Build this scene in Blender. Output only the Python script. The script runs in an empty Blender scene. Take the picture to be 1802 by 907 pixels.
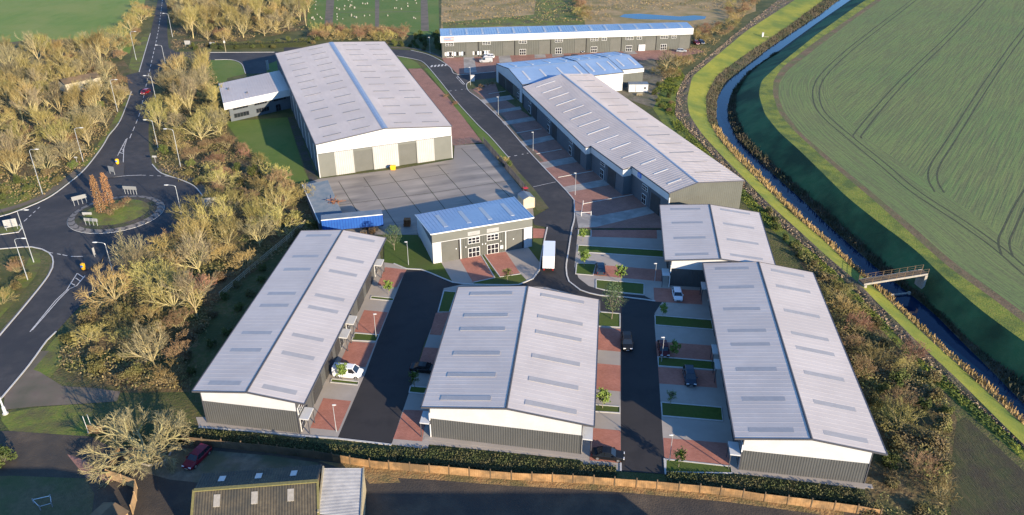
import bpy, bmesh, math, random
from mathutils import Vector, Matrix
from mathutils.geometry import tessellate_polygon
R = math.radians
S = bpy.context.scene
COL = S.collection
rnd = random.Random(7)

# ------------------------------------------------------------------ camera and survey
FOC, CX, CY, CAMH = 1390.0, 901.0, 453.5, 80.0
PITCH = math.atan(753 / 1390)
cp_, sp_ = math.cos(PITCH), math.sin(PITCH)

def G(x, y, z=0.0):
    """surveyed plan point: where the sight line of the aerial survey meets height z"""
    u = (x - CX) / FOC; v = (y - CY) / FOC
    t = (z - CAMH) / (-sp_ - v * cp_)
    return (u * t, (cp_ - v * sp_) * t)

def G3(x, y, z=0.0):
    a = G(x, y, z); return (a[0], a[1], z)

def height(bx, by, ty):
    X, Y = G(bx, by)
    lo, hi = 0.0, 40.0
    for _ in range(40):
        m = (lo + hi) / 2
        d = Y * cp_ - (m - CAMH) * sp_
        py = CY + FOC * -(Y * sp_ + (m - CAMH) * cp_) / d
        if py > ty: lo = m
        else: hi = m
    return lo

SUN_AZ, SUN_EL = 140.0, 16.0

# ------------------------------------------------------------------ materials
def new_mat(name):
    m = bpy.data.materials.new(name); m.use_nodes = True
    nt = m.node_tree; nt.nodes.clear()
    o = nt.nodes.new('ShaderNodeOutputMaterial'); b = nt.nodes.new('ShaderNodeBsdfPrincipled')
    nt.links.new(b.outputs[0], o.inputs[0])
    return m, nt, b

def mat(name, c, c2=None, scale=1.0, rough=.8, metal=0.0, c3=None, scale3=.06, bump=0.0, bscale=None,
        spec=.3, detail=5, stretch=None, rot=0.0, rand=0.0, lo=.35, hi=.65, lo3=.42, hi3=.62, coat=0.0, trans=0.0):
    m, nt, b = new_mat(name)
    N = nt.nodes.new; Lk = nt.links.new
    b.inputs['Roughness'].default_value = rough
    b.inputs['Metallic'].default_value = metal
    b.inputs['Specular IOR Level'].default_value = spec
    b.inputs['Coat Weight'].default_value = coat
    geo = N('ShaderNodeNewGeometry')
    vec = geo.outputs['Position']
    if stretch or rot:
        mp = N('ShaderNodeMapping'); mp.inputs['Rotation'].default_value = (0, 0, rot)
        mp.vector_type = 'TEXTURE'
        st = stretch or (1, 1, 1)
        mp.inputs['Scale'].default_value = st
        Lk(vec, mp.inputs[0]); vec = mp.outputs[0]
    def noise(sc, dt, v):
        n = N('ShaderNodeTexNoise'); n.inputs['Scale'].default_value = sc; n.inputs['Detail'].default_value = dt
        n.inputs['Roughness'].default_value = .6
        Lk(v, n.inputs['Vector']); return n.outputs[0]
    def mixc(f, a, bb):
        x = N('ShaderNodeMix'); x.data_type = 'RGBA'
        if isinstance(f, float): x.inputs[0].default_value = f
        else: Lk(f, x.inputs[0])
        for i, q in ((6, a), (7, bb)):
            if isinstance(q, tuple): x.inputs[i].default_value = (*q, 1)
            else: Lk(q, x.inputs[i])
        return x.outputs[2]
    def ramp(f, lo_, hi_):
        r = N('ShaderNodeMapRange'); r.inputs[1].default_value = lo_; r.inputs[2].default_value = hi_
        Lk(f, r.inputs[0]); return r.outputs[0]
    col = c
    if c2:
        col = mixc(ramp(noise(scale, detail, vec), lo, hi), c, c2)
    if c3:
        col = mixc(ramp(noise(scale3, 4, geo.outputs['Position']), lo3, hi3), col, c3)
    if rand:
        oi = N('ShaderNodeObjectInfo')
        h = N('ShaderNodeHueSaturation')
        r1 = N('ShaderNodeMapRange'); r1.inputs[3].default_value = 1 - rand; r1.inputs[4].default_value = 1 + rand
        Lk(oi.outputs['Random'], r1.inputs[0]); Lk(r1.outputs[0], h.inputs['Value'])
        r2 = N('ShaderNodeMapRange'); r2.inputs[3].default_value = .5 - rand * .06; r2.inputs[4].default_value = .5 + rand * .05
        mu = N('ShaderNodeMath'); mu.operation = 'MULTIPLY'; mu.inputs[1].default_value = 7.31
        fr = N('ShaderNodeMath'); fr.operation = 'FRACT'
        Lk(oi.outputs['Random'], mu.inputs[0]); Lk(mu.outputs[0], fr.inputs[0]); Lk(fr.outputs[0], r2.inputs[0])
        Lk(r2.outputs[0], h.inputs['Hue'])
        if isinstance(col, tuple): h.inputs['Color'].default_value = (*col, 1)
        else: Lk(col, h.inputs['Color'])
        col = h.outputs[0]
    if isinstance(col, tuple): b.inputs['Base Color'].default_value = (*col, 1)
    else: Lk(col, b.inputs['Base Color'])
    if bump:
        bp = N('ShaderNodeBump'); bp.inputs['Strength'].default_value = 1.0; bp.inputs['Distance'].default_value = bump
        Lk(noise(bscale or scale * 2, 4, vec), bp.inputs['Height']); Lk(bp.outputs[0], b.inputs['Normal'])
    if trans:
        b.inputs['Transmission Weight'].default_value = trans
    return m

MT = {}
def setup_materials():
    D = MT
    D['rough_grass'] = mat('rough_grass', (.075, .09, .022), (.13, .105, .045), 1.3, .95, c3=(.05, .065, .02), scale3=.12, bump=.25, bscale=2.2)
    D['wood_floor'] = mat('wood_floor', (.10, .065, .03), (.16, .12, .055), 1.1, .95, c3=(.05, .065, .018), scale3=.13, bump=.35, bscale=2.0)
    D['lawn'] = mat('lawn', (.05, .085, .010), (.07, .105, .014), 1.6, .9, c3=(.07, .09, .02), scale3=.09, bump=.05, bscale=6)
    D['lawn_old'] = mat('lawn_old', (.07, .125, .018), (.09, .145, .022), .6, .9, c3=(.115, .15, .03), scale3=.05, bump=.06, bscale=4)
    D['meadow'] = mat('meadow', (.11, .18, .025), (.15, .205, .035), .25, .9, c3=(.18, .21, .045), scale3=.03, bump=.2, bscale=.5, stretch=(1, 4, 1))
    D['verge'] = mat('verge', (.10, .145, .02), (.16, .165, .032), 1.2, .9, c3=(.10, .09, .035), scale3=.2, bump=.12, bscale=3)
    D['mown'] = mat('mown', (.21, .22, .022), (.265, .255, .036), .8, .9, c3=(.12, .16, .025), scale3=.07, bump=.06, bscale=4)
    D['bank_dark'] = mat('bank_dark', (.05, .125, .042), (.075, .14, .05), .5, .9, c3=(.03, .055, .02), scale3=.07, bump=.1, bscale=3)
    D['margin'] = mat('margin', (.12, .16, .018), (.19, .19, .03), 1.4, .9, c3=(.07, .10, .02), scale3=.2, bump=.12, bscale=3)
    D['dug'] = mat('dug', (.085, .06, .042), (.20, .145, .10), 1.8, .95, c3=(.10, .095, .04), scale3=.22, bump=.3, bscale=2.4, lo=.36, hi=.66)
    D['track'] = mat('track', (.11, .075, .042), (.16, .115, .065), .9, .95, c3=(.10, .10, .04), scale3=.15, bump=.1)
    D['crop'] = crop_mat(); D['crop_edge'] = crop_mat('crop_edge', True)
    D['rut'] = mat('rut', (.045, .055, .028), (.075, .075, .04), .5, .95)
    D['plough'] = mat('plough', (.05, .06, .022), (.09, .08, .035), .8, .95, c3=(.06, .05, .03), scale3=.2, bump=.25, bscale=2.5, stretch=(.3, 3, 1), rot=R(8))
    D['asphalt_old'] = mat('asphalt_old', (.052, .046, .044), (.068, .060, .056), .5, .85, c3=(.043, .040, .041), scale3=.12, bump=.02, bscale=20, stretch=(.6, 3, 1), rot=R(18))
    D['asphalt_road'] = mat('asphalt_road', (.040, .039, .041), (.062, .057, .055), .5, .85, c3=(.034, .034, .037), scale3=.09, bump=.02, bscale=20)
    D['asphalt_new'] = mat('asphalt_new', (.028, .026, .026), (.042, .038, .037), .3, .8, c3=(.034, .031, .03), scale3=.15, bump=.02, bscale=20)
    D['footway'] = mat('footway', (.13, .10, .075), (.17, .135, .10), .8, .9, c3=(.10, .09, .06), scale3=.2)
    D['concrete'] = mat('concrete', (.33, .29, .245), (.365, .32, .275), .5, .85, c3=(.305, .27, .235), scale3=.12)
    D['concrete_drive'] = mat('concrete_drive', (.28, .265, .24), (.35, .325, .295), .7, .9, c3=(.22, .205, .19), scale3=.25)
    D['yard'] = yard_mat()
    D['brick'] = brick_mat('brick', (.34, .13, .088), (.40, .165, .115))
    D['brick_old'] = brick_mat('brick_old', (.25, .12, .088), (.305, .155, .115))
    D['kerb'] = mat('kerb', (.42, .41, .38), (.5, .48, .45), 1.5, .9)
    D['paint'] = mat('paint', (.62, .60, .56), (.42, .40, .38), 3, .8)
    D['earth'] = mat('earth', (.27, .15, .06), (.38, .24, .10), 1.2, .95, c3=(.15, .12, .05), scale3=.3, bump=.3, bscale=3)
    D['farm'] = mat('farm', (.062, .048, .036), (.105, .08, .055), .35, .9, c3=(.05, .043, .036), scale3=.12, bump=.08, bscale=4)
    D['gravel'] = mat('gravel', (.13, .11, .08), (.20, .17, .12), .9, .95, c3=(.10, .10, .055), scale3=.2, bump=.12, bscale=6)
    D['gravel_dark'] = mat('gravel_dark', (.05, .045, .038), (.085, .07, .055), 1.3, .95, c3=(.05, .06, .025), scale3=.3, bump=.3, bscale=3)
    D['dry_lawn'] = mat('dry_lawn', (.10, .085, .045), (.14, .115, .06), 1.2, .95, c3=(.07, .09, .03), scale3=.12, bump=.1, bscale=5)
    m, nt, b = new_mat('water')
    b.inputs['Base Color'].default_value = (.003, .016, .042, 1); b.inputs['Roughness'].default_value = .04
    b.inputs['IOR'].default_value = 1.33; b.inputs['Specular IOR Level'].default_value = .24
    n = nt.nodes.new('ShaderNodeTexNoise'); n.inputs['Scale'].default_value = .8; n.inputs['Detail'].default_value = 3
    g = nt.nodes.new('ShaderNodeNewGeometry'); nt.links.new(g.outputs['Position'], n.inputs[0])
    bp = nt.nodes.new('ShaderNodeBump'); bp.inputs['Distance'].default_value = .015
    nt.links.new(n.outputs[0], bp.inputs['Height']); nt.links.new(bp.outputs[0], b.inputs['Normal'])
    D['water'] = m
    D['roof_new'] = mat('roof_new', (.50, .44, .395), (.535, .475, .43), .45, .65, c3=(.465, .41, .37), scale3=.12, spec=.3, stretch=(3.2, .5, 1), rot=R(-9))
    D['roof_old'] = mat('roof_old', (.48, .405, .35), (.54, .46, .40), .5, .6, c3=(.445, .38, .335), scale3=.06, spec=.4, stretch=(.5, 2.5, 1), rot=R(20))
    D['roof_shade_blue'] = mat('roof_shade_blue', (.22, .31, .44), (.25, .345, .48), .6, .45, c3=(.20, .29, .42), scale3=.1, spec=.5)  # grey sheet roofs; sky-lit shade painted in as a blue base
    D['roof_dark'] = mat('roof_dark', (.07, .07, .078), rough=.6)
    D['ridge_blue'] = mat('ridge_blue', (.20, .25, .33), (.25, .30, .38), 1, .5)
    D['light_panel'] = mat('light_panel', (.31, .292, .28), (.34, .322, .31), 1.2, .45, spec=.4)
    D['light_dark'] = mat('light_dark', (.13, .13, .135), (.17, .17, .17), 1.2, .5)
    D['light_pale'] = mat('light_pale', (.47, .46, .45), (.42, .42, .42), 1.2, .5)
    D['clad'] = mat('clad', (.074, .076, .075), (.082, .084, .083), .5, .6)
    D['clad_old'] = mat('clad_old', (.085, .088, .078), (.097, .10, .088), .3, .6)
    D['clad_light'] = mat('clad_light', (.125, .128, .112), (.14, .142, .124), .3, .6)
    D['clad_shade_blue'] = mat('clad_shade_blue', (.085, .10, .115), (.10, .115, .13), .3, .55)  # bluish dark of shaded walls painted into the cladding colour
    D['white'] = mat('white', (.49, .49, .485), (.53, .53, .525), .5, .55)
    D['white_door'] = mat('white_door', (.34, .33, .315), (.38, .37, .35), .5, .6)
    D['frame'] = mat('frame', (.7, .7, .68), rough=.5)
    D['shutter'] = mat('shutter', (.045, .045, .047), (.055, .055, .055), 1, .5)
    D['shutter_grey'] = mat('shutter_grey', (.105, .106, .094), (.12, .12, .107), .4, .6)
    D['glass'] = mat('glass', (.012, .016, .022), rough=.06, spec=.8)
    D['black'] = mat('black', (.012, .012, .013), rough=.5)
    D['steel'] = mat('steel', (.42, .44, .46), (.5, .52, .53), 2, .45, metal=.4)
    D['lamp_white'] = mat('lamp_white', (.5, .5, .49), rough=.35)
    D['timber'] = mat('timber', (.36, .235, .12), (.46, .31, .165), 2.5, .9, c3=(.26, .18, .10), scale3=.5, stretch=(1, 1, .3))
    D['timber_pale'] = mat('timber_pale', (.31, .26, .165), (.40, .34, .22), 2.5, .9)
    D['timber_orange'] = mat('timber_orange', (.29, .165, .07), (.42, .25, .115), 1.1, .9, c3=(.16, .105, .055), scale3=.4)
    D['timber_dark'] = mat('timber_dark', (.13, .085, .05), (.19, .13, .075), 1.4, .9, c3=(.09, .07, .045), scale3=.35)
    D['sheet_moss'] = mat('sheet_moss', (.066, .056, .042), (.105, .088, .06), 1.5, .9, c3=(.052, .05, .042), scale3=.3)
    D['moss'] = mat('moss', (.15, .135, .05), (.20, .175, .07), 3, .95)
    D['twig'] = mat('twig', (.22, .178, .058), (.305, .248, .09), 1.2, .9, rand=.42)
    D['twig_grey'] = mat('twig_grey', (.17, .145, .08), (.25, .21, .12), 1.2, .9, rand=.3)
    D['twig_lichen'] = mat('twig_lichen', (.21, .185, .09), (.30, .265, .135), 1.2, .9, rand=.15)
    D['twig_red'] = mat('twig_red', (.19, .115, .065), (.26, .16, .09), 1.2, .9, rand=.35)
    D['bark'] = mat('bark', (.34, .28, .13), (.44, .37, .19), 2.5, .9, rand=.15)
    D['bark_dark'] = mat('bark_dark', (.18, .155, .12), (.26, .22, .16), 2.5, .9)
    D['bramble'] = mat('bramble', (.10, .105, .032), (.165, .145, .05), .5, .85, c3=(.14, .10, .05), scale3=.15, rand=.3)
    D['bramble_green'] = mat('bramble_green', (.055, .085, .02), (.11, .12, .032), .6, .85, rand=.3)
    D['russet'] = mat('russet', (.22, .12, .055), (.30, .165, .075), 1.5, .85, rand=.2)
    D['young'] = mat('young', (.09, .155, .022), (.17, .22, .045), 3, .7, rand=.12)
    D['young_dark'] = mat('young_dark', (.05, .085, .035), (.08, .12, .05), 2, .8, rand=.1)
    D['hedge'] = mat('hedge', (.05, .068, .022), (.075, .088, .03), 1.5, .85, c3=(.10, .09, .04), scale3=.5)
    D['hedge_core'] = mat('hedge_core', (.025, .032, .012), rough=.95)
    D['reed'] = mat('reed', (.30, .205, .085), (.40, .28, .125), 1.2, .9, c3=(.20, .15, .06), scale3=.2)
    D['reed_dark'] = mat('reed_dark', (.07, .06, .04), (.12, .098, .06), 1.0, .9, c3=(.045, .055, .028), scale3=.2)
    D['sheet_grey'] = mat('sheet_grey', (.27, .27, .275), (.36, .355, .35), .8, .6)
    D['cream'] = mat('cream', (.48, .42, .30), (.42, .36, .25), .8, .85)
    D['stalk'] = mat('stalk', (.22, .16, .10), (.36, .28, .20), 2.0, .95)
    D['scrub'] = mat('scrub', (.28, .19, .085), (.36, .26, .13), .8, .9, c3=(.2, .16, .06), scale3=.1)
    D['stone'] = mat('stone', (.26, .24, .20), (.34, .31, .27), 2, .9)
    D['apron'] = mat('apron', (.15, .135, .12), (.21, .19, .17), 3, .9)
    D['apron_dark'] = mat('apron_dark', (.07, .065, .062), rough=.9)
    D['yellow'] = mat('yellow', (.80, .42, .02), rough=.5)
    D['tyre'] = mat('tyre', (.015, .015, .016), rough=.8)
    D['rim'] = mat('rim', (.5, .5, .5), rough=.3, metal=.8)
    D['lamp_glass'] = mat('lamp_glass', (.75, .76, .78), rough=.15, spec=.6)
    D['tail'] = mat('tail', (.35, .015, .015), rough=.25)
    D['curtain'] = mat('curtain', (.015, .075, .30), (.02, .095, .35), .8, .5)
    D['curtain_dark'] = mat('curtain_dark', (.01, .03, .22), rough=.5)
    D['sheet_shade_blue'] = mat('sheet_shade_blue', (.10, .135, .17), (.16, .18, .20), .5, .5)  # shade on the storage shed roof painted in as dark blue
    D['red_paint'] = mat('red_paint', (.45, .02, .015), rough=.4)
    D['rust'] = mat('rust', (.20, .075, .03), (.30, .13, .05), 2, .85)
    D['sign_blue'] = mat('sign_blue', (.03, .16, .55), rough=.5)
    D['sign_pale'] = mat('sign_pale', (.55, .66, .78), rough=.5)
    D['sign_red'] = mat('sign_red', (.45, .05, .08), rough=.5)
    D['sign_board'] = mat('sign_board', (.29, .29, .28), (.34, .34, .33), 2, .5)
    D['sign_back'] = mat('sign_back', (.22, .225, .225), rough=.5)
    D['bin_green'] = mat('bin_green', (.03, .13, .04), rough=.5)
    D['berry'] = mat('berry', (.30, .05, .035), (.22, .10, .04), 1.5, .85)
    for k, c in dict(car_white=(.72, .73, .75), car_black=(.010, .011, .013), car_red=(.20, .008, .012), car_navy=(.012, .022, .045),
                     car_maroon=(.14, .008, .02), car_silver=(.33, .345, .36), car_dark_red=(.085, .008, .01), car_slate=(.03, .045, .065)).items():
        D[k] = mat(k, c, rough=.3, spec=.22, coat=.06)

def crop_mat(name='crop', uv=False):
    m, nt, b = new_mat(name)
    N = nt.nodes.new; L = nt.links.new
    geo = N('ShaderNodeNewGeometry')
    b.inputs['Roughness'].default_value = .95; b.inputs['Specular IOR Level'].default_value = .1
    def mapped(rot, st):
        mp = N('ShaderNodeMapping'); mp.vector_type = 'TEXTURE'
        mp.inputs['Rotation'].default_value = (0, 0, rot); mp.inputs['Scale'].default_value = st
        L(geo.outputs['Position'], mp.inputs[0]); return mp.outputs[0]
    def noise(v, s, d=4):
        n = N('ShaderNodeTexNoise'); n.inputs['Scale'].default_value = s; n.inputs['Detail'].default_value = d; L(v, n.inputs[0]); return n.outputs[0]
    def rng(f, a, c):
        r = N('ShaderNodeMapRange'); r.inputs[1].default_value = a; r.inputs[2].default_value = c; L(f, r.inputs[0]); return r.outputs[0]
    def mix(f, a, c):
        x = N('ShaderNodeMix'); x.data_type = 'RGBA'; L(f, x.inputs[0])
        for i, q in ((6, a), (7, c)):
            if isinstance(q, tuple): x.inputs[i].default_value = (*q, 1)
            else: L(q, x.inputs[i])
        return x.outputs[2]
    rows = noise(mapped(R(-35.7), (.55, 16, 1)), 1.0, 3)
    if uv:
        u = N('ShaderNodeUVMap'); mp = N('ShaderNodeMapping'); mp.vector_type = 'TEXTURE'; mp.inputs['Scale'].default_value = (.55, 16, 1)
        L(u.outputs[0], mp.inputs[0]); rows = noise(mp.outputs[0], 1.0, 3)
    patch = noise(geo.outputs['Position'], .03, 5)
    fine = noise(geo.outputs['Position'], 1.6, 5)
    soil = mix(rng(fine, .3, .7), (.105, .115, .06), (.145, .135, .075))
    green = mix(rng(patch, .35, .65), (.14, .20, .07), (.17, .21, .075))
    f = N('ShaderNodeMath'); f.operation = 'MULTIPLY_ADD'
    L(rng(rows, .40, .58), f.inputs[0]); f.inputs[1].default_value = .55; f.inputs[2].default_value = .33
    g = N('ShaderNodeMath'); g.operation = 'MULTIPLY'; L(f.outputs[0], g.inputs[0]); L(rng(fine, .15, .5), g.inputs[1])
    L(mix(g.outputs[0], soil, green), b.inputs['Base Color'])
    bp = N('ShaderNodeBump'); bp.inputs['Distance'].default_value = .09; L(rows, bp.inputs['Height']); L(bp.outputs[0], b.inputs['Normal'])
    return m

def yard_mat():
    m, nt, b = new_mat('yard_concrete')
    N = nt.nodes.new; L = nt.links.new
    geo = N('ShaderNodeNewGeometry')
    mp = N('ShaderNodeMapping'); mp.vector_type = 'TEXTURE'; mp.inputs['Rotation'].default_value = (0, 0, R(21)); mp.inputs['Scale'].default_value = (7, 1.6, 1)
    L(geo.outputs['Position'], mp.inputs[0])
    n = N('ShaderNodeTexNoise'); n.inputs['Scale'].default_value = .55; n.inputs['Detail'].default_value = 6; L(mp.outputs[0], n.inputs[0])
    n2 = N('ShaderNodeTexNoise'); n2.inputs['Scale'].default_value = .09; n2.inputs['Detail'].default_value = 4; L(geo.outputs['Position'], n2.inputs[0])
    r = N('ShaderNodeMapRange'); r.inputs[1].default_value = .34; r.inputs[2].default_value = .66; L(n.outputs[0], r.inputs[0])
    x = N('ShaderNodeMix'); x.data_type = 'RGBA'; L(r.outputs[0], x.inputs[0]); x.inputs[6].default_value = (.16, .14, .12, 1); x.inputs[7].default_value = (.33, .285, .235, 1)
    r2 = N('ShaderNodeMapRange'); r2.inputs[1].default_value = .4; r2.inputs[2].default_value = .65; L(n2.outputs[0], r2.inputs[0])
    y = N('ShaderNodeMix'); y.data_type = 'RGBA'; L(r2.outputs[0], y.inputs[0]); L(x.outputs[2], y.inputs[6]); y.inputs[7].default_value = (.235, .205, .175, 1)
    L(y.outputs[2], b.inputs['Base Color']); b.inputs['Roughness'].default_value = .7
    return m

def brick_mat(name, c1, c2):
    m, nt, b = new_mat(name)
    N = nt.nodes.new; L = nt.links.new
    geo = N('ShaderNodeNewGeometry')
    bt = N('ShaderNodeTexBrick'); bt.inputs['Scale'].default_value = 1.0
    bt.inputs['Color1'].default_value = (*c1, 1); bt.inputs['Color2'].default_value = (*c2, 1)
    bt.inputs['Mortar'].default_value = (c1[0] * .7, c1[1] * .8, c1[2] * .8, 1)
    bt.inputs['Mortar Size'].default_value = .012; bt.inputs['Brick Width'].default_value = .4; bt.inputs['Row Height'].default_value = .2
    mp = N('ShaderNodeMapping'); mp.inputs['Rotation'].default_value = (0, 0, R(9)); L(geo.outputs['Position'], mp.inputs[0]); L(mp.outputs[0], bt.inputs[0])
    n = N('ShaderNodeTexNoise'); n.inputs['Scale'].default_value = .35; n.inputs['Detail'].default_value = 6; L(geo.outputs['Position'], n.inputs[0])
    r = N('ShaderNodeMapRange'); r.inputs[1].default_value = .3; r.inputs[2].default_value = .7; r.inputs[3].default_value = .84; r.inputs[4].default_value = 1.12; L(n.outputs[0], r.inputs[0])
    x = N('ShaderNodeMix'); x.data_type = 'RGBA'; x.blend_type = 'MULTIPLY'; x.inputs[0].default_value = 1
    L(bt.outputs[0], x.inputs[6]); L(r.outputs[0], x.inputs[7]); L(x.outputs[2], b.inputs['Base Color'])
    b.inputs['Roughness'].default_value = .9
    return m

# ------------------------------------------------------------------ mesh helpers
class MB:
    def __init__(s, f=None): s.v = []; s.q = []; s.f = f
    def add(s, pts):
        i = len(s.v)
        s.v.extend([s.f(*p) if s.f else tuple(p) for p in pts]); return i
    def poly(s, pts):
        i = s.add(pts); s.q.append(tuple(range(i, i + len(pts)))); return s
    def hexa(s, p):           # 8 points: bottom ring, top ring
        i = s.add(p)
        for a in ((3, 2, 1, 0), (4, 5, 6, 7), (0, 1, 5, 4), (1, 2, 6, 5), (2, 3, 7, 6), (3, 0, 4, 7)):
            s.q.append(tuple(i + k for k in a))
        return s
    def box(s, x0, y0, z0, x1, y1, z1):
        return s.hexa([(x0, y0, z0), (x1, y0, z0), (x1, y1, z0), (x0, y1, z0), (x0, y0, z1), (x1, y0, z1), (x1, y1, z1), (x0, y1, z1)])
    def tube(s, pts, rad, n=6, cap=True):
        pts = [Vector(p) for p in pts]
        if not isinstance(rad, (list, tuple)): rad = [rad] * len(pts)
        rings = []
        for k, p in enumerate(pts):
            d = (pts[min(k + 1, len(pts) - 1)] - pts[max(k - 1, 0)]).normalized()
            a = d.orthogonal().normalized(); b = d.cross(a)
            if k and abs(a.dot(pa)) < .999:
                a = (pa - d * pa.dot(d)).normalized(); b = d.cross(a)
            pa = a
            rings.append(s.add([tuple(p + (a * math.cos(6.2832 * j / n) + b * math.sin(6.2832 * j / n)) * rad[k]) for j in range(n)]))
        for k in range(len(rings) - 1):
            for j in range(n):
                s.q.append((rings[k] + j, rings[k] + (j + 1) % n, rings[k + 1] + (j + 1) % n, rings[k + 1] + j))
        if cap:
            s.q.append(tuple(rings[0] + j for j in range(n))[::-1]); s.q.append(tuple(rings[-1] + j for j in range(n)))
        return s
    def bar(s, a, b, w, h):   # upright bar between two base points
        a = Vector(a); b = Vector(b); d = b - a; n = Vector((-d.y, d.x, 0)).normalized() * w / 2; u = Vector((0, 0, h))
        return s.hexa([a - n, b - n, b + n, a + n, a - n + u, b - n + u, b + n + u, a + n + u])
    def loft(s, rings, cap=True):
        idx = [s.add(r) for r in rings]; n = len(rings[0])
        for k in range(len(idx) - 1):
            for j in range(n):
                s.q.append((idx[k] + j, idx[k] + (j + 1) % n, idx[k + 1] + (j + 1) % n, idx[k + 1] + j))
        if cap:
            s.q.append(tuple(idx[0] + j for j in range(n))[::-1]); s.q.append(tuple(idx[-1] + j for j in range(n)))
        return s
    def mesh(s, name, off=(0, 0, 0), smooth=False):
        me = bpy.data.meshes.new(name)
        me.from_pydata([(a - off[0], b - off[1], c - off[2]) for a, b, c in s.v], [], s.q)
        if smooth:
            for p in me.polygons: p.use_smooth = True
        me.update(); return me
    def build(s, name, m, parent=None, smooth=False, fixn=False):
        off = (0, 0, 0)
        if parent is not None:
            off = parent.location.copy()
            if parent.parent is not None: off = off + parent.parent.location
        me = s.mesh(name, off, smooth)
        if fixn:
            bm = bmesh.new(); bm.from_mesh(me); bmesh.ops.recalc_face_normals(bm, faces=bm.faces); bm.to_mesh(me); bm.free()
        me.materials.append(MT[m])
        o = bpy.data.objects.new(name, me); COL.objects.link(o)
        if parent is not None: o.parent = parent
        return o

def tag(o, label=None, cat=None, group=None, kind=None):
    if label: o['label'] = label
    if cat: o['category'] = cat
    if group: o['group'] = group
    if kind: o['kind'] = kind
    return o

def thing(name, label, cat, loc=(0, 0, 0), group=None):
    o = bpy.data.objects.new(name, None); COL.objects.link(o)
    o.empty_display_size = .5; o.location = loc
    return tag(o, label, cat, group)

def dup(root, loc, rz=0.0, label=None, group=None, scale=1.0):
    r = root.copy(); COL.objects.link(r); r.location = loc; r.rotation_euler = (0, 0, rz)
    r.scale = (scale, scale, scale) if not isinstance(scale, tuple) else scale
    if label: r['label'] = label
    if group: r['group'] = group
    for ch in KIDS.get(root.name, list(root.children)):
        c = ch.copy(); COL.objects.link(c); c.parent = r
        for gk in list(ch.children):
            d = gk.copy(); COL.objects.link(d); d.parent = c
    return r
KIDS = {}

# ---- ground sheets
ZC = [0]
def sheet(name, px, m, z, world=False):
    pts = [(p[0], p[1]) if world else G(*p) for p in px]
    ZC[0] += 1; zz = z + ZC[0] * .0002
    me = bpy.data.meshes.new(name)
    vv = [Vector((a, b, 0)) for a, b in pts]
    tris = tessellate_polygon([vv])
    fs = []
    for t in tris:
        a, b, c = (vv[i] for i in t)
        fs.append(tuple(t) if (b - a).cross(c - a).z > 0 else tuple(t)[::-1])
    me.from_pydata([(a, b, zz) for a, b in pts], [], fs); me.materials.append(MT[m])
    o = bpy.data.objects.new(name, me); COL.objects.link(o); o['kind'] = 'structure'
    return o

def smooth_line(pts, step=2.0, closed=False):
    P = [Vector((p[0], p[1])) for p in pts]; out = []
    for i in range(len(P) - 1):
        p0 = P[i - 1] if i else P[0] * 2 - P[1]; p1, p2 = P[i], P[i + 1]; p3 = P[i + 2] if i + 2 < len(P) else P[-1] * 2 - P[-2]
        n = max(1, int((p2 - p1).length / step))
        for k in range(n):
            t = k / n
            out.append(.5 * ((2 * p1) + (p2 - p0) * t + (2 * p0 - 5 * p1 + 4 * p2 - p3) * t * t + (3 * p1 - p0 - 3 * p2 + p3) * t ** 3))
    out.append(P[-1]); return out

def offs(line, d):
    out = []
    for i, p in enumerate(line):
        t = line[min(i + 1, len(line) - 1)] - line[max(i - 1, 0)]
        t.normalize(); out.append(p + Vector((t.y, -t.x)) * d)
    return out

def ribbon(name, px, w, m, z0, h=0.0, world=False, smooth=True, kind='structure'):
    L_ = [Vector(p[:2]) for p in px] if world else [Vector(G(*p)) for p in px]
    if smooth and len(L_) > 2: L_ = smooth_line(L_)
    a, b = offs(L_, w / 2), offs(L_, -w / 2)
    ZC[0] += 1; z = z0 + ZC[0] * .0002
    mb = MB()
    for i in range(len(L_) - 1):
        if h:
            mb.hexa([(*a[i], z), (*a[i + 1], z), (*b[i + 1], z), (*b[i], z), (*a[i], z + h), (*a[i + 1], z + h), (*b[i + 1], z + h), (*b[i], z + h)])
        else:
            mb.poly([(*b[i], z), (*a[i], z), (*a[i + 1], z), (*b[i + 1], z)])
    o = mb.build(name, m, fixn=bool(h))
    if kind: o['kind'] = kind
    return o

def dashes(px, w, m, z, on, off):
    L_ = smooth_line([Vector(G(*p)) for p in px], .5)
    mb = MB(); d = 0
    a, b = offs(L_, w / 2), offs(L_, -w / 2)
    for i in range(len(L_) - 1):
        if (d % (on + off)) < on: mb.poly([(*b[i], z), (*a[i], z), (*a[i + 1], z), (*b[i + 1], z)])
        d += (L_[i + 1] - L_[i]).length
    o = mb.build('road_marking', m); o['kind'] = 'structure'; return o

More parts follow.
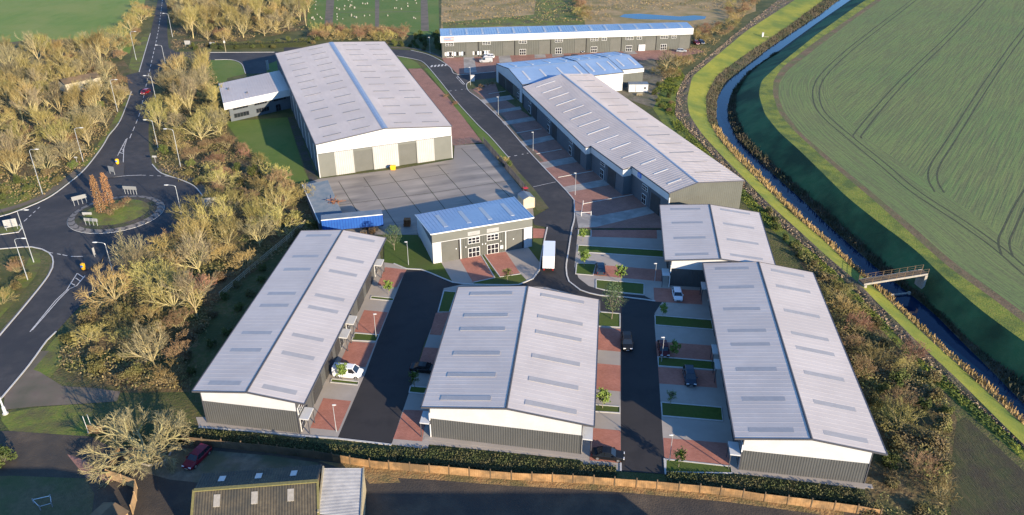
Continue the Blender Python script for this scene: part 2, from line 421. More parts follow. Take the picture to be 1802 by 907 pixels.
# ================================================================== GROUND, RIVER, FIELD
def terrain():
    def prof(px, z):
        w = [G(x, y, z) for x, y in px]
        w = sorted(w, key=lambda p: p[1])
        a0, a1 = w[0], w[1]; b0, b1 = w[-2], w[-1]
        s0 = max(-1.2, min(1.2, (a1[0] - a0[0]) / (a1[1] - a0[1]))); s1 = max(-1.2, min(1.4, (b1[0] - b0[0]) / (b1[1] - b0[1])))
        w = [(a0[0] + s0 * (20 - a0[1]), 20)] + w + [(b1[0] + s1 * (760 - b1[1]), 760)]
        def f(Y):
            for i in range(len(w) - 1):
                if w[i][1] <= Y <= w[i + 1][1] + 1e-6:
                    t = (Y - w[i][1]) / (w[i + 1][1] - w[i][1] + 1e-9)
                    return w[i][0] + t * (w[i + 1][0] - w[i][0])
            return w[-1][0]
        return f
    B0 = [(1370, 0), (1300, 55), (1245, 101), (1205, 135), (1191, 164), (1187, 204), (1213, 233), (1246, 264), (1268, 290), (1363, 389), (1439, 452), (1489, 498), (1535, 545), (1587, 600), (1648, 664), (1709, 708), (1756, 746), (1802, 790)]
    B1 = [(1399, 0), (1313, 55), (1258, 101), (1218, 135), (1209, 176), (1213, 202), (1233, 233), (1269, 273), (1291, 295), (1350, 356), (1416, 415), (1459, 455), (1509, 495), (1548, 538), (1588, 574), (1611, 600), (1675, 657), (1750, 732), (1802, 786)]
    B2 = [(1450, 0), (1375, 55), (1300, 104), (1260, 135), (1242, 169), (1244, 209), (1264, 244), (1300, 284), (1350, 333), (1393, 376), (1449, 422), (1492, 465), (1535, 502), (1581, 545), (1628, 591), (1688, 644), (1756, 708), (1802, 749)]
    B3 = [(1477, 0), (1444, 25), (1355, 84), (1320, 113), (1278, 146), (1262, 173), (1260, 213), (1275, 244), (1304, 275), (1335, 304), (1355, 325), (1406, 379), (1459, 426), (1515, 480), (1578, 531), (1644, 594), (1705, 647), (1773, 708), (1802, 739)]
    B4 = [(1497, 0), (1433, 44), (1366, 93), (1322, 124), (1289, 160), (1281, 187), (1281, 209), (1295, 244), (1322, 271), (1360, 307), (1416, 356), (1459, 399), (1505, 439), (1545, 475), (1598, 515), (1648, 555), (1684, 594), (1739, 647), (1802, 712)]
    B5 = [(1500, 0), (1440, 42), (1376, 90), (1340, 112), (1313, 135), (1295, 169), (1294, 200), (1313, 244), (1349, 280), (1380, 307), (1429, 350), (1535, 446), (1581, 488), (1648, 545), (1700, 598), (1756, 637), (1802, 674)]
    B6 = [(1524, 0), (1500, 16), (1433, 64), (1366, 118), (1340, 142), (1335, 166), (1346, 202), (1373, 235), (1402, 260), (1446, 303), (1489, 346), (1548, 393), (1611, 439), (1657, 485), (1724, 545), (1802, 601)]
    B7 = [(1541, 0), (1500, 29), (1433, 75), (1377, 118), (1361, 142), (1360, 166), (1371, 200), (1402, 235), (1446, 275), (1476, 301), (1535, 350), (1601, 409), (1667, 469), (1747, 525), (1802, 568)]
    B8 = [(1552, 0), (1500, 36), (1440, 82), (1386, 124), (1371, 146), (1369, 168), (1380, 198), (1413, 238), (1460, 278), (1488, 301), (1548, 350), (1615, 406), (1681, 465), (1757, 518), (1802, 551)]
    zs = [0, .35, -1.1, -2.7, -2.7, -2.35, 2.0, 1.7, 1.6]
    F = [prof(p, z) for p, z in zip((B0, B1, B2, B3, B4, B5, B6, B7, B8), zs)]
    Ys = [20, 60] + [60 + 3.0 * i for i in range(1, 160)] + [560, 600, 660, 760]
    rows = []
    for Y in Ys:
        xs = [f(Y) for f in F]
        for i in range(1, len(xs)): xs[i] = max(xs[i], xs[i - 1] + .25)
        rows.append(xs)
    # light smoothing so the bends run clean
    for _ in range(2):
        rows = [rows[0]] + [[(rows[i - 1][k] + 2 * rows[i][k] + rows[i + 1][k]) / 4 for k in range(9)] for i in range(1, len(rows) - 1)] + [rows[-1]]
    HEAD = 17.5
    def strip(name, m, k0, k1, sub=1, rough=0.0):
        mb = MB(); r = random.Random(k0)
        jit = {}
        for i, Y in enumerate(Ys):
            for j in range(sub + 1):
                t = j / sub
                if k0 == -1: x = -900 + t * (rows[i][0] + 900); z = 0.0
                elif k1 == 9: x = rows[i][8] + HEAD + t * (1100 - rows[i][8] - HEAD); z = 1.6
                else: x = rows[i][k0] + t * (rows[i][k1] - rows[i][k0]); z = zs[k0] + t * (zs[k1] - zs[k0])
                if 0 < j < sub and rough: z += r.uniform(-rough, rough)
                jit[i, j] = (x, Y, z)
        for i in range(len(Ys) - 1):
            for j in range(sub):
                mb.poly([jit[i, j], jit[i, j + 1], jit[i + 1, j + 1], jit[i + 1, j]])
        o = mb.build(name, m); o['kind'] = 'structure'
        return o
    strip('ground', 'rough_grass', -1, 0)
    strip('earth_strip', 'dug', 0, 1, 4, .16)
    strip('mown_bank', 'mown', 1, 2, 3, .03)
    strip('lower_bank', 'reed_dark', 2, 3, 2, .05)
    mb = MB()
    for i in range(len(Ys) - 1):
        mb.poly([(rows[i][3], Ys[i], -2.7), (rows[i][4], Ys[i], -2.7), (rows[i + 1][4], Ys[i + 1], -2.7), (rows[i + 1][3], Ys[i + 1], -2.7)])
    w = mb.build('water', 'water'); w['kind'] = 'structure'
    strip('far_water_edge', 'reed_dark', 4, 5, 1)
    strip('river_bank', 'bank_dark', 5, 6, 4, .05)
    strip('grass_margin', 'margin', 6, 7, 2, .05)
    strip('farm_track', 'track', 7, 8, 2, .04)
    strip('field', 'crop', 8, 9)
    mb = MB(); uvs = []; n = 8
    for i in range(len(Ys) - 1):
        for j in range(n):
            q = [(rows[i][8] + HEAD * j / n, Ys[i]), (rows[i][8] + HEAD * (j + 1) / n, Ys[i]), (rows[i + 1][8] + HEAD * (j + 1) / n, Ys[i + 1]), (rows[i + 1][8] + HEAD * j / n, Ys[i + 1])]
            mb.poly([(*p, 1.6) for p in q]); uvs += [(HEAD * j / n, Ys[i]), (HEAD * (j + 1) / n, Ys[i]), (HEAD * (j + 1) / n, Ys[i + 1]), (HEAD * j / n, Ys[i + 1])]
    o = mb.build('field', 'crop_edge'); o['kind'] = 'structure'
    ul = o.data.uv_layers.new(name='UVMap')
    for k, p in enumerate(uvs): ul.data[k].uv = p
    # reeds along the water (stuff)
    r = random.Random(5)
    def reeds(name, m, k0, k1, y0, y1, dens, hmin, hmax, label):
        mb = MB()
        for i in range(len(Ys) - 1):
            if not (y0 <= Ys[i] <= y1): continue
            ln = Ys[i + 1] - Ys[i]
            for _ in range(int(dens * ln)):
                t = r.random(); s_ = r.random(); Y = Ys[i] + t * ln
                xa = rows[i][k0] * (1 - t) + rows[i + 1][k0] * t; xb = rows[i][k1] * (1 - t) + rows[i + 1][k1] * t
                x = xa + s_ * (xb - xa); z = zs[k0] + s_ * (zs[k1] - zs[k0])
                clump = .35 + .65 * abs(math.sin(Y * .31 + math.sin(Y * .13) * 3))
                h = r.uniform(hmin, hmax) * clump; a = r.uniform(0, 6.28); w_ = r.uniform(.07, .16)
                dx, dy = math.cos(a) * w_, math.sin(a) * w_; lx, ly = r.uniform(-.4, .4) * h, r.uniform(-.4, .4) * h
                mb.poly([(x - dx, Y - dy, z - .1), (x + dx, Y + dy, z - .1), (x + lx + dx * .4, Y + ly + dy * .4, z + h), (x + lx - dx * .4, Y + ly - dy * .4, z + h)])
        o = mb.build(name, m); tag(o, label, 'reeds', kind='stuff')
    reeds('golden_reeds', 'reed', 2, 3, 30, 236, 24, .5, 1.25, 'golden dry reeds along the near edge of the drain')
    reeds('dark_reeds', 'reed_dark', 2, 3, 236, 470, 26, .4, 1.2, 'dark dead reeds on the near bank of the drain')
    reeds('brown_reeds', 'reed_dark', 4, 5, 30, 330, 30, .5, 1.5, 'brown reeds along the far edge of the drain')
    # weedy tufts on the dug strip
    mb = MB()
    for i in range(len(Ys) - 1):
        ln = Ys[i + 1] - Ys[i]
        if Ys[i] > 440: break
        for _ in range(int(16 * ln)):
            t = r.random(); s_ = r.random(); Y = Ys[i] + t * ln
            x = rows[i][0] * (1 - t) + rows[i + 1][0] * t; x += s_ * (rows[i][1] - rows[i][0]); h = r.uniform(.03, .3); a = r.uniform(0, 6.28)
            w_ = r.uniform(.05, .2); dx, dy = math.cos(a) * w_, math.sin(a) * w_
            mb.poly([(x - dx, Y - dy, .0), (x + dx, Y + dy, .0), (x + dx * .6 + r.uniform(-.3, .3), Y + dy * .6, h + .1), (x - dx * .6, Y - dy * .6 + r.uniform(-.3, .3), h + .1)])
    tag(mb.build('dead_stalks', 'stalk'), 'pale dead stalks lying on the strip of dug earth beside the mown bank', 'stalks', kind='stuff')
    # wheel ruts in the crop
    ruts = [[(1650, -40), (1604, 0), (1548, 43), (1492, 86), (1449, 126), (1433, 150), (1431, 175), (1444, 202), (1491, 244), (1546, 289), (1601, 336), (1681, 389), (1747, 436), (1802, 484), (1860, 530)],
            [(1760, -40), (1727, 0), (1664, 66), (1581, 145), (1509, 228), (1503, 243)],
            [(1850, 0), (1802, 50), (1743, 129), (1667, 245), (1638, 290), (1634, 316), (1645, 338)],
            [(1860, 270), (1802, 336), (1767, 399), (1757, 425), (1763, 450)]]
    for ln in ruts:
        pts = smooth_line([Vector(G(x, y, 1.6)) for x, y in ln])
        for d in (0, 2.1):
            ribbon('wheel_rut', offs(pts, -d), .42, 'rut', 1.61, world=True, smooth=False)
    return rows, Ys, F

def ground_sheets():
    # woodland floors, fields and rough ground
    sheet('woodland_floor', [(-300, 110), (60, 70), (190, 70), (228, 120), (226, 165), (205, 215), (176, 263), (145, 296), (80, 348), (30, 368), (-300, 440)], 'wood_floor', .012)
    sheet('woodland_floor', [(298, 108), (372, 108), (372, 160), (395, 180), (400, 235), (470, 300), (540, 345), (565, 410), (540, 402), (455, 472), (380, 535), (335, 600), (335, 690), (212, 692), (150, 690), (90, 650), (125, 560), (190, 500), (280, 425), (330, 405), (362, 365), (362, 340), (345, 325), (318, 314), (285, 302), (270, 285), (268, 240)], 'wood_floor', .012)
    sheet('woodland_floor', [(300, 0), (560, 0), (550, 50), (500, 60), (370, 84), (300, 92)], 'wood_floor', .012)
    sheet('woodland_floor', [(1345, 375), (1440, 470), (1520, 540), (1600, 620), (1672, 700), (1690, 760), (1680, 960), (1525, 960), (1522, 860), (1430, 495)], 'wood_floor', .012)
    sheet('meadow', [(-400, -60), (262, -60), (256, 0), (246, 40), (228, 95), (190, 82), (60, 78), (-300, 120)], 'meadow', .010)
    sheet('green_track', [(1148, 190), (1150, 160), (1195, 118), (1205, 135), (1190, 166), (1187, 204), (1213, 234), (1265, 290), (1362, 389), (1489, 498), (1587, 600), (1709, 708), (1802, 792), (1802, 812), (1690, 716), (1600, 630), (1500, 530), (1330, 380), (1280, 325), (1200, 250), (1165, 215)], 'margin', .014)
    sheet('dark_plot', [(1683, 745), (1700, 735), (1802, 830), (1830, 960), (1672, 960), (1676, 800)], 'plough', .016)
    sheet('cemetery_lawn', [(545, -60), (770, -60), (773, 45), (770, 62), (555, 62), (540, 42)], 'lawn_old', .014)
    sheet('rough_field', [(778, -60), (1330, -60), (1330, 20), (1225, 60), (1225, 52), (776, 60)], 'scrub', .014)
    sheet('dark_grass', [(950, -60), (1010, -60), (1030, 45), (880, 46), (780, 52), (778, 40), (940, 26)], 'verge', .018)
    for a in ([(577, -40), (591, -40), (585, 47), (571, 47)], [(660, -40), (668, -40), (667, 52), (660, 52)], [(740, -40), (750, -40), (755, 55), (741, 55)]):
        sheet('cemetery_path', a, 'footway', .03)
    ribbon('cemetery_path', [(575, 22), (744, 21)], .8, 'footway', .032)
    # pond with a dry bank
    sheet('dry_bank', [(1070, 8), (1120, -2), (1230, 2), (1285, 12), (1280, 34), (1230, 40), (1085, 33)], 'scrub', .02)
    sheet('pond', [(1090, 30), (1098, 25.5), (1125, 24.5), (1160, 27), (1196, 29.5), (1222, 27.5), (1243, 29.5), (1240, 34), (1215, 37), (1170, 35), (1120, 34)], 'water', .04)
    # lawns
    sheet('lawn', [(396, 214), (506, 207), (536, 302), (546, 322), (524, 332), (430, 262)], 'lawn_old', .02)
    sheet('gravel_path', [(506, 207), (518, 206), (560, 318), (546, 322)], 'gravel_dark', .022)
    sheet('lawn', [(372, 106), (414, 106), (428, 116), (432, 130), (400, 138), (392, 175), (345, 170), (350, 140)], 'lawn_old', .02)
    sheet('lawn', [(466, 112), (494, 106), (500, 130), (470, 131)], 'lawn_old', .02)
    # ---- the trunk road and roundabout
    sheet('road', [(271, -60), (278, 0), (264.7, 59.6), (245, 127), (222, 133), (228, 160), (231.6, 162), (212, 212), (178.7, 261), (148, 300), (116.5, 326.6), (83, 350), (33, 371.5), (0, 382), (-120, 404), (-120, 452),
                   (0, 439), (56, 435.6), (86, 445.6), (94, 462), (86, 485), (50, 531.6), (0, 591), (-80, 690), (-80, 800), (0, 705), (51, 644), (83, 600), (99, 584.6), (153, 526.5), (180, 500), (210, 478), (240, 453), (283, 417), (324.7, 400), (344.7, 383), (356, 365), (356.4, 345), (341.4, 328), (316.5, 316.6), (283, 305), (268, 290), (262, 262), (261.4, 228), (264.7, 185), (274.6, 142), (288, 109), (300, 106), (330, 106), (372, 106), (408, 106), (425, 112), (432, 130), (470, 130), (468, 115), (490, 106), (505, 100), (530, 92), (483, 91.5), (365, 92), (310, 92), (297, 85), (294.5, 59.6), (294.5, 0), (292, -60)], 'asphalt_road', .04)
    # estate road
    sheet('estate_road', [(500, 84), (640, 84), (688, 87), (723, 89), (753, 96.6), (776.5, 108), (793, 120), (805, 131.6), (870, 126), (940, 118), (1010, 108), (1150, 104), (1180, 140), (1100, 150), (1000, 150), (900, 135), (828, 142), (820, 150), (824, 160), (845, 176.5), (883, 213), (918, 253), (950, 288), (965, 305), (996.5, 336.5), (1010, 353), (1012, 371), (1018, 402), (1011, 470), (1018, 490), (1036, 504), (1062, 512), (1100, 518), (1134, 521), (1153, 531), (1166, 531), (1152, 552), (1152, 575), (1158, 645), (1166.5, 773), (1169, 808), (1170.6, 835), (1092.4, 830), (1092.4, 651), (1092, 552), (1056, 548), (1056, 530), (806, 507), (800, 515), (781, 512), (770, 550), (754, 591), (748, 600), (721, 688), (707, 729), (689, 783), (594, 772), (643, 657.6), (665, 598), (714.7, 474), (741, 475.4), (774, 488.6), (797, 498), (834, 501.5), (893, 502.5), (913, 502), (938, 491.5), (949, 476.5), (950.6, 460), (960, 413), (963, 401), (940, 396), (937, 384), (966, 366.5), (938, 331.5), (910, 300), (895, 278), (863, 241.6), (841.5, 221), (806.5, 183), (790, 163), (770, 138), (755, 120), (746.6, 111.6), (730, 105), (698, 99), (640, 96), (500, 96)], 'asphalt_road', .042)
    sheet('new_road', [(1003, 405), (1017.5, 405), (1011, 470), (1018, 490), (1036, 504), (1062, 512), (1100, 518), (1134, 521), (1153, 531), (1166, 531), (1152, 552), (1152, 575), (1158, 645), (1166.5, 773), (1169, 808), (1170.6, 835), (1092.4, 830), (1092.4, 651), (1092, 552), (1056, 548), (1056, 530), (806, 507), (800, 515), (781, 512), (770, 550), (754, 591), (748, 600), (721, 688), (707, 729), (689, 783), (594, 772), (643, 657.6), (665, 598), (714.7, 474), (741, 475.4), (774, 488.6), (797, 498), (834, 501.5), (893, 502.5), (913, 502), (938, 491.5), (949, 476.5), (950.6, 460), (958, 424), (968, 424), (1000, 424)], 'asphalt_new', .050)
    # footways
    ribbon('footway', [(150, 306), (116, 334), (83, 357), (33, 379), (0, 390)][:4] and [(146, 294), (113, 320), (80, 343), (30, 364), (-60, 386)], 2.2, 'footway', .03)
    ribbon('footway', [(74, 618), (44, 652), (8, 700)], 2.6, 'footway', .03)
    sheet('pavement', [(8, 700), (50, 648), (70, 655), (110, 680), (172, 684), (212, 690), (206, 707), (150, 711), (60, 716), (6, 722)], 'footway', .032)
    ribbon('footway', [(100, 462), (92, 487), (54, 534), (2, 596)], 2.4, 'footway', .03)
    ribbon('footway', [(280, 298), (318, 309), (346, 321), (362, 342)], 1.6, 'footway', .03)
    ribbon('footway', [(640, 80), (690, 84), (726, 85.5), (757, 93), (781, 104)], 1.6, 'footway', .045)
    ribbon('footway', [(826, 157), (848, 174), (886, 210), (921, 250), (953, 285)], 1.5, 'footway', .052)
    # verges beside the trunk road
    sheet('verge', [(226, 166), (231, 163), (212, 213), (179, 262), (148, 297), (140, 290), (170, 258), (200, 212)], 'verge', .022)
    sheet('verge', [(-60, 345), (40, 310), (120, 312), (110, 321), (75, 345), (28, 362), (-60, 384)], 'verge', .022)
    sheet('verge', [(245, 127), (264, 60), (255, 60), (236, 85), (226, 120)], 'verge', .022)
    sheet('verge', [(58, 440), (70, 446), (72, 468), (60, 490), (0, 560), (-40, 600), (-20, 520), (40, 480)], 'verge', .022)
    sheet('verge', [(88, 606), (103, 588), (110, 640), (88, 665), (56, 650)], 'verge', .022)
    sheet('verge', [(3, 729), (60, 718), (120, 713), (165, 712), (160, 768), (120, 768), (85, 764), (17, 759), (2, 740)], 'verge', .034)
    # estate: grass by the entrance and the big warehouse forecourt
    sheet('lawn', [(690, 100), (716, 102), (733, 110), (742, 120), (718, 121.6), (704, 110)], 'lawn_old', .046)
    sheet('brick_forecourt', [(718, 121.6), (741.6, 121), (786.5, 170), (800, 187), (826, 221), (849, 251), (797, 257), (790, 235)], 'brick_old', .046)
    sheet('verge', [(746.6, 121.6), (754, 120), (790, 163), (785, 167)], 'lawn_old', .048)
    sheet('verge', [(798, 186), (805, 183), (842, 221), (863, 242), (895, 278), (880, 286), (851, 252), (826, 220)], 'lawn_old', .048)
    sheet('verge', [(880, 287), (895, 279), (912, 302), (940, 333), (966, 367), (946, 372), (920, 336)], 'dry_lawn', .048)
    # yard
    sheet('yard', [(530, 325), (563, 315), (700, 298), (798, 281), (800, 256), (851.6, 254), (880, 287), (921, 334), (936, 352), (940, 384), (900, 400), (770, 420), (735, 420), (690, 414), (565, 412)], 'yard', .044)
    mbj = [[(596, 320), (650, 408)], [(640, 313), (705, 408)], [(685, 306), (760, 400)], [(728, 298), (800, 390)], [(770, 291), (850, 380)], [(812, 262), (900, 350)], [(560, 366), (760, 340), (900, 318)], [(640, 330), (790, 306)]]
    for j in mbj: ribbon('concrete_joint', j, .16, 'gravel_dark', .06, smooth=False)
    # long terrace forecourt
    sheet('brick_forecourt', [(826, 160), (850, 150), (872, 148), (880, 170), (925, 200), (1010, 262), (1100, 330), (1178, 372), (1178, 402), (1018, 402), (1012, 371), (1010, 353), (996, 336), (950, 288), (918, 253), (883, 213), (845, 176)], 'brick_old', .047)
    for a in ([(914, 250), (973, 238), (979, 245), (921, 258.5)], [(950, 287), (1011, 276), (1019, 285), (958, 297)], [(990, 330), (1070, 315), (1079, 325), (1000, 339)], [(845, 176), (898, 168), (905, 175), (853, 183)],
              [(883, 215), (940, 205), (944, 212), (888, 221)], [(1012, 371), (1050, 381), (1145, 363), (1153, 375), (1050, 400), (1018, 402)], [(866, 196), (915, 188), (918, 193), (870, 201)]):
        sheet('concrete_drive', a, 'concrete_drive', .056)
    for a in ([(909, 235), (953, 227.5)], [(944, 271.6), (988, 263.6)], [(982, 313), (1053, 300)], [(1026, 359.6), (1115, 343)], [(860, 166), (890, 161)]):
        ribbon('bay_kerb', a, .18, 'kerb', .05, .1, smooth=False)
    # top row forecourt
    sheet('brick_forecourt', [(776, 98), (1000, 92), (1222, 84), (1240, 92), (1165, 106), (1010, 110), (940, 117), (870, 127), (806, 131), (793, 119), (781, 109)], 'brick_old', .046)
    for a in ([(815.7, 100), (834, 99), (839, 128), (817, 129)], [(877, 98), (897, 97), (902, 112), (880, 118)], [(940, 92.6), (958, 92), (961, 102), (941, 103)], [(971, 91), (989, 90.6), (993, 99), (972, 101)], [(1064, 88), (1083, 87.5), (1092, 97), (1068, 98)], [(1093, 87), (1112, 86.5), (1122, 95), (1100, 97)]):
        sheet('concrete_drive', a, 'concrete_drive', .056)
    sheet('rear_yard', [(1100, 112), (1150, 104), (1172, 140), (1150, 190), (1085, 170), (1085, 140)], 'gravel', .048)
    # new estate slabs
    sheet('concrete_paving', [(672, 462), (693, 465), (714.7, 474), (665, 598), (643, 657.6), (594, 772), (530, 768), (350, 752), (345, 735), (500, 730), (560, 650), (650, 490)], 'concrete', .052)
    sheet('concrete_paving', [(781, 508), (820, 500), (960, 506), (1056, 530), (1056, 548), (1092, 552), (1092.4, 830), (1086, 830), (1040, 830), (1020, 810), (755, 783), (752, 792), (689, 783), (707, 729), (721, 688), (754, 591), (770, 550)], 'concrete', .051)
    sheet('concrete_paving', [(1017, 404), (1170, 404), (1260, 470), (1310, 500), (1330, 780), (1525, 852), (1522, 862), (1300, 834), (1284, 833), (1170.6, 835), (1169, 808), (1166.5, 773), (1158, 645), (1152, 575), (1152, 552), (1166, 531), (1153, 531), (1134, 521), (1100, 518), (1062, 512), (1036, 504), (1018, 490), (1011, 470)], 'concrete', .053)
    sheet('concrete_paving', [(776, 462), (937, 432), (950, 462), (949, 476), (938, 491), (913, 502), (893, 502.5), (834, 501.5), (797, 498)], 'concrete', .052)
    bays = [
        [(678, 471), (715.7, 475.4), (698, 507), (664.4, 502.5)], [(641, 546.5), (682.6, 550.5), (666.7, 589), (623.7, 585)], [(616, 601.7), (660.6, 605), (643, 647.4), (597, 641)], [(569, 701.6), (618, 706.7), (595.6, 759), (546, 754)],
        [(767, 551.5), (791, 550.5), (776, 591), (756, 589.5)], [(746, 612), (780, 614), (766, 657), (733, 654)], [(710.7, 722), (752, 723.6), (743, 777.8), (692, 773.4)],
        [(1050, 577), (1092, 580), (1092, 620), (1048, 616)], [(1048, 640), (1092, 644), (1092, 690), (1044, 685)], [(1040, 754), (1092, 758.5), (1092.4, 816), (1037.5, 811)],
        [(1041, 405.8), (1155.6, 405.8), (1156.5, 420.8), (1041, 417.5)], [(1050, 466.6), (1164, 475.7), (1165.6, 496.5), (1044, 485)], [(1150, 507), (1234, 512), (1236, 537), (1151.5, 531.6)], [(1153.7, 601.5), (1251.4, 609), (1255.5, 635), (1156.5, 628)],
        [(1158, 646.7), (1258, 654), (1262, 683.6), (1160, 675.8)], [(1167, 771.5), (1279, 780.7), (1285, 820), (1169, 808.4)],
        [(809, 457), (845.4, 450.6), (870, 490), (832, 497.5)], [(853, 449), (890, 444), (915.7, 482.4), (880, 488)], [(938, 402.5), (962, 404), (958, 416.6), (956.5, 419.6), (938, 420)]]
    for a in bays: sheet('parking_bay', a, 'brick', .062)
    lawns = [
        [(653.5, 522), (693, 526), (691, 530.6), (652, 526.7)], [(624, 587), (666.7, 590.5), (662, 602), (619, 600)], [(583.8, 667.7), (631, 672.8), (629.5, 678.6), (582, 673.8)],
        [(781, 513), (803, 515), (791, 550), (771, 550)], [(722.6, 680.6), (752, 683), (747, 694), (720, 691.4)],
        [(1054, 550), (1091, 553), (1091, 577), (1052, 575)], [(1046, 713), (1090.5, 716.6), (1090.5, 728), (1044, 725)],
        [(1018, 405), (1040, 405), (1040, 416.6), (1017.5, 416)], [(1017.5, 432.4), (1166.5, 441.6), (1167, 454), (1016.6, 444)], [(1015, 464), (1049, 465.7), (1043.5, 485.5), (1013, 483)], [(1049, 493), (1133, 500), (1133, 519.5), (1100, 516.5), (1062, 511), (1049, 508)],
        [(1152.5, 556), (1251.4, 564), (1254.7, 581), (1153.5, 573)], [(1158, 629), (1256.4, 637), (1257.5, 652), (1158.5, 645)], [(1163.5, 709), (1269, 718), (1272, 742), (1165.5, 733)], [(1171.5, 809.5), (1285.5, 822), (1288, 834), (1172, 832)],
        [(847, 450), (851.6, 449), (880, 488.5), (916.5, 483), (928, 495), (910, 501.8), (880, 502), (834, 500.5), (833, 498), (870.7, 490)],
        [(928, 434), (937, 432), (938, 421), (956, 421), (951, 455), (950, 463)], [(676, 425), (690, 414), (735, 414), (763, 462), (776, 462), (795, 496), (774, 487.8), (741, 474.6), (715, 473), (694, 465), (676, 462)]]
    for a in lawns: sheet('lawn', a, 'lawn', .064)
    # kerb edgings of the lawns and bays
    for a in lawns[:15]:
        ribbon('kerb', a + [a[0]], .22, 'kerb', .045, .09, smooth=False)
    for a in ([(870, 490), (833, 498)], [(847, 450), (870.7, 490)], [(851.6, 449), (880, 488.5), (916, 483)]):
        ribbon('kerb', a, .2, 'kerb', .045, .09, smooth=False)
    ribbon('kerb', [(693, 465), (714.7, 474), (741, 475.4), (774, 488.6), (797, 498), (834, 501.5), (893, 502.5), (913, 502), (938, 491.5), (949, 476.5), (951, 460), (958, 424), (963, 401)], .28, 'kerb', .04, .12)
    ribbon('kerb', [(1010.5, 353), (1011, 385), (1006.7, 402), (1000, 445), (996.4, 473), (1001.4, 496.5), (1021, 511.5), (1056, 521), (1100, 524), (1133, 528), (1153, 531)], .28, 'kerb', .045, .12)
    ribbon('kerb', [(1092.3, 816), (1092.4, 830)], .25, 'kerb', .045, .1, smooth=False)
    ribbon('kerb', [(1169, 808), (1171, 836)], .25, 'kerb', .045, .1, smooth=False)
    ribbon('kerb', [(350, 753), (430, 759), (530, 768), (594, 773), (689, 784)], .3, 'kerb', .04, .1, smooth=False)
    ribbon('kerb', [(1015, 404.5), (1100, 404.5), (1170, 404.5)], .5, 'gravel_dark', .05, .15, smooth=False)
    ribbon('kerb', [(698, 99), (730, 105), (746.6, 111.6), (770, 138), (790, 163), (806.5, 183), (841.5, 221), (863, 241.6), (895, 278)], .22, 'kerb', .03, .1)
    ribbon('kerb', [(723, 89), (753, 96.6), (776.5, 108), (793, 120), (805, 131.6), (870, 127)], .25, 'kerb', .03, .1)
    ribbon('kerb', [(835, 141), (822, 147), (824, 160), (845, 176.5), (883, 213), (918, 253), (950, 288), (996.5, 336.5), (1010, 353)], .25, 'kerb', .035, .1)
    ribbon('kerb', [(370, 93), (483, 92.5)], .3, 'kerb', .03, .1)
    ribbon('kerb', [(378, 106), (408, 106), (425, 113), (432, 130)], .22, 'kerb', .03, .1)
    for ln in ([(191, 240), (178, 262), (148, 300), (116.5, 326.6), (83, 350), (33, 371.5), (0, 382), (-60, 394)], [(264.7, 59.6), (245, 127)], [(231.6, 162), (212, 212), (191, 240)], [(0, 439), (56, 435.6), (86, 445.6), (94, 462), (86, 485), (50, 531.6), (0, 591), (-40, 640)],
               [(268, 290), (283, 305), (316.5, 316.6), (341.4, 328), (356.4, 345)], [(99, 584.6), (83, 600), (51, 644), (0, 705)]):
        ribbon('kerb', ln, .25, 'kerb', .03, .12)
    # road paint
    P = 'paint'
    dashes([(286, 0), (279, 52), (270, 95), (262, 130), (254, 165), (246, 200), (228, 245)], .2, P, .075, 4, 3)
    ribbon('road_marking', [(224, 244), (216, 268)], .18, P, .07)
    ribbon('road_marking', [(222, 246), (207, 275)], .18, P, .07)
    ribbon('road_marking', [(218, 262), (217, 287)], .18, P, .07)
    for a in ([(222, 250), (220, 250)], [(218, 257), (215, 257)], [(217, 264), (212, 263)], [(217, 271), (209, 269)]): ribbon('road_marking', a, .3, P, .072, smooth=False)
    ribbon('road_marking', [(181, 315), (223, 310), (250, 309)], .25, P, .07)
    dashes([(250, 309), (300, 311)], .2, P, .07, 1, 1)
    dashes([(32, 398), (45, 388), (70, 365)], .2, P, .07, 1.2, 1)
    dashes([(86, 445), (110, 449), (122, 452)], .2, P, .07, 1, .8)
    dashes([(125, 452), (146, 452)], .25, P, .07, 2.5, .7)
    for a in ([(136, 482), (117, 512)], [(150, 486), (135, 504), (117, 512)], [(136, 482), (148, 490)], [(133, 490), (142, 496)], [(126, 500), (132, 503)], [(117, 512), (98, 530), (53, 585)], [(121, 511), (104, 528), (57, 582)]):
        ribbon('road_marking', a, .18, P, .07, smooth=False)
    for k in range(5):
        x = 757 + k * 6.2
        sheet('zebra_stripe', [(x, 119.2 - k * .55), (x + 3.4, 118.9 - k * .55), (x + 5.4, 115.6 - k * .6), (x + 2, 115.9 - k * .6)], P, .075)
    dashes([(805, 134), (812, 142), (818, 149)], .3, P, .075, 3, .3)
    dashes([(803, 136), (810, 144), (816, 150)], .2, P, .075, 3, .3)
    dashes([(790, 161), (806, 159), (822, 157)], .3, P, .075, .6, 1.4)
    dashes([(893, 277), (905, 275), (930, 270)], .3, P, .075, .6, 1.4)
    ribbon('road_marking', [(938, 330), (955, 326), (978, 321)], .15, P, .072)
    # splitter islands and the roundabout
    sheet('traffic_island', [(178, 313), (184, 316), (218, 310), (219, 288), (207, 280), (196, 296)], 'apron_dark', .13)
    sheet('traffic_island', [(146, 450), (152, 477), (175, 463), (186, 448)], 'apron_dark', .13)
    sheet('traffic_island', [(-40, 416), (0, 413), (34, 408), (38, 400), (22, 395), (0, 400), (-40, 410)], 'verge', .13)
    ribbon('kerb', [(-40, 417), (0, 414), (33, 409.5), (39, 402), (34, 397)], .25, 'kerb', .03, .12)
    cx, cy, rr = -93.6, 169.4, 10.5
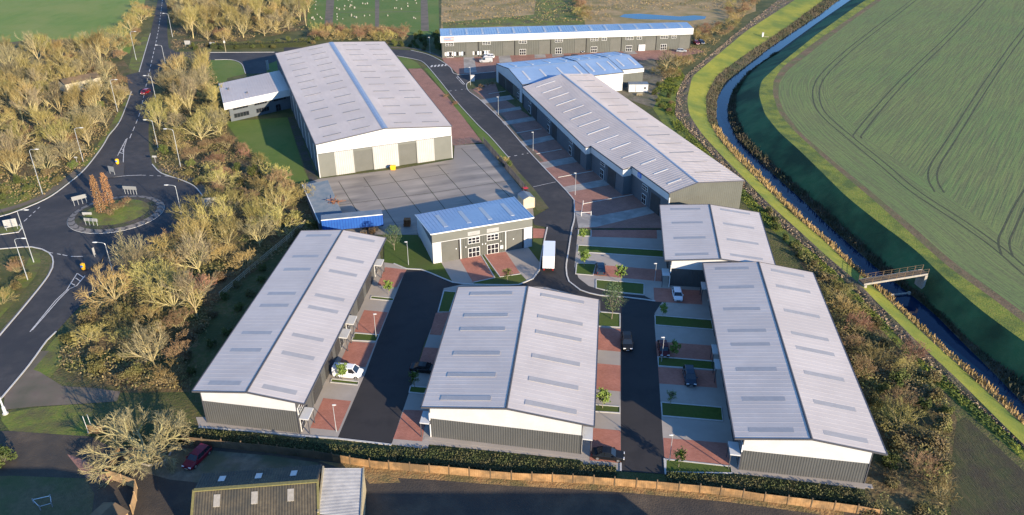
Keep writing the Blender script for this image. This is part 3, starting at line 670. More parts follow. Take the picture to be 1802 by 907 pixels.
    def ring(r0, r1, z0, z1, m, name, n=72):
        mb = MB()
        for k in range(n):
            a, b = 6.28319 * k / n, 6.28319 * (k + 1) / n
            mb.poly([(cx + r0 * math.cos(a), cy + r0 * math.sin(a), z0), (cx + r1 * math.cos(a), cy + r1 * math.sin(a), z1), (cx + r1 * math.cos(b), cy + r1 * math.sin(b), z1), (cx + r0 * math.cos(b), cy + r0 * math.sin(b), z0)])
        o = mb.build(name, m); o['kind'] = 'structure'
    ring(8.9, 10.5, .32, .12, 'apron_dark', 'roundabout_apron'); ring(10.5, 10.62, .12, .0, 'kerb', 'roundabout_kerb')
    ring(0, 7.2, .95, .5, 'verge', 'roundabout_lawn'); ring(7.2, 8.9, .5, .32, 'gravel_dark', 'roundabout_path')
    mb = MB(); n = 26
    for k in range(n):
        a0 = 6.28319 * k / n
        def pt(a, r): return (cx + r * math.cos(a), cy + r * math.sin(a), .325 - (r - 8.9) / 1.6 * .2 + .012)
        da = 6.28319 / n * .74; sh = .07
        rm = 9.7
        mb.poly([pt(a0, 9.0), pt(a0 + sh, rm), pt(a0 + sh + da, rm), pt(a0 + da, 9.0)]); mb.poly([pt(a0 + sh, rm), pt(a0, 10.42), pt(a0 + da, 10.42), pt(a0 + sh + da, rm)])
    o = mb.build('apron_chevrons', 'apron'); o['kind'] = 'structure'
    # farmyard in front
    sheet('farm_yard', [(-60, 762), (17, 759), (85, 764), (160, 769), (200, 790), (324, 782), (480, 798), (570, 810), (643, 822), (760, 833), (900, 845), (1000, 850), (1106, 857), (1176, 863), (1278, 873), (1350, 884), (1485, 901), (1700, 930), (1700, 1200), (-60, 1200)], 'farm', .02)
    sheet('earth_verge', [(560, 812), (643, 820), (760, 832), (900, 844), (1000, 849), (1106, 857), (1278, 873), (1485, 901), (1485, 912), (1278, 884), (1106, 868), (1000, 861), (900, 856), (760, 845), (700, 842), (705, 850), (650, 852), (640, 838)], 'earth', .03)
    sheet('gravel_yard', [(208, 815), (245, 800), (330, 790), (480, 803), (560, 815), (560, 830), (350, 850), (300, 845), (262, 835)], 'gravel', .026)
    sheet('tree_bed', [(244, 815), (248, 790), (303, 786), (300, 800), (286, 816), (262, 821)], 'gravel_dark', .04)
    ribbon('stone_edging', [(245, 816), (262, 821), (286, 816), (300, 801), (303, 787)], .2, 'stone', .03, .18)
    sheet('brick_drive', [(118, 800), (150, 811), (200, 848), (176, 845), (152, 842)], 'brick_old', .03)
    sheet('garden_lawn', [(-60, 842), (20, 838), (152, 843), (166, 870), (160, 920), (-60, 920)], 'dry_lawn', .03)

# ================================================================== BUILDINGS
class Plan:
    """a footprint given by its four eaves corners (front left, front right, back left, back right)"""
    def __init__(s, corners, z):
        s.Q = [Vector(G(*c, z)) for c in corners]
        s.W = (s.Q[1] - s.Q[0]).length; s.L = (s.Q[2] - s.Q[0]).length
    def P(s, u, v, z):
        a, b = u / s.W, v / s.L; Q = s.Q
        p = Q[0] * ((1 - a) * (1 - b)) + Q[1] * (a * (1 - b)) + Q[2] * ((1 - a) * b) + Q[3] * (a * b)
        return (p.x, p.y, z)
    def inv(s, px, z):
        t = Vector(G(*px, z)); u, v = s.W / 2, s.L / 2
        for _ in range(25):
            p = Vector(s.P(u, v, 0)[:2]); pu = Vector(s.P(u + .01, v, 0)[:2]); pv = Vector(s.P(u, v + .01, 0)[:2])
            a, b = (pu - p) * 100, (pv - p) * 100; r = t - p; D = a.x * b.y - a.y * b.x
            u += (r.x * b.y - r.y * b.x) / D; v += (a.x * r.y - a.y * r.x) / D
        return u, v

def ribwall(mb, p0, p1, z0, z1, pitch=.36, depth=.03):
    """profiled cladding from p0 to p1 (outside on the right-hand side)"""
    (u0, v0), (u1, v1) = p0, p1
    ln = math.hypot(u1 - u0, v1 - v0); du, dv = (u1 - u0) / ln, (v1 - v0) / ln; nu, nv = dv, -du
    zt = z1 if callable(z1) else (lambda d: z1)
    prof = []; d = 0.0
    while d < ln - 1e-6:
        for f, o in ((0, 0), (.35, 0), (.5, depth), (.85, depth)):
            q = d + f * pitch
            if q < ln: prof.append((q, o))
        d += pitch
    prof.append((ln, 0))
    for (a, oa), (b, ob) in zip(prof, prof[1:]):
        pa = (u0 + du * a + nu * oa, v0 + dv * a + nv * oa); pb = (u0 + du * b + nu * ob, v0 + dv * b + nv * ob)
        mb.poly([(*pa, z0), (*pb, z0), (*pb, zt(b)), (*pa, zt(a))])

def flatwall(mb, p0, p1, z0, z1, out=0.0):
    (u0, v0), (u1, v1) = p0, p1
    ln = math.hypot(u1 - u0, v1 - v0); nu, nv = (v1 - v0) / ln * out, -(u1 - u0) / ln * out
    zt = z1 if callable(z1) else (lambda d: z1)
    n = 12 if callable(z1) else 1
    for i in range(n):
        a, b = ln * i / n, ln * (i + 1) / n
        A = (u0 + (u1 - u0) * i / n + nu, v0 + (v1 - v0) * i / n + nv); B = (u0 + (u1 - u0) * (i + 1) / n + nu, v0 + (v1 - v0) * (i + 1) / n + nv)
        mb.poly([(*A, z0), (*B, z0), (*B, zt(b)), (*A, zt(a))])

def onwall(plan, p0, p1, a, b, z0, z1, out, name, m, parent):
    """a slab standing proud of the wall p0-p1 between distances a and b"""
    (u0, v0), (u1, v1) = p0, p1
    ln = math.hypot(u1 - u0, v1 - v0); du, dv = (u1 - u0) / ln, (v1 - v0) / ln; nu, nv = dv, -du
    mb = MB(plan.P)
    pts = [(u0 + du * q + nu * o, v0 + dv * q + nv * o) for q, o in ((a, out), (b, out), (b, -.05), (a, -.05))]
    mb.hexa([(*p, z0) for p in pts] + [(*p, z1) for p in pts])
    return mb.build(name, m, parent)

def window(plan, p0, p1, a, b, z0, z1, parent, cols=3, mid=True, name='window', fm='frame'):
    fr = onwall(plan, p0, p1, a, b, z0, z1, .10, 'window', fm, parent)
    fr.name = name
    (u0, v0), (u1, v1) = p0, p1
    ln = math.hypot(u1 - u0, v1 - v0); du, dv = (u1 - u0) / ln, (v1 - v0) / ln; nu, nv = dv, -du
    mb = MB(plan.P); g = .09; w = (b - a - g * (cols + 1)) / cols
    rows = [(z0 + g, (z0 + z1) / 2 - g / 2), ((z0 + z1) / 2 + g / 2, z1 - g)] if mid else [(z0 + g, z1 - g)]
    for k in range(cols):
        q0 = a + g + k * (w + g)
        for r0, r1 in rows:
            A = (u0 + du * q0 + nu * .115, v0 + dv * q0 + nv * .115); B = (u0 + du * (q0 + w) + nu * .115, v0 + dv * (q0 + w) + nv * .115)
            mb.poly([(*A, r0), (*B, r0), (*B, r1), (*A, r1)])
    gl = mb.build('pane', 'glass', None)
    for vx in gl.data.vertices: vx.co -= parent.location
    gl.parent = fr
    return fr

def shutter(plan, p0, p1, a, b, h, parent, m='shutter', z0=.02):
    (u0, v0), (u1, v1) = p0, p1
    ln = math.hypot(u1 - u0, v1 - v0); du, dv = (u1 - u0) / ln, (v1 - v0) / ln; nu, nv = dv, -du
    mb = MB(plan.P); n = max(6, int(h / .3))
    A = lambda q, o: (u0 + du * q + nu * o, v0 + dv * q + nv * o)
    for k in range(n):
        za, zb = z0 + (h - z0) * k / n, z0 + (h - z0) * (k + 1) / n
        mb.poly([(*A(a, .09), za), (*A(b, .09), za), (*A(b, .115), zb), (*A(a, .115), zb)])
        mb.poly([(*A(a, .115), zb), (*A(b, .115), zb), (*A(b, .09), zb), (*A(a, .09), zb)])
    mb.poly([(*A(a, .0), z0), (*A(a, .09), z0), (*A(a, .115), h), (*A(a, .0), h)]); mb.poly([(*A(b, .09), z0), (*A(b, .0), z0), (*A(b, .0), h), (*A(b, .115), h)])
    return mb.build('loading_door', m, parent)

def roof_gable(plan, he, hr, parent, m, pitch=1.0, th=.16, rib=.014, ribw=.16, trim='roof_dark', ridge_m='roof_dark', W=None, L=None, ridge_w=.17, v0=0.0):
    W = W or plan.W; L = L or plan.L
    z = lambda u: he + (hr - he) * (1 - abs(2 * u / W - 1))
    mb = MB(plan.P); n = max(2, int(L / 12))
    for k in range(n):
        a, b = v0 + (L - v0) * k / n, v0 + (L - v0) * (k + 1) / n
        mb.poly([(0, a, he), (W / 2, a, hr), (W / 2, b, hr), (0, b, he)]); mb.poly([(W / 2, a, hr), (W, a, he), (W, b, he), (W / 2, b, hr)])
    v = v0 + pitch / 2
    while v < L:
        for ua, ub in ((.02, W / 2 - .05), (W / 2 + .05, W - .02)):
            za, zb = z(ua), z(ub); w = ribw / 2
            pa = [(ua, v - w, za), (ub, v - w, zb), (ub, v - w * .6, zb + rib), (ua, v - w * .6, za + rib)]
            pb = [(ua, v + w, za), (ub, v + w, zb), (ub, v + w * .6, zb + rib), (ua, v + w * .6, za + rib)]
            mb.poly(pa); mb.poly([pa[3], pa[2], pb[2], pb[3]]); mb.poly(pb[::-1])
        v += pitch
    roof = mb.build('roof', m, parent)
    # soffit and verge trim
    t = MB(plan.P)
    for (ua, ub) in ((0, W / 2), (W / 2, W)):
        t.poly([(ua, v0, z(ua) - th), (ua, L, z(ua) - th), (ub, L, z(ub) - th), (ub, v0, z(ub) - th)])
    e = .07
    for vv, s in ((v0, -1), (L, 1)):
        for ua, ub in ((-e, W / 2), (W / 2, W + e)):
            za, zb = z(max(0, ua)), z(min(W, ub))
            t.hexa([(ua, vv - .02 if s > 0 else vv - .09, za - th - .04), (ub, vv - .02 if s > 0 else vv - .09, zb - th - .04), (ub, vv + .09 if s > 0 else vv + .02, zb - th - .04), (ua, vv + .09 if s > 0 else vv + .02, za - th - .04),
                    (ua, vv - .02 if s > 0 else vv - .09, za + .07), (ub, vv - .02 if s > 0 else vv - .09, zb + .07), (ub, vv + .09 if s > 0 else vv + .02, zb + .07), (ua, vv + .09 if s > 0 else vv + .02, za + .07)])
    t.build('roof_trim', trim, parent)
    for ua, ub in ((-.16, .0), (W, W + .16)):
        g = MB(plan.P)
        for k in range(n):
            a, b = v0 + (L - v0) * k / n, v0 + (L - v0) * (k + 1) / n
            g.box(ua, a, he - th - .06, ub, b, he + .035)
        g.build('gutter', trim, parent)
    r = MB(plan.P)
    for k in range(n):
        a, b = v0 + (L - v0) * k / n, v0 + (L - v0) * (k + 1) / n; w = ridge_w
        r.poly([(W / 2 - w, a, z(W / 2 - w) + .065), (W / 2, a, hr + .1), (W / 2, b, hr + .1), (W / 2 - w, b, z(W / 2 - w) + .065)])
        r.poly([(W / 2, a, hr + .1), (W / 2 + w, a, z(W / 2 + w) + .065), (W / 2 + w, b, z(W / 2 + w) + .065), (W / 2, b, hr + .1)])
    r.build('ridge_cap', ridge_m, parent)
    return roof, z

def rooflight(plan, z, ua, ub, v, w, roof, parent, m, up=.09):
    mb = MB(plan.P)
    a, b = v - w / 2, v + w / 2
    bot = [(ua, a), (ub, a), (ub, b), (ua, b)]
    mb.hexa([(u, q, z(u) - .02) for u, q in bot] + [(u, q, z(u) + up) for u, q in bot])
    o = mb.build('rooflight', m, parent); o.parent = roof
    return o

def gable_block(name, label, corners, he, hr, inset, hg, lights_l, lights_r, lm_l, lm_r, right_units=(), left_units=(), group=None, upstand=.016, roof='roof_new', mwidth=1.05, rows=None, front_band=True):
    """modern unit block: profiled grey walls, white band and gables, two roof slopes with rooflights"""
    pl = Plan(corners, he); il, ir, if_, ib = inset; W, L = pl.W, pl.L
    base = pl.P(W / 2, if_, 0); t = thing(name, label, 'building', base, group)
    u0, u1, v0, v1 = il, W - ir, if_, L - ib
    rf, z = roof_gable(pl, he, hr, t, roof)
    und = lambda d, a=u0, s=1: z(a + s * d) - .2
    mb = MB(pl.P)
    ribwall(mb, (u0, v0), (u1, v0), .0, hg); ribwall(mb, (u1, v0), (u1, v1), 0, he - .2, .6); ribwall(mb, (u1, v1), (u0, v1), 0, lambda d: z(u1 - d) - .2); ribwall(mb, (u0, v1), (u0, v0), 0, he - .2, .6)
    mb.build('wall', 'clad', t)
    wb = MB(pl.P)
    flatwall(wb, (u0, v0), (u1, v0), hg, und, .08)
    wb.poly([(u0, v0 - .08, hg), (u0, v0 + .02, hg), (u1, v0 + .02, hg), (u1, v0 - .08, hg)])
    wb.build('gable_band', 'white', t)
    if front_band:
        for uu in (u0 - .06, u1 - .06):
            dr = MB(pl.P); dr.box(uu, v0 - .12, 0, uu + .13, v0 - .01, he - .2); dr.build('corner_trim', 'roof_dark', t)
    pn = MB(pl.P); pn.box(u0 - 1.0, v0 - .9, .0, u1 + 1.0, v0 - .1, .085); pn.build('plinth', 'concrete', t)
    for lights, (fa, fb), lm in ((lights_l, (.20, .80), lm_l), (lights_r, (.20, .80), lm_r)):
        left = lights is lights_l
        for px in lights:
            uc, v = pl.inv(px, (he + hr) / 2)
            ua, ub = (W / 2 * fa, W / 2 * fb) if left else (W / 2 * (2 - fb), W / 2 * (2 - fa))
            rooflight(pl, z, ua, ub, v, mwidth, rf, t, lm, upstand)
    for units, p0, p1 in ((right_units, (u1, v0), (u1, v1)), (left_units, (u0, v1), (u0, v0))):
        ln = abs(p1[1] - p0[1]); wl = p0[0]; out = 1 if wl > W / 2 else -1
        for kind, d in units:
            q = d if out > 0 else ln - d
            if kind == 'door':
                shutter(pl, p0, p1, q - 2.1, q + 2.1, 4.4, t)
            elif kind == 'post':
                onwall(pl, p0, p1, q - .25, q + .25, 0, he - .25, .16, 'pier', 'clad', t)
            else:
                window(pl, p0, p1, q - 1.0, q + 1.0, .05, 2.5, t, 2, True, 'entrance_door')
                window(pl, p0, p1, q - 1.2, q + 1.2, 3.4, 4.7, t, 3)
                c = MB(pl.P); a, b = v0 + d - 1.35, v0 + d + 1.35
                ua, ub = (wl + .12, wl + 1.55) if out > 0 else (wl - 1.55, wl - .12)
                c.box(ua, a, 2.75, ub, b, 2.95); c.build('entrance_canopy', 'white', t)
                ue = ub - .12 if out > 0 else ua + .12
                for vv in (a + .12, b - .12):
                    pp = MB(pl.P); pp.box(ue - .06, vv - .06, 0.05, ue + .06, vv + .06, 2.75); pp.build('canopy_post', 'roof_dark', t)
    return t, pl

def vpos(pl, px, z, v0): return pl.inv(px, z)[1] - v0

def units_from(pl_c, he, v0, canopies, doors=()):
    pl = Plan(pl_c, he)
    return [('entrance', vpos(pl, p, 2.9, v0)) for p in canopies] + [('door', d) for d in doors]

def strokes(pl, p0, p1, a, b, z0, z1, out, m, parent, seed, n=7):
    """small marks of lettering too small to read on the survey"""
    r = random.Random(seed); (u0, v0), (u1, v1) = p0, p1
    ln = math.hypot(u1 - u0, v1 - v0); du, dv = (u1 - u0) / ln, (v1 - v0) / ln; nu, nv = dv, -du
    mb = MB(pl.P); w = (b - a) / n
    P = lambda q: (u0 + du * q + nu * out, v0 + dv * q + nv * out)
    for k in range(n):
        q = a + k * w; s = w * .22
        mb.poly([(*P(q), z0), (*P(q + s), z0), (*P(q + s), z1), (*P(q), z1)])
        for zz in r.sample((z0, (z0 + z1) / 2 - s / 2, z1 - s), 2):
            mb.poly([(*P(q + s), zz), (*P(q + w * .75), zz), (*P(q + w * .75), zz + s), (*P(q + s), zz + s)])
    return mb.build('lettering', m, parent)

def new_blocks():
    A = [(338.6, 688.7), (534.6, 711), (530.4, 406.5), (679, 419)]
    B = [(741.9, 716.8), (1045, 750.5), (806.7, 505.8), (1053.9, 527.7)]
    C = [(1293.8, 772), (1560.6, 799.8), (1237.5, 463.8), (1430.4, 480.2)]
    E_ = [(1170.4, 458.2), (1365, 470), (1161.4, 361.2), (1336, 374.5)]
    al = [(342, 415), (292, 451.5), (272, 474.5), (495 - 20, 517)]
    al = [(563, 415), (539, 451.5), (524, 474.5), (497, 517), (484, 538), (462, 587), (440, 617), (411, 676)]
    ar = [(637, 421), (618, 458), (605, 481), (582, 524), (570, 545), (543, 594), (525, 626), (494, 686)]
    au = units_from(A, 6.1, .4, [(671, 462), (622, 563), (608, 586.5), (540, 727)], (2.0 + 7.0, 15.5, 21.5, 36.5, 43.0))
    gable_block('unit_block', 'pale roofed unit block with dark grey walls, leftmost of the new blocks and the longest', A, 6.1, 7.1, (1.1, 1.4, .3, .4), 4.3, al, ar, 'light_panel', 'light_panel', right_units=au)
    bl = [(864, 517), (852, 555), (846, 579), (838, 622), (829, 660), (818, 701)]
    br = [(991, 526), (984, 564), (979, 591), (977, 634), (973, 675), (968, 717)]
    bu = units_from(B, 5.8, .4, [(1032, 762.5)], (9, 17, 25))
    blu = units_from(B, 5.8, .4, [(752, 735)], (9, 17, 26))
    gable_block('unit_block', 'widest pale roofed unit block standing in the middle between two new roads', B, 5.8, 7.3, (1.1, 1.6, .4, .4), 3.6, bl, br, 'light_panel', 'light_panel', right_units=bu, left_units=blu, upstand=.07)
    cl = [(1292, 473), (1300, 506), (1306, 544), (1315, 582), (1320, 606), (1331, 650), (1340, 702), (1350, 756)]
    cr = [(1387, 481), (1399, 509), (1411, 552), (1425, 592), (1435, 618), (1450, 662), (1469, 714), (1489, 769)]
    cu = units_from(C, 6.0, .5, [(1240, 503), (1260, 615), (1264, 641), (1294.5, 789.6)], (6.5, 13, 21, 36, 42))
    gable_block('unit_block', 'long pale roofed unit block on the right beside the overgrown hedge', C, 6.0, 7.3, (1.3, 1.6, .5, .4), 3.7, cl, cr, 'light_panel', 'light_panel', left_units=cu)
    el = [(1206, 368), (1210, 392), (1216, 419), (1221, 448)]
    er = [(1297, 373), (1304, 398), (1315, 426), (1323, 453)]
    eu = units_from(E_, 6.0, .6, [(1173, 479)], (8, 16))
    gable_block('unit_block', 'short square unit block tucked behind the long right hand block', E_, 6.0, 7.05, (1.3, 1.4, .6, .3), 4.0, el, er, 'light_panel', 'light_panel', left_units=eu)

def warehouse():
    he, hr = 9.2, 11.1
    pl = Plan([(555.2, 254.8), (795, 222.4), (484.7, 94.3), (676.7, 73.5)], he); W, L = pl.W, pl.L
    t = thing('warehouse', 'largest warehouse, pale ribbed roof with a blue ridge line, behind the concrete yard', 'building', pl.P(W / 2, 0, 0))
    rf, z = roof_gable(pl, he, hr, t, 'roof_old', pitch=.9, rib=.022, ribw=.16, ridge_m='ridge_blue', ridge_w=.75)
    v0, v1, u0, u1 = .15, L - .15, .12, W - .15
    mb = MB(pl.P)
    flatwall(mb, (u0, v0), (u1, v0), 6.5, lambda d: z(u0 + d) - .18); mb.build('gable_band', 'white', t)
    xs = [562, 594, 627, 661.5, 705, 737.5, 768, 798]; ys = [316, 312, 308, 303.5, 296, 291, 286.8, 283]
    us = [pl.inv(p, 0)[0] for p in zip(xs, ys)]; us[0] = u0; us[-1] = u1
    kinds = ['panel', 'white_door', 'recess', 'white_door', 'recess', 'white_door', 'panel']
    body = MB(pl.P)
    for k, kd in enumerate(kinds):
        a, b = us[k], us[k + 1]
        if kd == 'panel':
            wp_ = MB(pl.P); flatwall(wp_, (a, v0), (b, v0), 0, 6.5); wp_.build('wall_panel', 'clad_light', t)
        elif kd == 'white_door':
            d = MB(pl.P); ribwall(d, (a, v0), (b, v0), 0, 6.5, .55, .07); d.build('white_panel', 'white_door', t)
        else:
            body = MB(pl.P)
            shutter(pl, (u0, v0 + .3), (u1, v0 + .3), a - u0 + .25, b - u0 - .1, 5.9, t, 'shutter_grey')
            flatwall(body, (a, v0), (b, v0), 5.9, 6.5)
            body.poly([(a, v0, 5.9), (b, v0, 5.9), (b, v0 + .35, 5.9), (a, v0 + .35, 5.9)])
            body.box(b - .12, v0 - .01, 0, b, v0 + .35, 5.9); body.box(a, v0 - .01, 0, a + .25, v0 + .35, 5.9); body.build('door_surround', 'clad_light', t)
    hl = MB(pl.P); hl.box(u0, v0 - .06, 6.42, u1, v0 + .0, 6.56); hl.build('band_trim', 'clad', t)
    sd = MB(pl.P)
    ribwall(sd, (u0, v1), (u0, v0), 0, he - .2, .8, .07); ribwall(sd, (u1, v0), (u1, v1), 0, he - .2, .8, .07); ribwall(sd, (u1, v1), (u0, v1), 0, lambda d: z(u1 - d) - .18, .8)
    sd.build('side_wall', 'clad_shade_blue', t)
    for k in range(7):
        q = 4 + k * 9
        onwall(pl, (u0, v1), (u0, v0), L - q - 2.6, L - q - 1.6, 0.02, 7.4, .1, 'downpipe_panel', 'white', t)
    for a in (u0 - .06, u1 - .14):
        pts = MB(pl.P); pts.box(a, v0 - .1, 0, a + .2, v0, 6.5); pts.build('corner_trim', 'white', t)
    for k in range(13):
        v = 4.2 + k * (L - 9) / 12.0
        for f in (.14, .56):
            ln = W / 2 * .26
            rooflight(pl, z, W / 2 * f, W / 2 * f + ln, v, .42, rf, t, 'light_dark', .1)
            u = W - W / 2 * f; rooflight(pl, z, u - ln, u, v, .42, rf, t, 'light_dark', .1)
    sg = pl.inv((690, 299), 0)
    # office wing
    he2 = 6.0
    q = Plan([(394, 185), (511, 160), (385, 147.3), (492, 124)], he2); W2, L2 = q.W, q.L
    x = thing('office_wing', 'two storey office wing with a flat pale roof, left of the largest warehouse', 'building', q.P(W2 / 2, 2, 0))
    zr = lambda u, v: he2 + .5 - .5 * (v / L2)
    r = MB(q.P)
    r.poly([(0, 0, zr(0, 0)), (W2, 0, zr(0, 0)), (W2, L2, zr(0, L2)), (0, L2, zr(0, L2))])
    v = .4
    while v < W2:
        r.hexa([(v - .05, 0, zr(0, 0)), (v + .05, 0, zr(0, 0)), (v + .05, L2, zr(0, L2)), (v - .05, L2, zr(0, L2)), (v - .05, 0, zr(0, 0) + .04), (v + .05, 0, zr(0, 0) + .04), (v + .05, L2, zr(0, L2) + .04), (v - .05, L2, zr(0, L2) + .04)]); v += .9
    rr = r.build('roof', 'roof_old', x)
    for px in ((402, 159), (435, 166)):
        a, b = q.inv(px, he2); vb = MB(q.P); vb.box(a - .3, b - .3, he2 - .2, a + .3, b + .3, he2 + .75); o = vb.build('roof_vent', 'roof_dark', x); o.parent = rr
    fa = MB(q.P)
    fa.hexa([(-.1, -.1, he2 - 1.6), (W2, -.1, he2 - 1.6), (W2, .05, he2 - 1.6), (-.1, .05, he2 - 1.6), (-.1, -.1, he2 + .55), (W2, -.1, he2 + .55), (W2, .05, he2 + .55), (-.1, .05, he2 + .55)])
    fa.hexa([(-.1, .06, he2 - 1.2), (.05, .06, he2 - 1.2), (.05, L2, he2 - 1.2), (-.1, L2, he2 - 1.2), (-.1, .06, he2 + .55), (.05, .06, he2 + .55), (.05, L2, he2 + .02), (-.1, L2, he2 + .02)])
    fa.build('fascia', 'white', x)
    w = MB(q.P); a0, b0 = 1.4, 1.0
    for p0, p1 in (((a0, b0), (W2, b0)), ((W2, b0), (W2, L2 - .4)), ((W2, L2 - .4), (a0, L2 - .4)), ((a0, L2 - .4), (a0, b0))): flatwall(w, p0, p1, 0, he2 - .05)
    w.poly([(0, 0, he2 - .8), (W2, 0, he2 - .8), (W2, L2, he2 - .8), (0, L2, he2 - .8)])
    w.build('wall', 'clad_shade_blue', x)
    for a, b in ((1.2, 6.2), (8.3, 12.6), (14.8, 19.2)): window(q, (a0, b0), (W2, b0), a, b, 3.4, 4.7, x, 5, False, fm='roof_dark')
    for a, b in ((1.2, 6.2), (8.6, 13.0)): window(q, (a0, b0), (W2, b0), a, b, .9, 2.3, x, 5, False, fm='roof_dark')
    window(q, (a0, b0), (W2, b0), 15.3, 17.0, .05, 2.3, x, 2, True, 'entrance_door', 'roof_dark')

def terrace():
    """long stepped terrace, its left front stepping back twice"""
    he, hr = 7.5, 9.0
    pl = Plan([(1177.3, 340.4), (1310, 318), (919, 149), (1040.6, 130)], he); W, L = pl.W, pl.L
    t = thing('terrace_building', 'long ribbed roof terrace with stepped front, pale rooflights and a grey gable end', 'building', pl.P(W / 2, 0, 0))
    ridge = lambda v: pl.inv((1230 + (991 - 1230) * 0, 323), hr)[0] if False else None
    ur0, _ = pl.inv((1230, 323), hr); ur1, _ = pl.inv((991, 131.7), hr)
    UR = lambda v: ur0 + (ur1 - ur0) * v / L
    vs1 = pl.inv((1115, 290.5), he)[1]; vs2 = pl.inv((1046.5, 249.5), he)[1]
    # steps: left eaves position for each length
    u_a = 0.0; p2 = pl.inv((1096.5, 294.5), he); p1 = pl.inv((1031, 253.5), he)
    def UL(v):
        if v < p2[1]: return u_a
        if v < p1[1]: return p2[0] + .0
        return p1[0] - (p1[0] - 0) * ((v - p1[1]) / (L - p1[1])) if p1[1] < L else 0
    segs = [(0, p2[1], 0.0, 0.0), (p2[1], p1[1], p2[0], p2[0]), (p1[1], L, p1[0], 0.0)]
    s0 = pl.inv((1113, 289.7), he)[0]; s1 = pl.inv((1046, 248.5), he)[0]
    rf = MB(pl.P); trim = MB(pl.P); band = MB(pl.P); wall = MB(pl.P); front = MB(pl.P); rib = .03
    sl = (hr - he) / UR(0)
    def zl(u, v): return hr - (UR(v) - u) * sl
    def zrr(u, v): return hr - (u - UR(v)) / (W - UR(v)) * (hr - he)
    info = []
    for k, (a, b, ua, ub) in enumerate(segs):
        def U(v, a=a, b=b, ua=ua, ub=ub): return ua + (ub - ua) * (v - a) / (b - a)
        info.append((a, b, U))
        rf.poly([(U(a), a, zl(U(a), a)), (UR(a), a, hr), (UR(b), b, hr), (U(b), b, zl(U(b), b))])
        rf.poly([(UR(a), a, hr), (W, a, he), (W, b, he), (UR(b), b, hr)])
        v = a + .4
        while v < b:
            for (q0, q1, f) in ((U(v) + .02, UR(v) - .1, zl), (UR(v) + .1, W - .02, zrr)):
                A0 = [(q0, v - .06, f(q0, v)), (q1, v - .06, f(q1, v)), (q1, v - .03, f(q1, v) + rib), (q0, v - .03, f(q0, v) + rib)]
                B0 = [(q0, v + .06, f(q0, v)), (q1, v + .06, f(q1, v)), (q1, v + .03, f(q1, v) + rib), (q0, v + .03, f(q0, v) + rib)]
                rf.poly(A0); rf.poly([A0[3], A0[2], B0[2], B0[3]]); rf.poly(B0[::-1])
            v += 1.0
        e0, e1 = zl(U(a), a), zl(U(b), b)
        # white eaves band on the front
        band.poly([(U(b) + .05, b, e1 - 1.9), (U(a) + .05, a, e0 - 1.9), (U(a) + .05, a, e0 - .1), (U(b) + .05, b, e1 - .1)])
        trim.hexa([(U(a) - .12, a, e0 - .15), (U(a) + .06, a, e0 - .15), (U(b) + .06, b, e1 - .15), (U(b) - .12, b, e1 - .15), (U(a) - .12, a, e0 + .06), (U(a) + .06, a, e0 + .06), (U(b) + .06, b, e1 + .06), (U(b) - .12, b, e1 + .06)])
        ribwall(front, (U(b) + .35, b), (U(a) + .35, a), 0, min(e0, e1) - 1.85, .6)
        sf = MB(pl.P); sf.poly([(U(a) + .04, a, e0 - 1.9), (U(b) + .04, b, e1 - 1.9), (U(b) + .4, b, e1 - 1.9), (U(a) + .4, a, e0 - 1.9)]); sf.build('soffit', 'roof_dark', t)
    for k in (1, 2):
        a = info[k][0]; uo, ui = info[k][2](a), info[k - 1][2](a)
        lo_, hi_ = min(uo, ui), max(uo, ui)
        if hi_ - lo_ > .2:
            band.poly([(lo_ + .05, a - .04, zl(lo_, a) - 1.9), (hi_, a - .04, zl(lo_, a) - 1.9), (hi_, a - .04, zl(hi_, a) - .1), (lo_ + .05, a - .04, zl(lo_, a) - .1)])
            trim.box(lo_ - .1, a - .12, zl(lo_, a) - .12, hi_, a - .02, zl(lo_, a) + .1)
            flatwall(front, (lo_ + .35, a - .02), (hi_ + .4, a - .02), 0, zl(lo_, a) - 1.85)
    roof = rf.build('roof', 'roof_old', t); band.build('eaves_band', 'white', t)
    for (a, b, U) in info:
        n = max(1, round((b - a) / 6))
        pass
    ribwall(wall, (0.35, .25), (W - .1, .25), 0, lambda d: (zl(.35 + d, 0) if .35 + d < UR(0) else zrr(.35 + d, 0)) - .12, .55)
    wall.build('gable_wall', 'clad_old', t); wall = MB(pl.P)
    ribwall(wall, (W - .1, .25), (W - .1, L - .1), 0, he - .1, .6); wall.build('side_wall', 'clad_old', t); wall = MB(pl.P); ribwall(wall, (W - .1, L - .1), (.1, L - .1), 0, lambda d: (zrr(W - d, L) if W - d > UR(L) else zl(W - d, L)) - .1, .6)
    for a, b, f in ((-.1, UR(0), zl), (UR(0), W + .1, zrr)):
        trim.hexa([(a, -.12, f(a, 0) - .2), (b, -.12, f(b, 0) - .2), (b, .02, f(b, 0) - .2), (a, .02, f(a, 0) - .2), (a, -.12, f(a, 0) + .06), (b, -.12, f(b, 0) + .06), (b, .02, f(b, 0) + .06), (a, .02, f(a, 0) + .06)])
    trim.build('roof_trim', 'roof_dark', t); wall.build('rear_wall', 'clad_old', t); front.build('front_wall', 'clad_shade_blue', t)  # front gets the cladding with shade painted in, gable the plain one
    cp = MB(pl.P); cp.box(.2, .0, 0, .45, .2, he - 1.2); cp.build('corner_post', 'white', t)
    r = MB(pl.P)
    r.poly([(UR(0) - .3, 0, zl(UR(0) - .3, 0) + .07), (UR(0), 0, hr + .1), (UR(L), L, hr + .1), (UR(L) - .3, L, zl(UR(L) - .3, L) + .07)])
    r.poly([(UR(0), 0, hr + .1), (UR(0) + .3, 0, zrr(UR(0) + .3, 0) + .07), (UR(L) + .3, L, zrr(UR(L) + .3, L) + .07), (UR(L), L, hr + .1)])
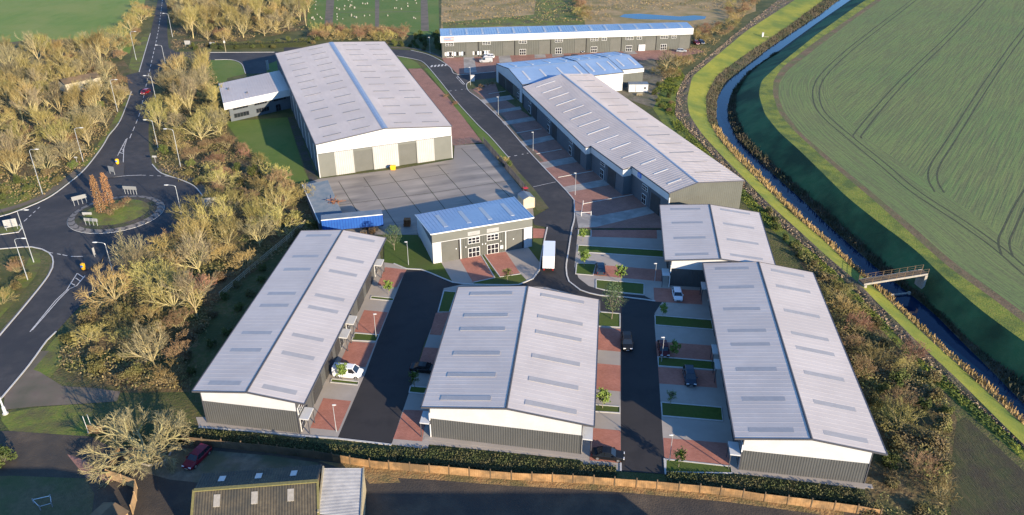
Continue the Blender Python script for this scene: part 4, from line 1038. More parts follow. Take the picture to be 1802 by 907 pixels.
    r.build('ridge_cap', 'ridge_blue', t)
    for k in range(14):
        v = 4 + k * (L - 8) / 13
        um = UR(v)
        lo_ = [i for i in info if i[0] <= v <= i[1]][0][2](v)
        wd = um - lo_
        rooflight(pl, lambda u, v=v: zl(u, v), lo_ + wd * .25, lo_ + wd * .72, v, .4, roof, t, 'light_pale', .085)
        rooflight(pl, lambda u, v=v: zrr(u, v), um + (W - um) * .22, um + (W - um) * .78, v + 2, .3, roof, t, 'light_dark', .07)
    # doors along the front
    for (a, b, U) in info:
        n = max(1, int((b - a) / 15.5)); ln = (b - a) / n
        p0, p1 = (U(b) + .35, b), (U(a) + .35, a); tot = math.hypot(p1[0] - p0[0], p1[1] - p0[1])
        for k in range(n):
            q = tot * (k + .5) / n
            shutter(pl, p0, p1, q + .8, q + 5.0, 4.5, t)
            window(pl, p0, p1, q - 3.4, q - 1.4, .05, 2.5, t, 2, True, 'entrance_door')
            window(pl, p0, p1, q - 3.6, q - 1.0, 3.6, 4.9, t, 3)
            onwall(pl, p0, p1, q - .25, q + .05, 0, 5.4, .1, 'pier', 'clad_shade_blue', t)
    # unit number board near the corner
    a, b, U = info[0]
    p0, p1 = (U(b) + .05, b), (U(a) + .05, a); d = (b - a) - pl.inv((1121.5, 309), 6.6)[1]
    s = onwall(pl, p0, p1, d - .9, d + .9, 5.95, 7.2, .06, 'unit_sign', 'sign_blue', t)
    strokes(pl, p0, p1, d - .55, d + .6, 6.2, 6.95, .08, 'white', t, 4, 2)

def small_units():
    """pair of small units facing the new road: single pitch roof falling to the back"""
    hf, hb = 7.1, 4.4
    pl = Plan([(759.7, 412), (937, 383), (735, 379), (903.5, 349)], hf)
    # the back eaves sit lower, so the plan is taken from the roof's own back edge
    bl, br = G(733, 378.5, hb), G(902.5, 347.5, hb)
    pl.Q[2], pl.Q[3] = Vector(bl), Vector(br); pl.L = (pl.Q[2] - pl.Q[0]).length; W, L = pl.W, pl.L
    t = thing('paired_units', 'small pair of grey fronted units with a shade-blue single pitch roof facing the new road', 'building', pl.P(W / 2, 0, 0))
    z = lambda v: hf + (hb - hf) * v / L
    r = MB(pl.P); r.poly([(-.25, -.15, z(-.15)), (W + .25, -.15, z(-.15)), (W + .25, L + .3, z(L + .3)), (-.25, L + .3, z(L + .3))])
    u = 0.0
    while u < W:
        r.hexa([(u - .06, -.15, z(-.15)), (u + .06, -.15, z(-.15)), (u + .06, L + .3, z(L + .3)), (u - .06, L + .3, z(L + .3)), (u - .03, -.15, z(-.15) + .045), (u + .03, -.15, z(-.15) + .045), (u + .03, L + .3, z(L + .3) + .045), (u - .03, L + .3, z(L + .3) + .045)]); u += .8
    roof = r.build('roof', 'roof_shade_blue', t)
    for px in ((758, 390), (801, 382), (845, 374), (889, 366)):
        pass
    for f in (.17, .40, .61, .84):
        mb = MB(pl.P); a, b = W * f - .45, W * f + .45
        mb.hexa([(a, L * .2, z(L * .2) - .02), (b, L * .2, z(L * .2) - .02), (b, L * .8, z(L * .8) - .02), (a, L * .8, z(L * .8) - .02), (a, L * .2, z(L * .2) + .08), (b, L * .2, z(L * .2) + .08), (b, L * .8, z(L * .8) + .08), (a, L * .8, z(L * .8) + .08)])
        o = mb.build('rooflight', 'light_pale', t); o.parent = roof
    tr = MB(pl.P); tr.box(-.3, -.25, hf - .12, W + .3, -.155, hf + .1)
    for uu in (-.35, W + .255):
        tr.hexa([(uu, -.15, z(-.15) - .1), (uu + .1, -.15, z(-.15) - .1), (uu + .1, L + .3, z(L + .3) - .1), (uu, L + .3, z(L + .3) - .1), (uu, -.15, z(-.15) + .09), (uu + .1, -.15, z(-.15) + .09), (uu + .1, L + .3, z(L + .3) + .09), (uu, L + .3, z(L + .3) + .09)])
    tr.build('roof_trim', 'frame', t)
    fb = MB(pl.P); flatwall(fb, (0, 0), (W, 0), 4.9, hf - .03); fb.build('front_band', 'clad_light', t)
    p0, p1 = (0, .12), (W, .12)
    wall = MB(pl.P)
    ribwall(wall, (6.0, .12), (W - 6.0, .12), 0, 4.9, .5, .06)
    flatwall(wall, (0, .12), (W, .12), 0, 4.9, -.04)
    wall.build('wall', 'clad_old', t)
    sw = MB(pl.P)
    flatwall(sw, (0, L), (0, 0), 0, 4.4); flatwall(sw, (W, 0), (W, L), 0, 4.4); flatwall(sw, (W, L), (0, L), 0, hb - .02)
    sw.build('side_wall', 'white', t)
    for (q0, q1) in (((0, L), (0, 0)), ((W, 0), (W, L))):
        gb = MB(pl.P); f = (lambda d: z(L - d) - .03) if q0[0] == 0 else (lambda d: z(d) - .03)
        flatwall(gb, q0, q1, 4.4, f); gb.build('side_band', 'clad_shade_blue', t)
    for a, b in ((.05, 1.9), (W - 1.9, W - .05)):
        mb = MB(pl.P); ribwall(mb, (a, .06), (b, .06), 0, 4.9, .45, .05); mb.build('white_panel', 'white', t)
    shutter(pl, p0, p1, 1.95, 5.6, 4.75, t, 'shutter_grey'); shutter(pl, p0, p1, W - 5.8, W - 2.3, 4.75, t, 'shutter_grey')
    for a in (5.95, W - 6.2): onwall(pl, p0, p1, a, a + .22, 0, 4.9, .13, 'pier', 'white', t)
    for a in (5.62, W - 2.2): onwall(pl, p0, p1, a, a + .28, 0, 4.9, .08, 'door_jamb', 'black', t)
    ls = MB(pl.P); ls.box(0, -.03, 4.84, W, .06, 4.96); ls.build('band_trim', 'white', t)
    for c in (W * .405, W * .595):
        window(pl, p0, p1, c - 1.3, c + 1.3, 3.25, 4.7, t, 3)
        window(pl, p0, p1, c - 1.3, c + 1.3, .05, 2.3, t, 3, True, 'entrance_door')
        s = onwall(pl, (0, 0), (W, 0), c - 1.35, c + 1.35, 5.25, 6.15, .06, 'sign_board', 'sign_board', t)
    strokes(pl, (0, 0), (W, 0), W * .595 - 1.1, W * .595 + 1.0, 5.5, 5.9, .08, 'light_panel', t, 9, 8)
    strokes(pl, (0, 0), (W, 0), W * .405 - .8, W * .405 + .8, 5.55, 5.8, .08, 'light_panel', t, 10, 8)
    onwall(pl, p0, p1, W * .595 + 1.6, W * .595 + 2.3, .9, 1.7, .25, 'meter_box', 'white', t)
    for c in (5.0, W * .405 - 1.9, W * .405 + 1.8, W * .595 - 1.75, W * .595 + 1.7, W * .8): onwall(pl, p0, p1, c, c + .2, 2.6, 2.85, .16, 'wall_light', 'frame', t)

def top_row():
    hf, hb = 8.6, 6.4
    bl, br = G(774.6, 50.6, hb), G(1208, 39.3, hb)
    pl = Plan([(776, 64.6), (1219.5, 50), (774.6, 50.6), (1208, 39.3)], hf)
    pl.Q[2], pl.Q[3] = Vector(bl), Vector(br); pl.L = (pl.Q[2] - pl.Q[0]).length; W, L = pl.W, pl.L
    t = thing('terrace_row', 'farthest long row of grey units with a broad white fascia and shade-blue grey roof', 'building', pl.P(W / 2, 0, 0))
    z = lambda v: hf + (hb - hf) * v / L
    r = MB(pl.P); r.poly([(-.2, -.1, z(0)), (W + .2, -.1, z(0)), (W + .2, L, hb), (-.2, L, hb)])
    u = .5
    while u < W:
        r.hexa([(u - .06, 0, z(0)), (u + .06, 0, z(0)), (u + .06, L, hb), (u - .06, L, hb), (u - .03, 0, z(0) + .05), (u + .03, 0, z(0) + .05), (u + .03, L, hb + .05), (u - .03, L, hb + .05)]); u += 1.0
    roof = r.build('roof', 'roof_shade_blue', t)
    for k in range(16):
        c = 4 + k * (W - 8) / 15; mb = MB(pl.P)
        mb.hexa([(c - .4, L * .2, z(L * .2)), (c + .4, L * .2, z(L * .2)), (c + .4, L * .85, z(L * .85)), (c - .4, L * .85, z(L * .85)), (c - .4, L * .2, z(L * .2) + .09), (c + .4, L * .2, z(L * .2) + .09), (c + .4, L * .85, z(L * .85) + .09), (c - .4, L * .85, z(L * .85) + .09)])
        o = mb.build('rooflight', 'light_pale', t); o.parent = roof
    b = MB(pl.P); b.hexa([(-.3, -.15, 6.15), (W + .3, -.15, 6.15), (W + .3, .1, 6.15), (-.3, .1, 6.15), (-.3, -.15, hf + .1), (W + .3, -.15, hf + .1), (W + .3, .1, hf + .1), (-.3, .1, hf + .1)]); b.build('fascia', 'white', t)
    v0 = .6; p0, p1 = (.2, v0), (W - .2, v0)
    w = MB(pl.P); ribwall(w, p0, p1, 0, 6.2, .7, .05)
    for q0, q1 in ((p1, (W - .2, L)), ((W - .2, L), (.2, L)), ((.2, L), p0)): flatwall(w, q0, q1, 0, hb - .1)
    w.poly([(0, .0, 6.16), (W, .0, 6.16), (W, v0, 6.16), (0, v0, 6.16)]); w.build('wall', 'clad_old', t)
    n = 7; wd = (W - .4) / n
    for k in range(n):
        a = k * wd
        onwall(pl, p0, p1, a + wd - .35, a + wd - .0, 0, 6.15, .1, 'black_strip', 'black', t)  # black slab standing proud of the wall between units
        shutter(pl, p0, p1, a + wd * .66, a + wd - .5, 5.4, t, 'shutter_grey')
        window(pl, p0, p1, a + wd * .12, a + wd * .30, .05, 2.4, t, 3, True, 'entrance_door')
        window(pl, p0, p1, a + wd * .10, a + wd * .32, 4.7, 5.95, t, 3)
        if k > 3: window(pl, p0, p1, a + wd * .42, a + wd * .56, 4.7, 5.95, t, 2)
    # signs on the fascia
    f0, f1 = (0, -.15), (W, -.15)
    def at(px): return pl.inv((px, 70), 7.4)[0]
    a, c = at(780), at(800)
    onwall(pl, f0, f1, a, c, 6.55, 8.1, .05, 'sign_board', 'sign_board', t); onwall(pl, f0, f1, a, c, 8.1, 8.25, .06, 'sign_edge', 'sign_red', t)
    strokes(pl, f0, f1, a + .4, c - 1.4, 7.35, 7.85, .08, 'sign_blue', t, 2, 6); strokes(pl, f0, f1, a + .4, c - .6, 6.8, 7.0, .08, 'sign_red', t, 3, 10)
    a, c = at(904), at(919)
    onwall(pl, f0, f1, a, c, 6.4, 8.6, .06, 'sign_board', 'sign_pale', t)
    strokes(pl, f0, f1, a + .4, c - .4, 7.0, 8.0, .08, 'sign_blue', t, 5, 4)
    a = at(1012); strokes(pl, f0, f1, a, a + 1.6, 7.3, 7.6, .04, 'light_panel', t, 6, 5)
    onwall(pl, p0, p1, at(1130), at(1142), .1, 2.6, .5, 'white_shutter', 'white', t)
    for k, x in enumerate((786, 795, 805)):
        pass
    # poster boards in the first two windows
    for x0, n_, sd in ((786, 9, 1), (836, 7, 2)):
        a = at(x0)
        for k in range(n_):
            onwall(pl, p0, p1, a + k * .95 - 1.2, a + k * .95 - .55, .8, 2.2, .14, 'window_poster', ('white', 'sign_pale', 'black')[(k * sd) % 3], t)

def workshops():
    """the group between the long terrace and the top row: ridges run away to the right"""
    he, hr = 6.4, 8.2
    q = [G(919, 149, he), G(873, 112.5, he)]
    A, B = Vector(q[0]), Vector(q[1])
    ax = (B - A).normalized(); W = (B - A).length; d = Vector((math.sin(R(69)), math.cos(R(69))))
    def mk(name, label, A, W, L, he, hr, roofm, lights, gable, cladm):
        pl = Plan([(0, 0)] * 4, 0)
        pl.Q = [A + ax * W, A, A + ax * W + d * L, A + d * L]; pl.W, pl.L = W, L
        t = thing(name, label, 'building', pl.P(W / 2, 0, 0))
        rf, z = roof_gable(pl, he, hr, t, roofm, pitch=1.0, trim='roof_dark', ridge_m='ridge_blue')
        for k in range(lights):
            v = L * (k + .6) / lights
            for a, b in ((.12, .38), (.62, .88)): rooflight(pl, z, W * a, W * b, v, .7, rf, t, 'light_pale', .085)
        w = MB(pl.P)
        ribwall(w, (.2, .1), (W - .2, .1), 0, 4.2, .6); w.build('wall', 'clad_old', t)
        w = MB(pl.P); ribwall(w, (W - .2, L - .1), (.2, L - .1), 0, lambda dd: z(W - .2 - dd) - .2, .6); w.build('rear_wall', 'clad_old', t)
        w = MB(pl.P); ribwall(w, (.2, L - .1), (.2, .1), 0, he - .2, .6); w.build('side_wall', 'clad_old', t)
        g = MB(pl.P); flatwall(g, (.2, .1), (W - .2, .1), 4.2, lambda dd: z(.2 + dd) - .18, .06); g.build('gable_band', 'white', t)
        rw = MB(pl.P); ribwall(rw, (W - .2, .1), (W - .2, L - .1), 0, he - .2, .6); rw.build('side_wall', cladm, t)
        return pl, t
    # nearest part, its gable facing the terrace forecourt
    L1 = (Vector(G(983, 98, he)) - B).dot(d)
    pl, t = mk('workshop', 'shade-blue roofed workshop at the far end of the long terrace, gable facing the forecourt', A, W, L1, he, hr, 'roof_shade_blue', 4, True, 'white')
    p0, p1 = (.2, .1), (W - .2, .1)
    onwall(pl, p0, p1, .1, 2.2, 0, 5.0, .12, 'white_panel', 'white', t)
    shutter(pl, p0, p1, 3.2, 9.0, 4.0, t); shutter(pl, p0, p1, 11, 17.5, 4.0, t)
    window(pl, p0, p1, W - 5.0, W - 3.2, .1, 2.4, t, 2, True, 'entrance_door'); window(pl, p0, p1, W - 5.0, W - 3.2, 3.0, 4.2, t, 2)
    onwall(pl, p0, p1, W - 2.6, W - .6, 0, 5.4, .1, 'white_panel', 'white', t)
    off = 5.0
    A2 = A + d * L1 + ax * 1.0; W2 = W - 1.0
    E2 = Vector(G(1098, 128, he)); L2 = max(12.0, (E2 - A2).dot(d))
    mk('workshop', 'grey roofed workshop with a tall white side wall, middle one of the stepped workshops', A2, W2, L2, he + .1, hr + .1, 'roof_shade_blue', 3, False, 'white')
    A3 = A2 + d * L2 + ax * 3.0
    L3 = 9.5
    pl3, t3 = mk('workshop', 'end workshop with a white eaves band, beside the white cabin', A3, W2 - 3, L3, he + .1, hr, 'roof_shade_blue', 2, False, 'clad_old')
    b = MB(pl3.P); b.box(W2 - 3 - .22, -.05, he - 1.5, W2 - 3 - .08, L3 + .1, he - .15); b.build('eaves_band', 'white', t3)

def farm_buildings():
    # long barn: ridge runs left to right
    hr = 6.2; he = 4.3
    rl, rr_ = Vector(G(341, 864, hr)), Vector(G(559, 847.5, hr))
    bl, br = Vector(G(356, 834, he)), Vector(G(567, 818, he))
    dl = (bl - rl); fl, fr = rl - dl, rr_ - dl
    t = thing('barn', 'long farm barn with mossy corrugated roof and square roof windows, at the bottom edge', 'barn', (*((fl + fr) / 2), 0))
    def slope(a0, a1, b0, b1, za, zb, name, m):
        mb = MB(); n = int((a1 - a0).length / .35)
        for k in range(n):
            for s0, s1, o0, o1 in ((k / n, (k + .5) / n, 0, .07), ((k + .5) / n, (k + 1) / n, .07, 0)):
                A, B = a0.lerp(a1, s0), a0.lerp(a1, s1); C_, D_ = b0.lerp(b1, s0), b0.lerp(b1, s1)
                mb.poly([(A.x, A.y, za + o0), (B.x, B.y, za + o1), (D_.x, D_.y, zb + o1), (C_.x, C_.y, zb + o0)])
        return mb.build(name, m, t, fixn=False)
    f = slope(fl, fr, rl, rr_, he, hr, 'roof', 'sheet_moss'); b = slope(rl, rr_, bl, br, hr, he, 'rear_roof', 'sheet_moss')
    m = MB(); m.bar((rl.x, rl.y, hr + .02), (rr_.x, rr_.y, hr + .02), .5, .14); m.build('ridge_cap', 'moss', t)
    for a, c in ((fl, rl), (fr, rr_)):
        mm = MB(); mm.hexa([(a.x - .15, a.y, he - .1), (a.x + .15, a.y, he - .1), (c.x + .15, c.y, hr - .1), (c.x - .15, c.y, hr - .1), (a.x - .15, a.y, he + .16), (a.x + .15, a.y, he + .16), (c.x + .15, c.y, hr + .16), (c.x - .15, c.y, hr + .16)])
        mm.build('verge_board', 'moss', t)
    w = MB()
    ring = [fl + (fr - fl) * .01 + dl * .04, fr - (fr - fl) * .01 + dl * .04, br - (br - bl) * .01 - dl * .04, bl + (br - bl) * .01 - dl * .04]
    for k in range(4):
        a, c = ring[k], ring[(k + 1) % 4]
        if k in (0, 2): w.poly([(a.x, a.y, 0), (c.x, c.y, 0), (c.x, c.y, he), (a.x, a.y, he)])
        else:
            mid = (a + c) / 2; w.poly([(a.x, a.y, 0), (c.x, c.y, 0), (c.x, c.y, he), (mid.x, mid.y, hr - .1), (a.x, a.y, he)])
    w.build('wall', 'timber_dark', t)
    for s, u, par in ((.19, .55, f), (.49, .55, f), (.78, .55, f)):
        for (a0, a1, b0, b1, za, zb, uu) in ((fl, fr, rl, rr_, he, hr, .55), (rl, rr_, bl, br, hr, he, .42)):
            mb = MB()
            def pt(ss, q): p = a0.lerp(a1, ss).lerp(b0.lerp(b1, ss), q); return (p.x, p.y, za + (zb - za) * q)
            ds = .026
            lowr = [pt(s - ds, uu), pt(s + ds, uu), pt(s + ds, uu + .30), pt(s - ds, uu + .30)]
            mb.hexa([(x, y, zz + .0) for x, y, zz in lowr] + [(x, y, zz + .12) for x, y, zz in lowr])
            o = mb.build('roof_window', 'stone' if za == he else 'light_pale', t); o.parent = f if za == he else b
    # corrugated lean-to beside it
    z0, z1 = 4.6, 4.1
    a, b_, c, d_ = (Vector(G(*p, 4.4)) for p in ((561, 903), (635, 902), (639.6, 821), (569.7, 826)))
    ctr = (a + b_ + c + d_) / 4
    t2 = thing('corrugated_shed', 'small shed with pale grey corrugated roof, against the right end of the barn', 'shed', (ctr.x, ctr.y, 0))
    a = a + (a - d_) * .05; b_ = b_ + (b_ - c) * .05
    mb = MB(); n = 34
    for k in range(n):
        for s0, s1, o0, o1 in ((k / n, (k + .5) / n, 0, .08), ((k + .5) / n, (k + 1) / n, .08, 0)):
            A, B = a.lerp(d_, s0), a.lerp(d_, s1); C_, D_ = b_.lerp(c, s0), b_.lerp(c, s1)
            mb.poly([(A.x, A.y, z0 + o0), (C_.x, C_.y, z1 + o0), (D_.x, D_.y, z1 + o1), (B.x, B.y, z0 + o1)])
    mb.build('roof', 'sheet_grey', t2)
    mb = MB()
    for p, q2, zz in ((a, b_, z1), (b_, c, z1), (c, d_, z1), (d_, a, z1)): mb.poly([(p.x, p.y, 0), (q2.x, q2.y, 0), (q2.x, q2.y, zz - .1), (p.x, p.y, zz - .1)])
    mb.build('wall', 'timber_pale', t2)
    mb = MB(); mb.bar((b_.x, b_.y, z1 - .15), (c.x, c.y, z1 - .15), .16, .35); mb.bar((a.x, a.y, z0 - .1), (d_.x, d_.y, z0 - .1), .2, .5); mb.build('verge_board', 'timber_pale', t2)
    # garden shed bottom left
    p = Vector(G(200, 893, 2.6)); t3 = thing('garden_shed', 'small tiled garden shed behind the timber fence in the bottom left corner', 'shed', (p.x, p.y - 2, 0))
    mb = MB(); dx = Vector((.93, -.36)); dy = Vector((-.36, -.93)) * -1
    def wp(u, v, z): q = p + dx * u + Vector((.36, .93)) * v; return (q.x, q.y, z)
    mb.poly([wp(-2.2, -4, 2.3), wp(0, -4, 3.1), wp(0, .4, 3.1), wp(-2.2, .4, 2.3)]); mb.poly([wp(0, -4, 3.1), wp(2.2, -4, 2.3), wp(2.2, .4, 2.3), wp(0, .4, 3.1)]); mb.build('roof', 'timber_dark', t3)
    mb = MB(); ring = [(-2, -3.8), (2, -3.8), (2, .2), (-2, .2)]
    for k in range(4):
        a0, b0 = ring[k], ring[(k + 1) % 4]; mb.poly([wp(*a0, 0), wp(*b0, 0), wp(*b0, 2.35), wp(*a0, 2.35)])
    mb.build('wall', 'timber', t3)

def outbuilding():
    a, b = Vector(G(119, 166)), Vector(G(180, 153)); d = (b - a).normalized(); n = Vector((-d.y, d.x)); c = (a + b) / 2
    t = thing('outbuilding', 'long cream walled outbuilding half hidden among the trees of the left wood', 'building', (c.x, c.y, 0))
    L = (b - a).length
    def P(u, v, z): q = a + d * u + n * v; return (q.x, q.y, z)
    mb = MB(P); mb.box(0, 0, 0, L, 6, 3.4); mb.build('wall', 'cream', t)
    mb = MB(P); mb.poly([(-.3, -.3, 3.4), (L + .3, -.3, 3.4), (L + .3, 3, 4.7), (-.3, 3, 4.7)]); mb.poly([(-.3, 3, 4.7), (L + .3, 3, 4.7), (L + .3, 6.3, 3.4), (-.3, 6.3, 3.4)]); mb.build('roof', 'timber_dark', t)
    for k in range(3):
        mb = MB(P); mb.box(L * (.2 + .28 * k), -.04, 1.0, L * (.2 + .28 * k) + 1.3, .02, 2.2); mb.build('window', 'glass', t)

def neighbours():
    """farm and house just past the lower edge, whose shadows lie across the yard"""
    def blk(name, label, x0, y0, x1, y1, he, hr):
        t = thing(name, label, 'building', ((x0 + x1) / 2, (y0 + y1) / 2, 0)); ym = (y0 + y1) / 2
        mb = MB(); mb.poly([(x0, y0, he), (x1, y0, he), (x1, ym, hr), (x0, ym, hr)]); mb.poly([(x0, ym, hr), (x1, ym, hr), (x1, y1, he), (x0, y1, he)]); mb.build('roof', 'sheet_moss', t)
        mb = MB(); mb.poly([(x0, y0, 0), (x1, y0, 0), (x1, y0, he), (x0, y0, he)]); mb.poly([(x1, y1, 0), (x0, y1, 0), (x0, y1, he), (x1, y1, he)])
        for x in (x0, x1): mb.poly([(x, y0, 0), (x, y1, 0), (x, y1, he), (x, ym, hr), (x, y0, he)])
        mb.build('wall', 'timber_dark', t)
    blk('farm_shed', 'large farm shed standing south of the yard', -8, 34, 37, 53.4, 10.0, 12.0)  # unseen, placed and raised so its shadow reaches the yard
    blk('farmhouse', 'farmhouse standing south of the bottom left drive', -58, 49, -41, 62, 8.0, 11.0)  # unseen, raised to throw its shadow over the drive

# ================================================================== TREES AND PLANTS
def branch_tree(seed, H, spread, stems, trunk_h, levels, kids, upw, twig_w, first_r, ang0, ang):
    """bare winter tree: returns (trunk mesh builder, crown mesh builder)"""
    r = random.Random(seed); T, K = MB(), MB()
    def rv(): return Vector((r.uniform(-1, 1), r.uniform(-1, 1), r.uniform(-1, 1)))
    def grow(p, d, ln, rad, lv):
        pts = [p]; n = 3 if lv < levels else 2; q = p.copy(); dd = d.copy()
        for k in range(n):
            dd = (dd + rv() * .20 + Vector((0, 0, upw))).normalized(); q = q + dd * ln / n; pts.append(q.copy())
        if lv <= 1: T.tube(pts, [rad * (1 - .5 * k / n) for k in range(n + 1)], 5, False)
        elif lv < levels: K.tube(pts, [max(rad * (1 - .6 * k / n), twig_w * .55) for k in range(n + 1)], 3, False)
        else:
            s = dd.orthogonal().normalized(); s = (Matrix.Rotation(r.uniform(0, 3.14), 3, dd) @ s) * twig_w
            K.poly([pts[0] - s, pts[0] + s, pts[1] + s * .75, pts[1] - s * .75]); K.poly([pts[1] - s * .75, pts[1] + s * .75, pts[2] + s * .25, pts[2] - s * .25])
        if lv < levels:
            for k in range(kids[lv]):
                t = r.uniform(.3, 1.0); i = min(int(t * n), n - 1); b = pts[i].lerp(pts[i + 1], t * n - i)
                base = (pts[i + 1] - pts[i]).normalized()
                o = base.orthogonal().normalized(); o = Matrix.Rotation(r.uniform(0, 6.28), 3, base) @ o
                a = R(r.uniform(*ang)); nd = (base * math.cos(a) + o * math.sin(a)).normalized()
                grow(b, nd, ln * r.uniform(.48, .72) * (1.1 - .35 * t), rad * .5, lv + 1)
    top = Vector((r.uniform(-.2, .2), r.uniform(-.2, .2), trunk_h))
    if trunk_h > .3: T.tube([(0, 0, -.3), tuple(top * .5), tuple(top)], [first_r * 1.25, first_r, first_r * .85], 7, False)
    for k in range(stems):
        a = 6.283 * (k + r.uniform(-.3, .3)) / stems; th = R(r.uniform(*ang0))
        if k == 0 and trunk_h > 1: th *= .3
        d = Vector((math.cos(a) * math.sin(th) * spread, math.sin(a) * math.sin(th) * spread, math.cos(th))).normalized()
        base = top if trunk_h > .3 else Vector((math.cos(a) * .25, math.sin(a) * .25, -.1))
        if trunk_h > 1: base = Vector((top.x, top.y, trunk_h * r.uniform(.72, 1.0)))
        grow(base, d, (H - trunk_h) * r.uniform(.5, .68), first_r * .6, 0 if stems > 4 else 0)
    return T, K

def leaf_mound(seed, rx, ry, h, n, s, clumps=9):
    r = random.Random(seed); mb = MB()
    cs = [(r.uniform(-.6, .6) * rx, r.uniform(-.6, .6) * ry, r.uniform(.2, .75) * h, r.uniform(.28, .5)) for _ in range(clumps)]
    for _ in range(n):
        cx, cy, cz, cr = r.choice(cs)
        while True:
            v = Vector((r.uniform(-1, 1), r.uniform(-1, 1), r.uniform(-1, 1)))
            if .25 < v.length < 1: break
        p = Vector((cx + v.x * rx * cr, cy + v.y * ry * cr, max(.05, cz + v.z * h * cr * .8)))
        a = Vector((r.uniform(-1, 1), r.uniform(-1, 1), r.uniform(-1, 1))).normalized() * s * r.uniform(.5, 1.2); b = a.cross(Vector((r.uniform(-1, 1), r.uniform(-1, 1), r.uniform(-1, 1)))).normalized() * s * r.uniform(.4, .9)
        mb.poly([p - a - b * .3, p + b, p + a, p - b])
    return mb

PROTO = {}
def proto(key, name, label, cat, parts):
    t = thing(name, label, cat, (0, 0, 0)); ks = []
    for nm, mb, m in parts: ks.append(mb.build(nm, m, t))
    KIDS[t.name] = ks
    PROTO[key] = [t, False, name]
    return t

def plant(key, x, y, z=0.0, scale=1.0, rz=None, label=None, group=None, cat=None, sz=None):
    t, used, name = PROTO[key]
    rz = rnd.uniform(0, 6.28) if rz is None else rz
    k = rnd.uniform(.88, 1.14); sc = (scale * k, scale / k, scale * (sz or 1.0))
    if not used:
        PROTO[key][1] = True; o = t
        o.location = (x, y, z); o.rotation_euler = (0, 0, rz); o.scale = sc
    else:
        o = t.copy(); COL.objects.link(o); o.location = (x, y, z); o.rotation_euler = (0, 0, rz); o.scale = sc
        for ch in KIDS[t.name]:
            c = ch.copy(); COL.objects.link(c); c.parent = o
    if label: o['label'] = label
    if group: o['group'] = group
    elif 'group' in o: del o['group']
    if cat: o['category'] = cat
    return o

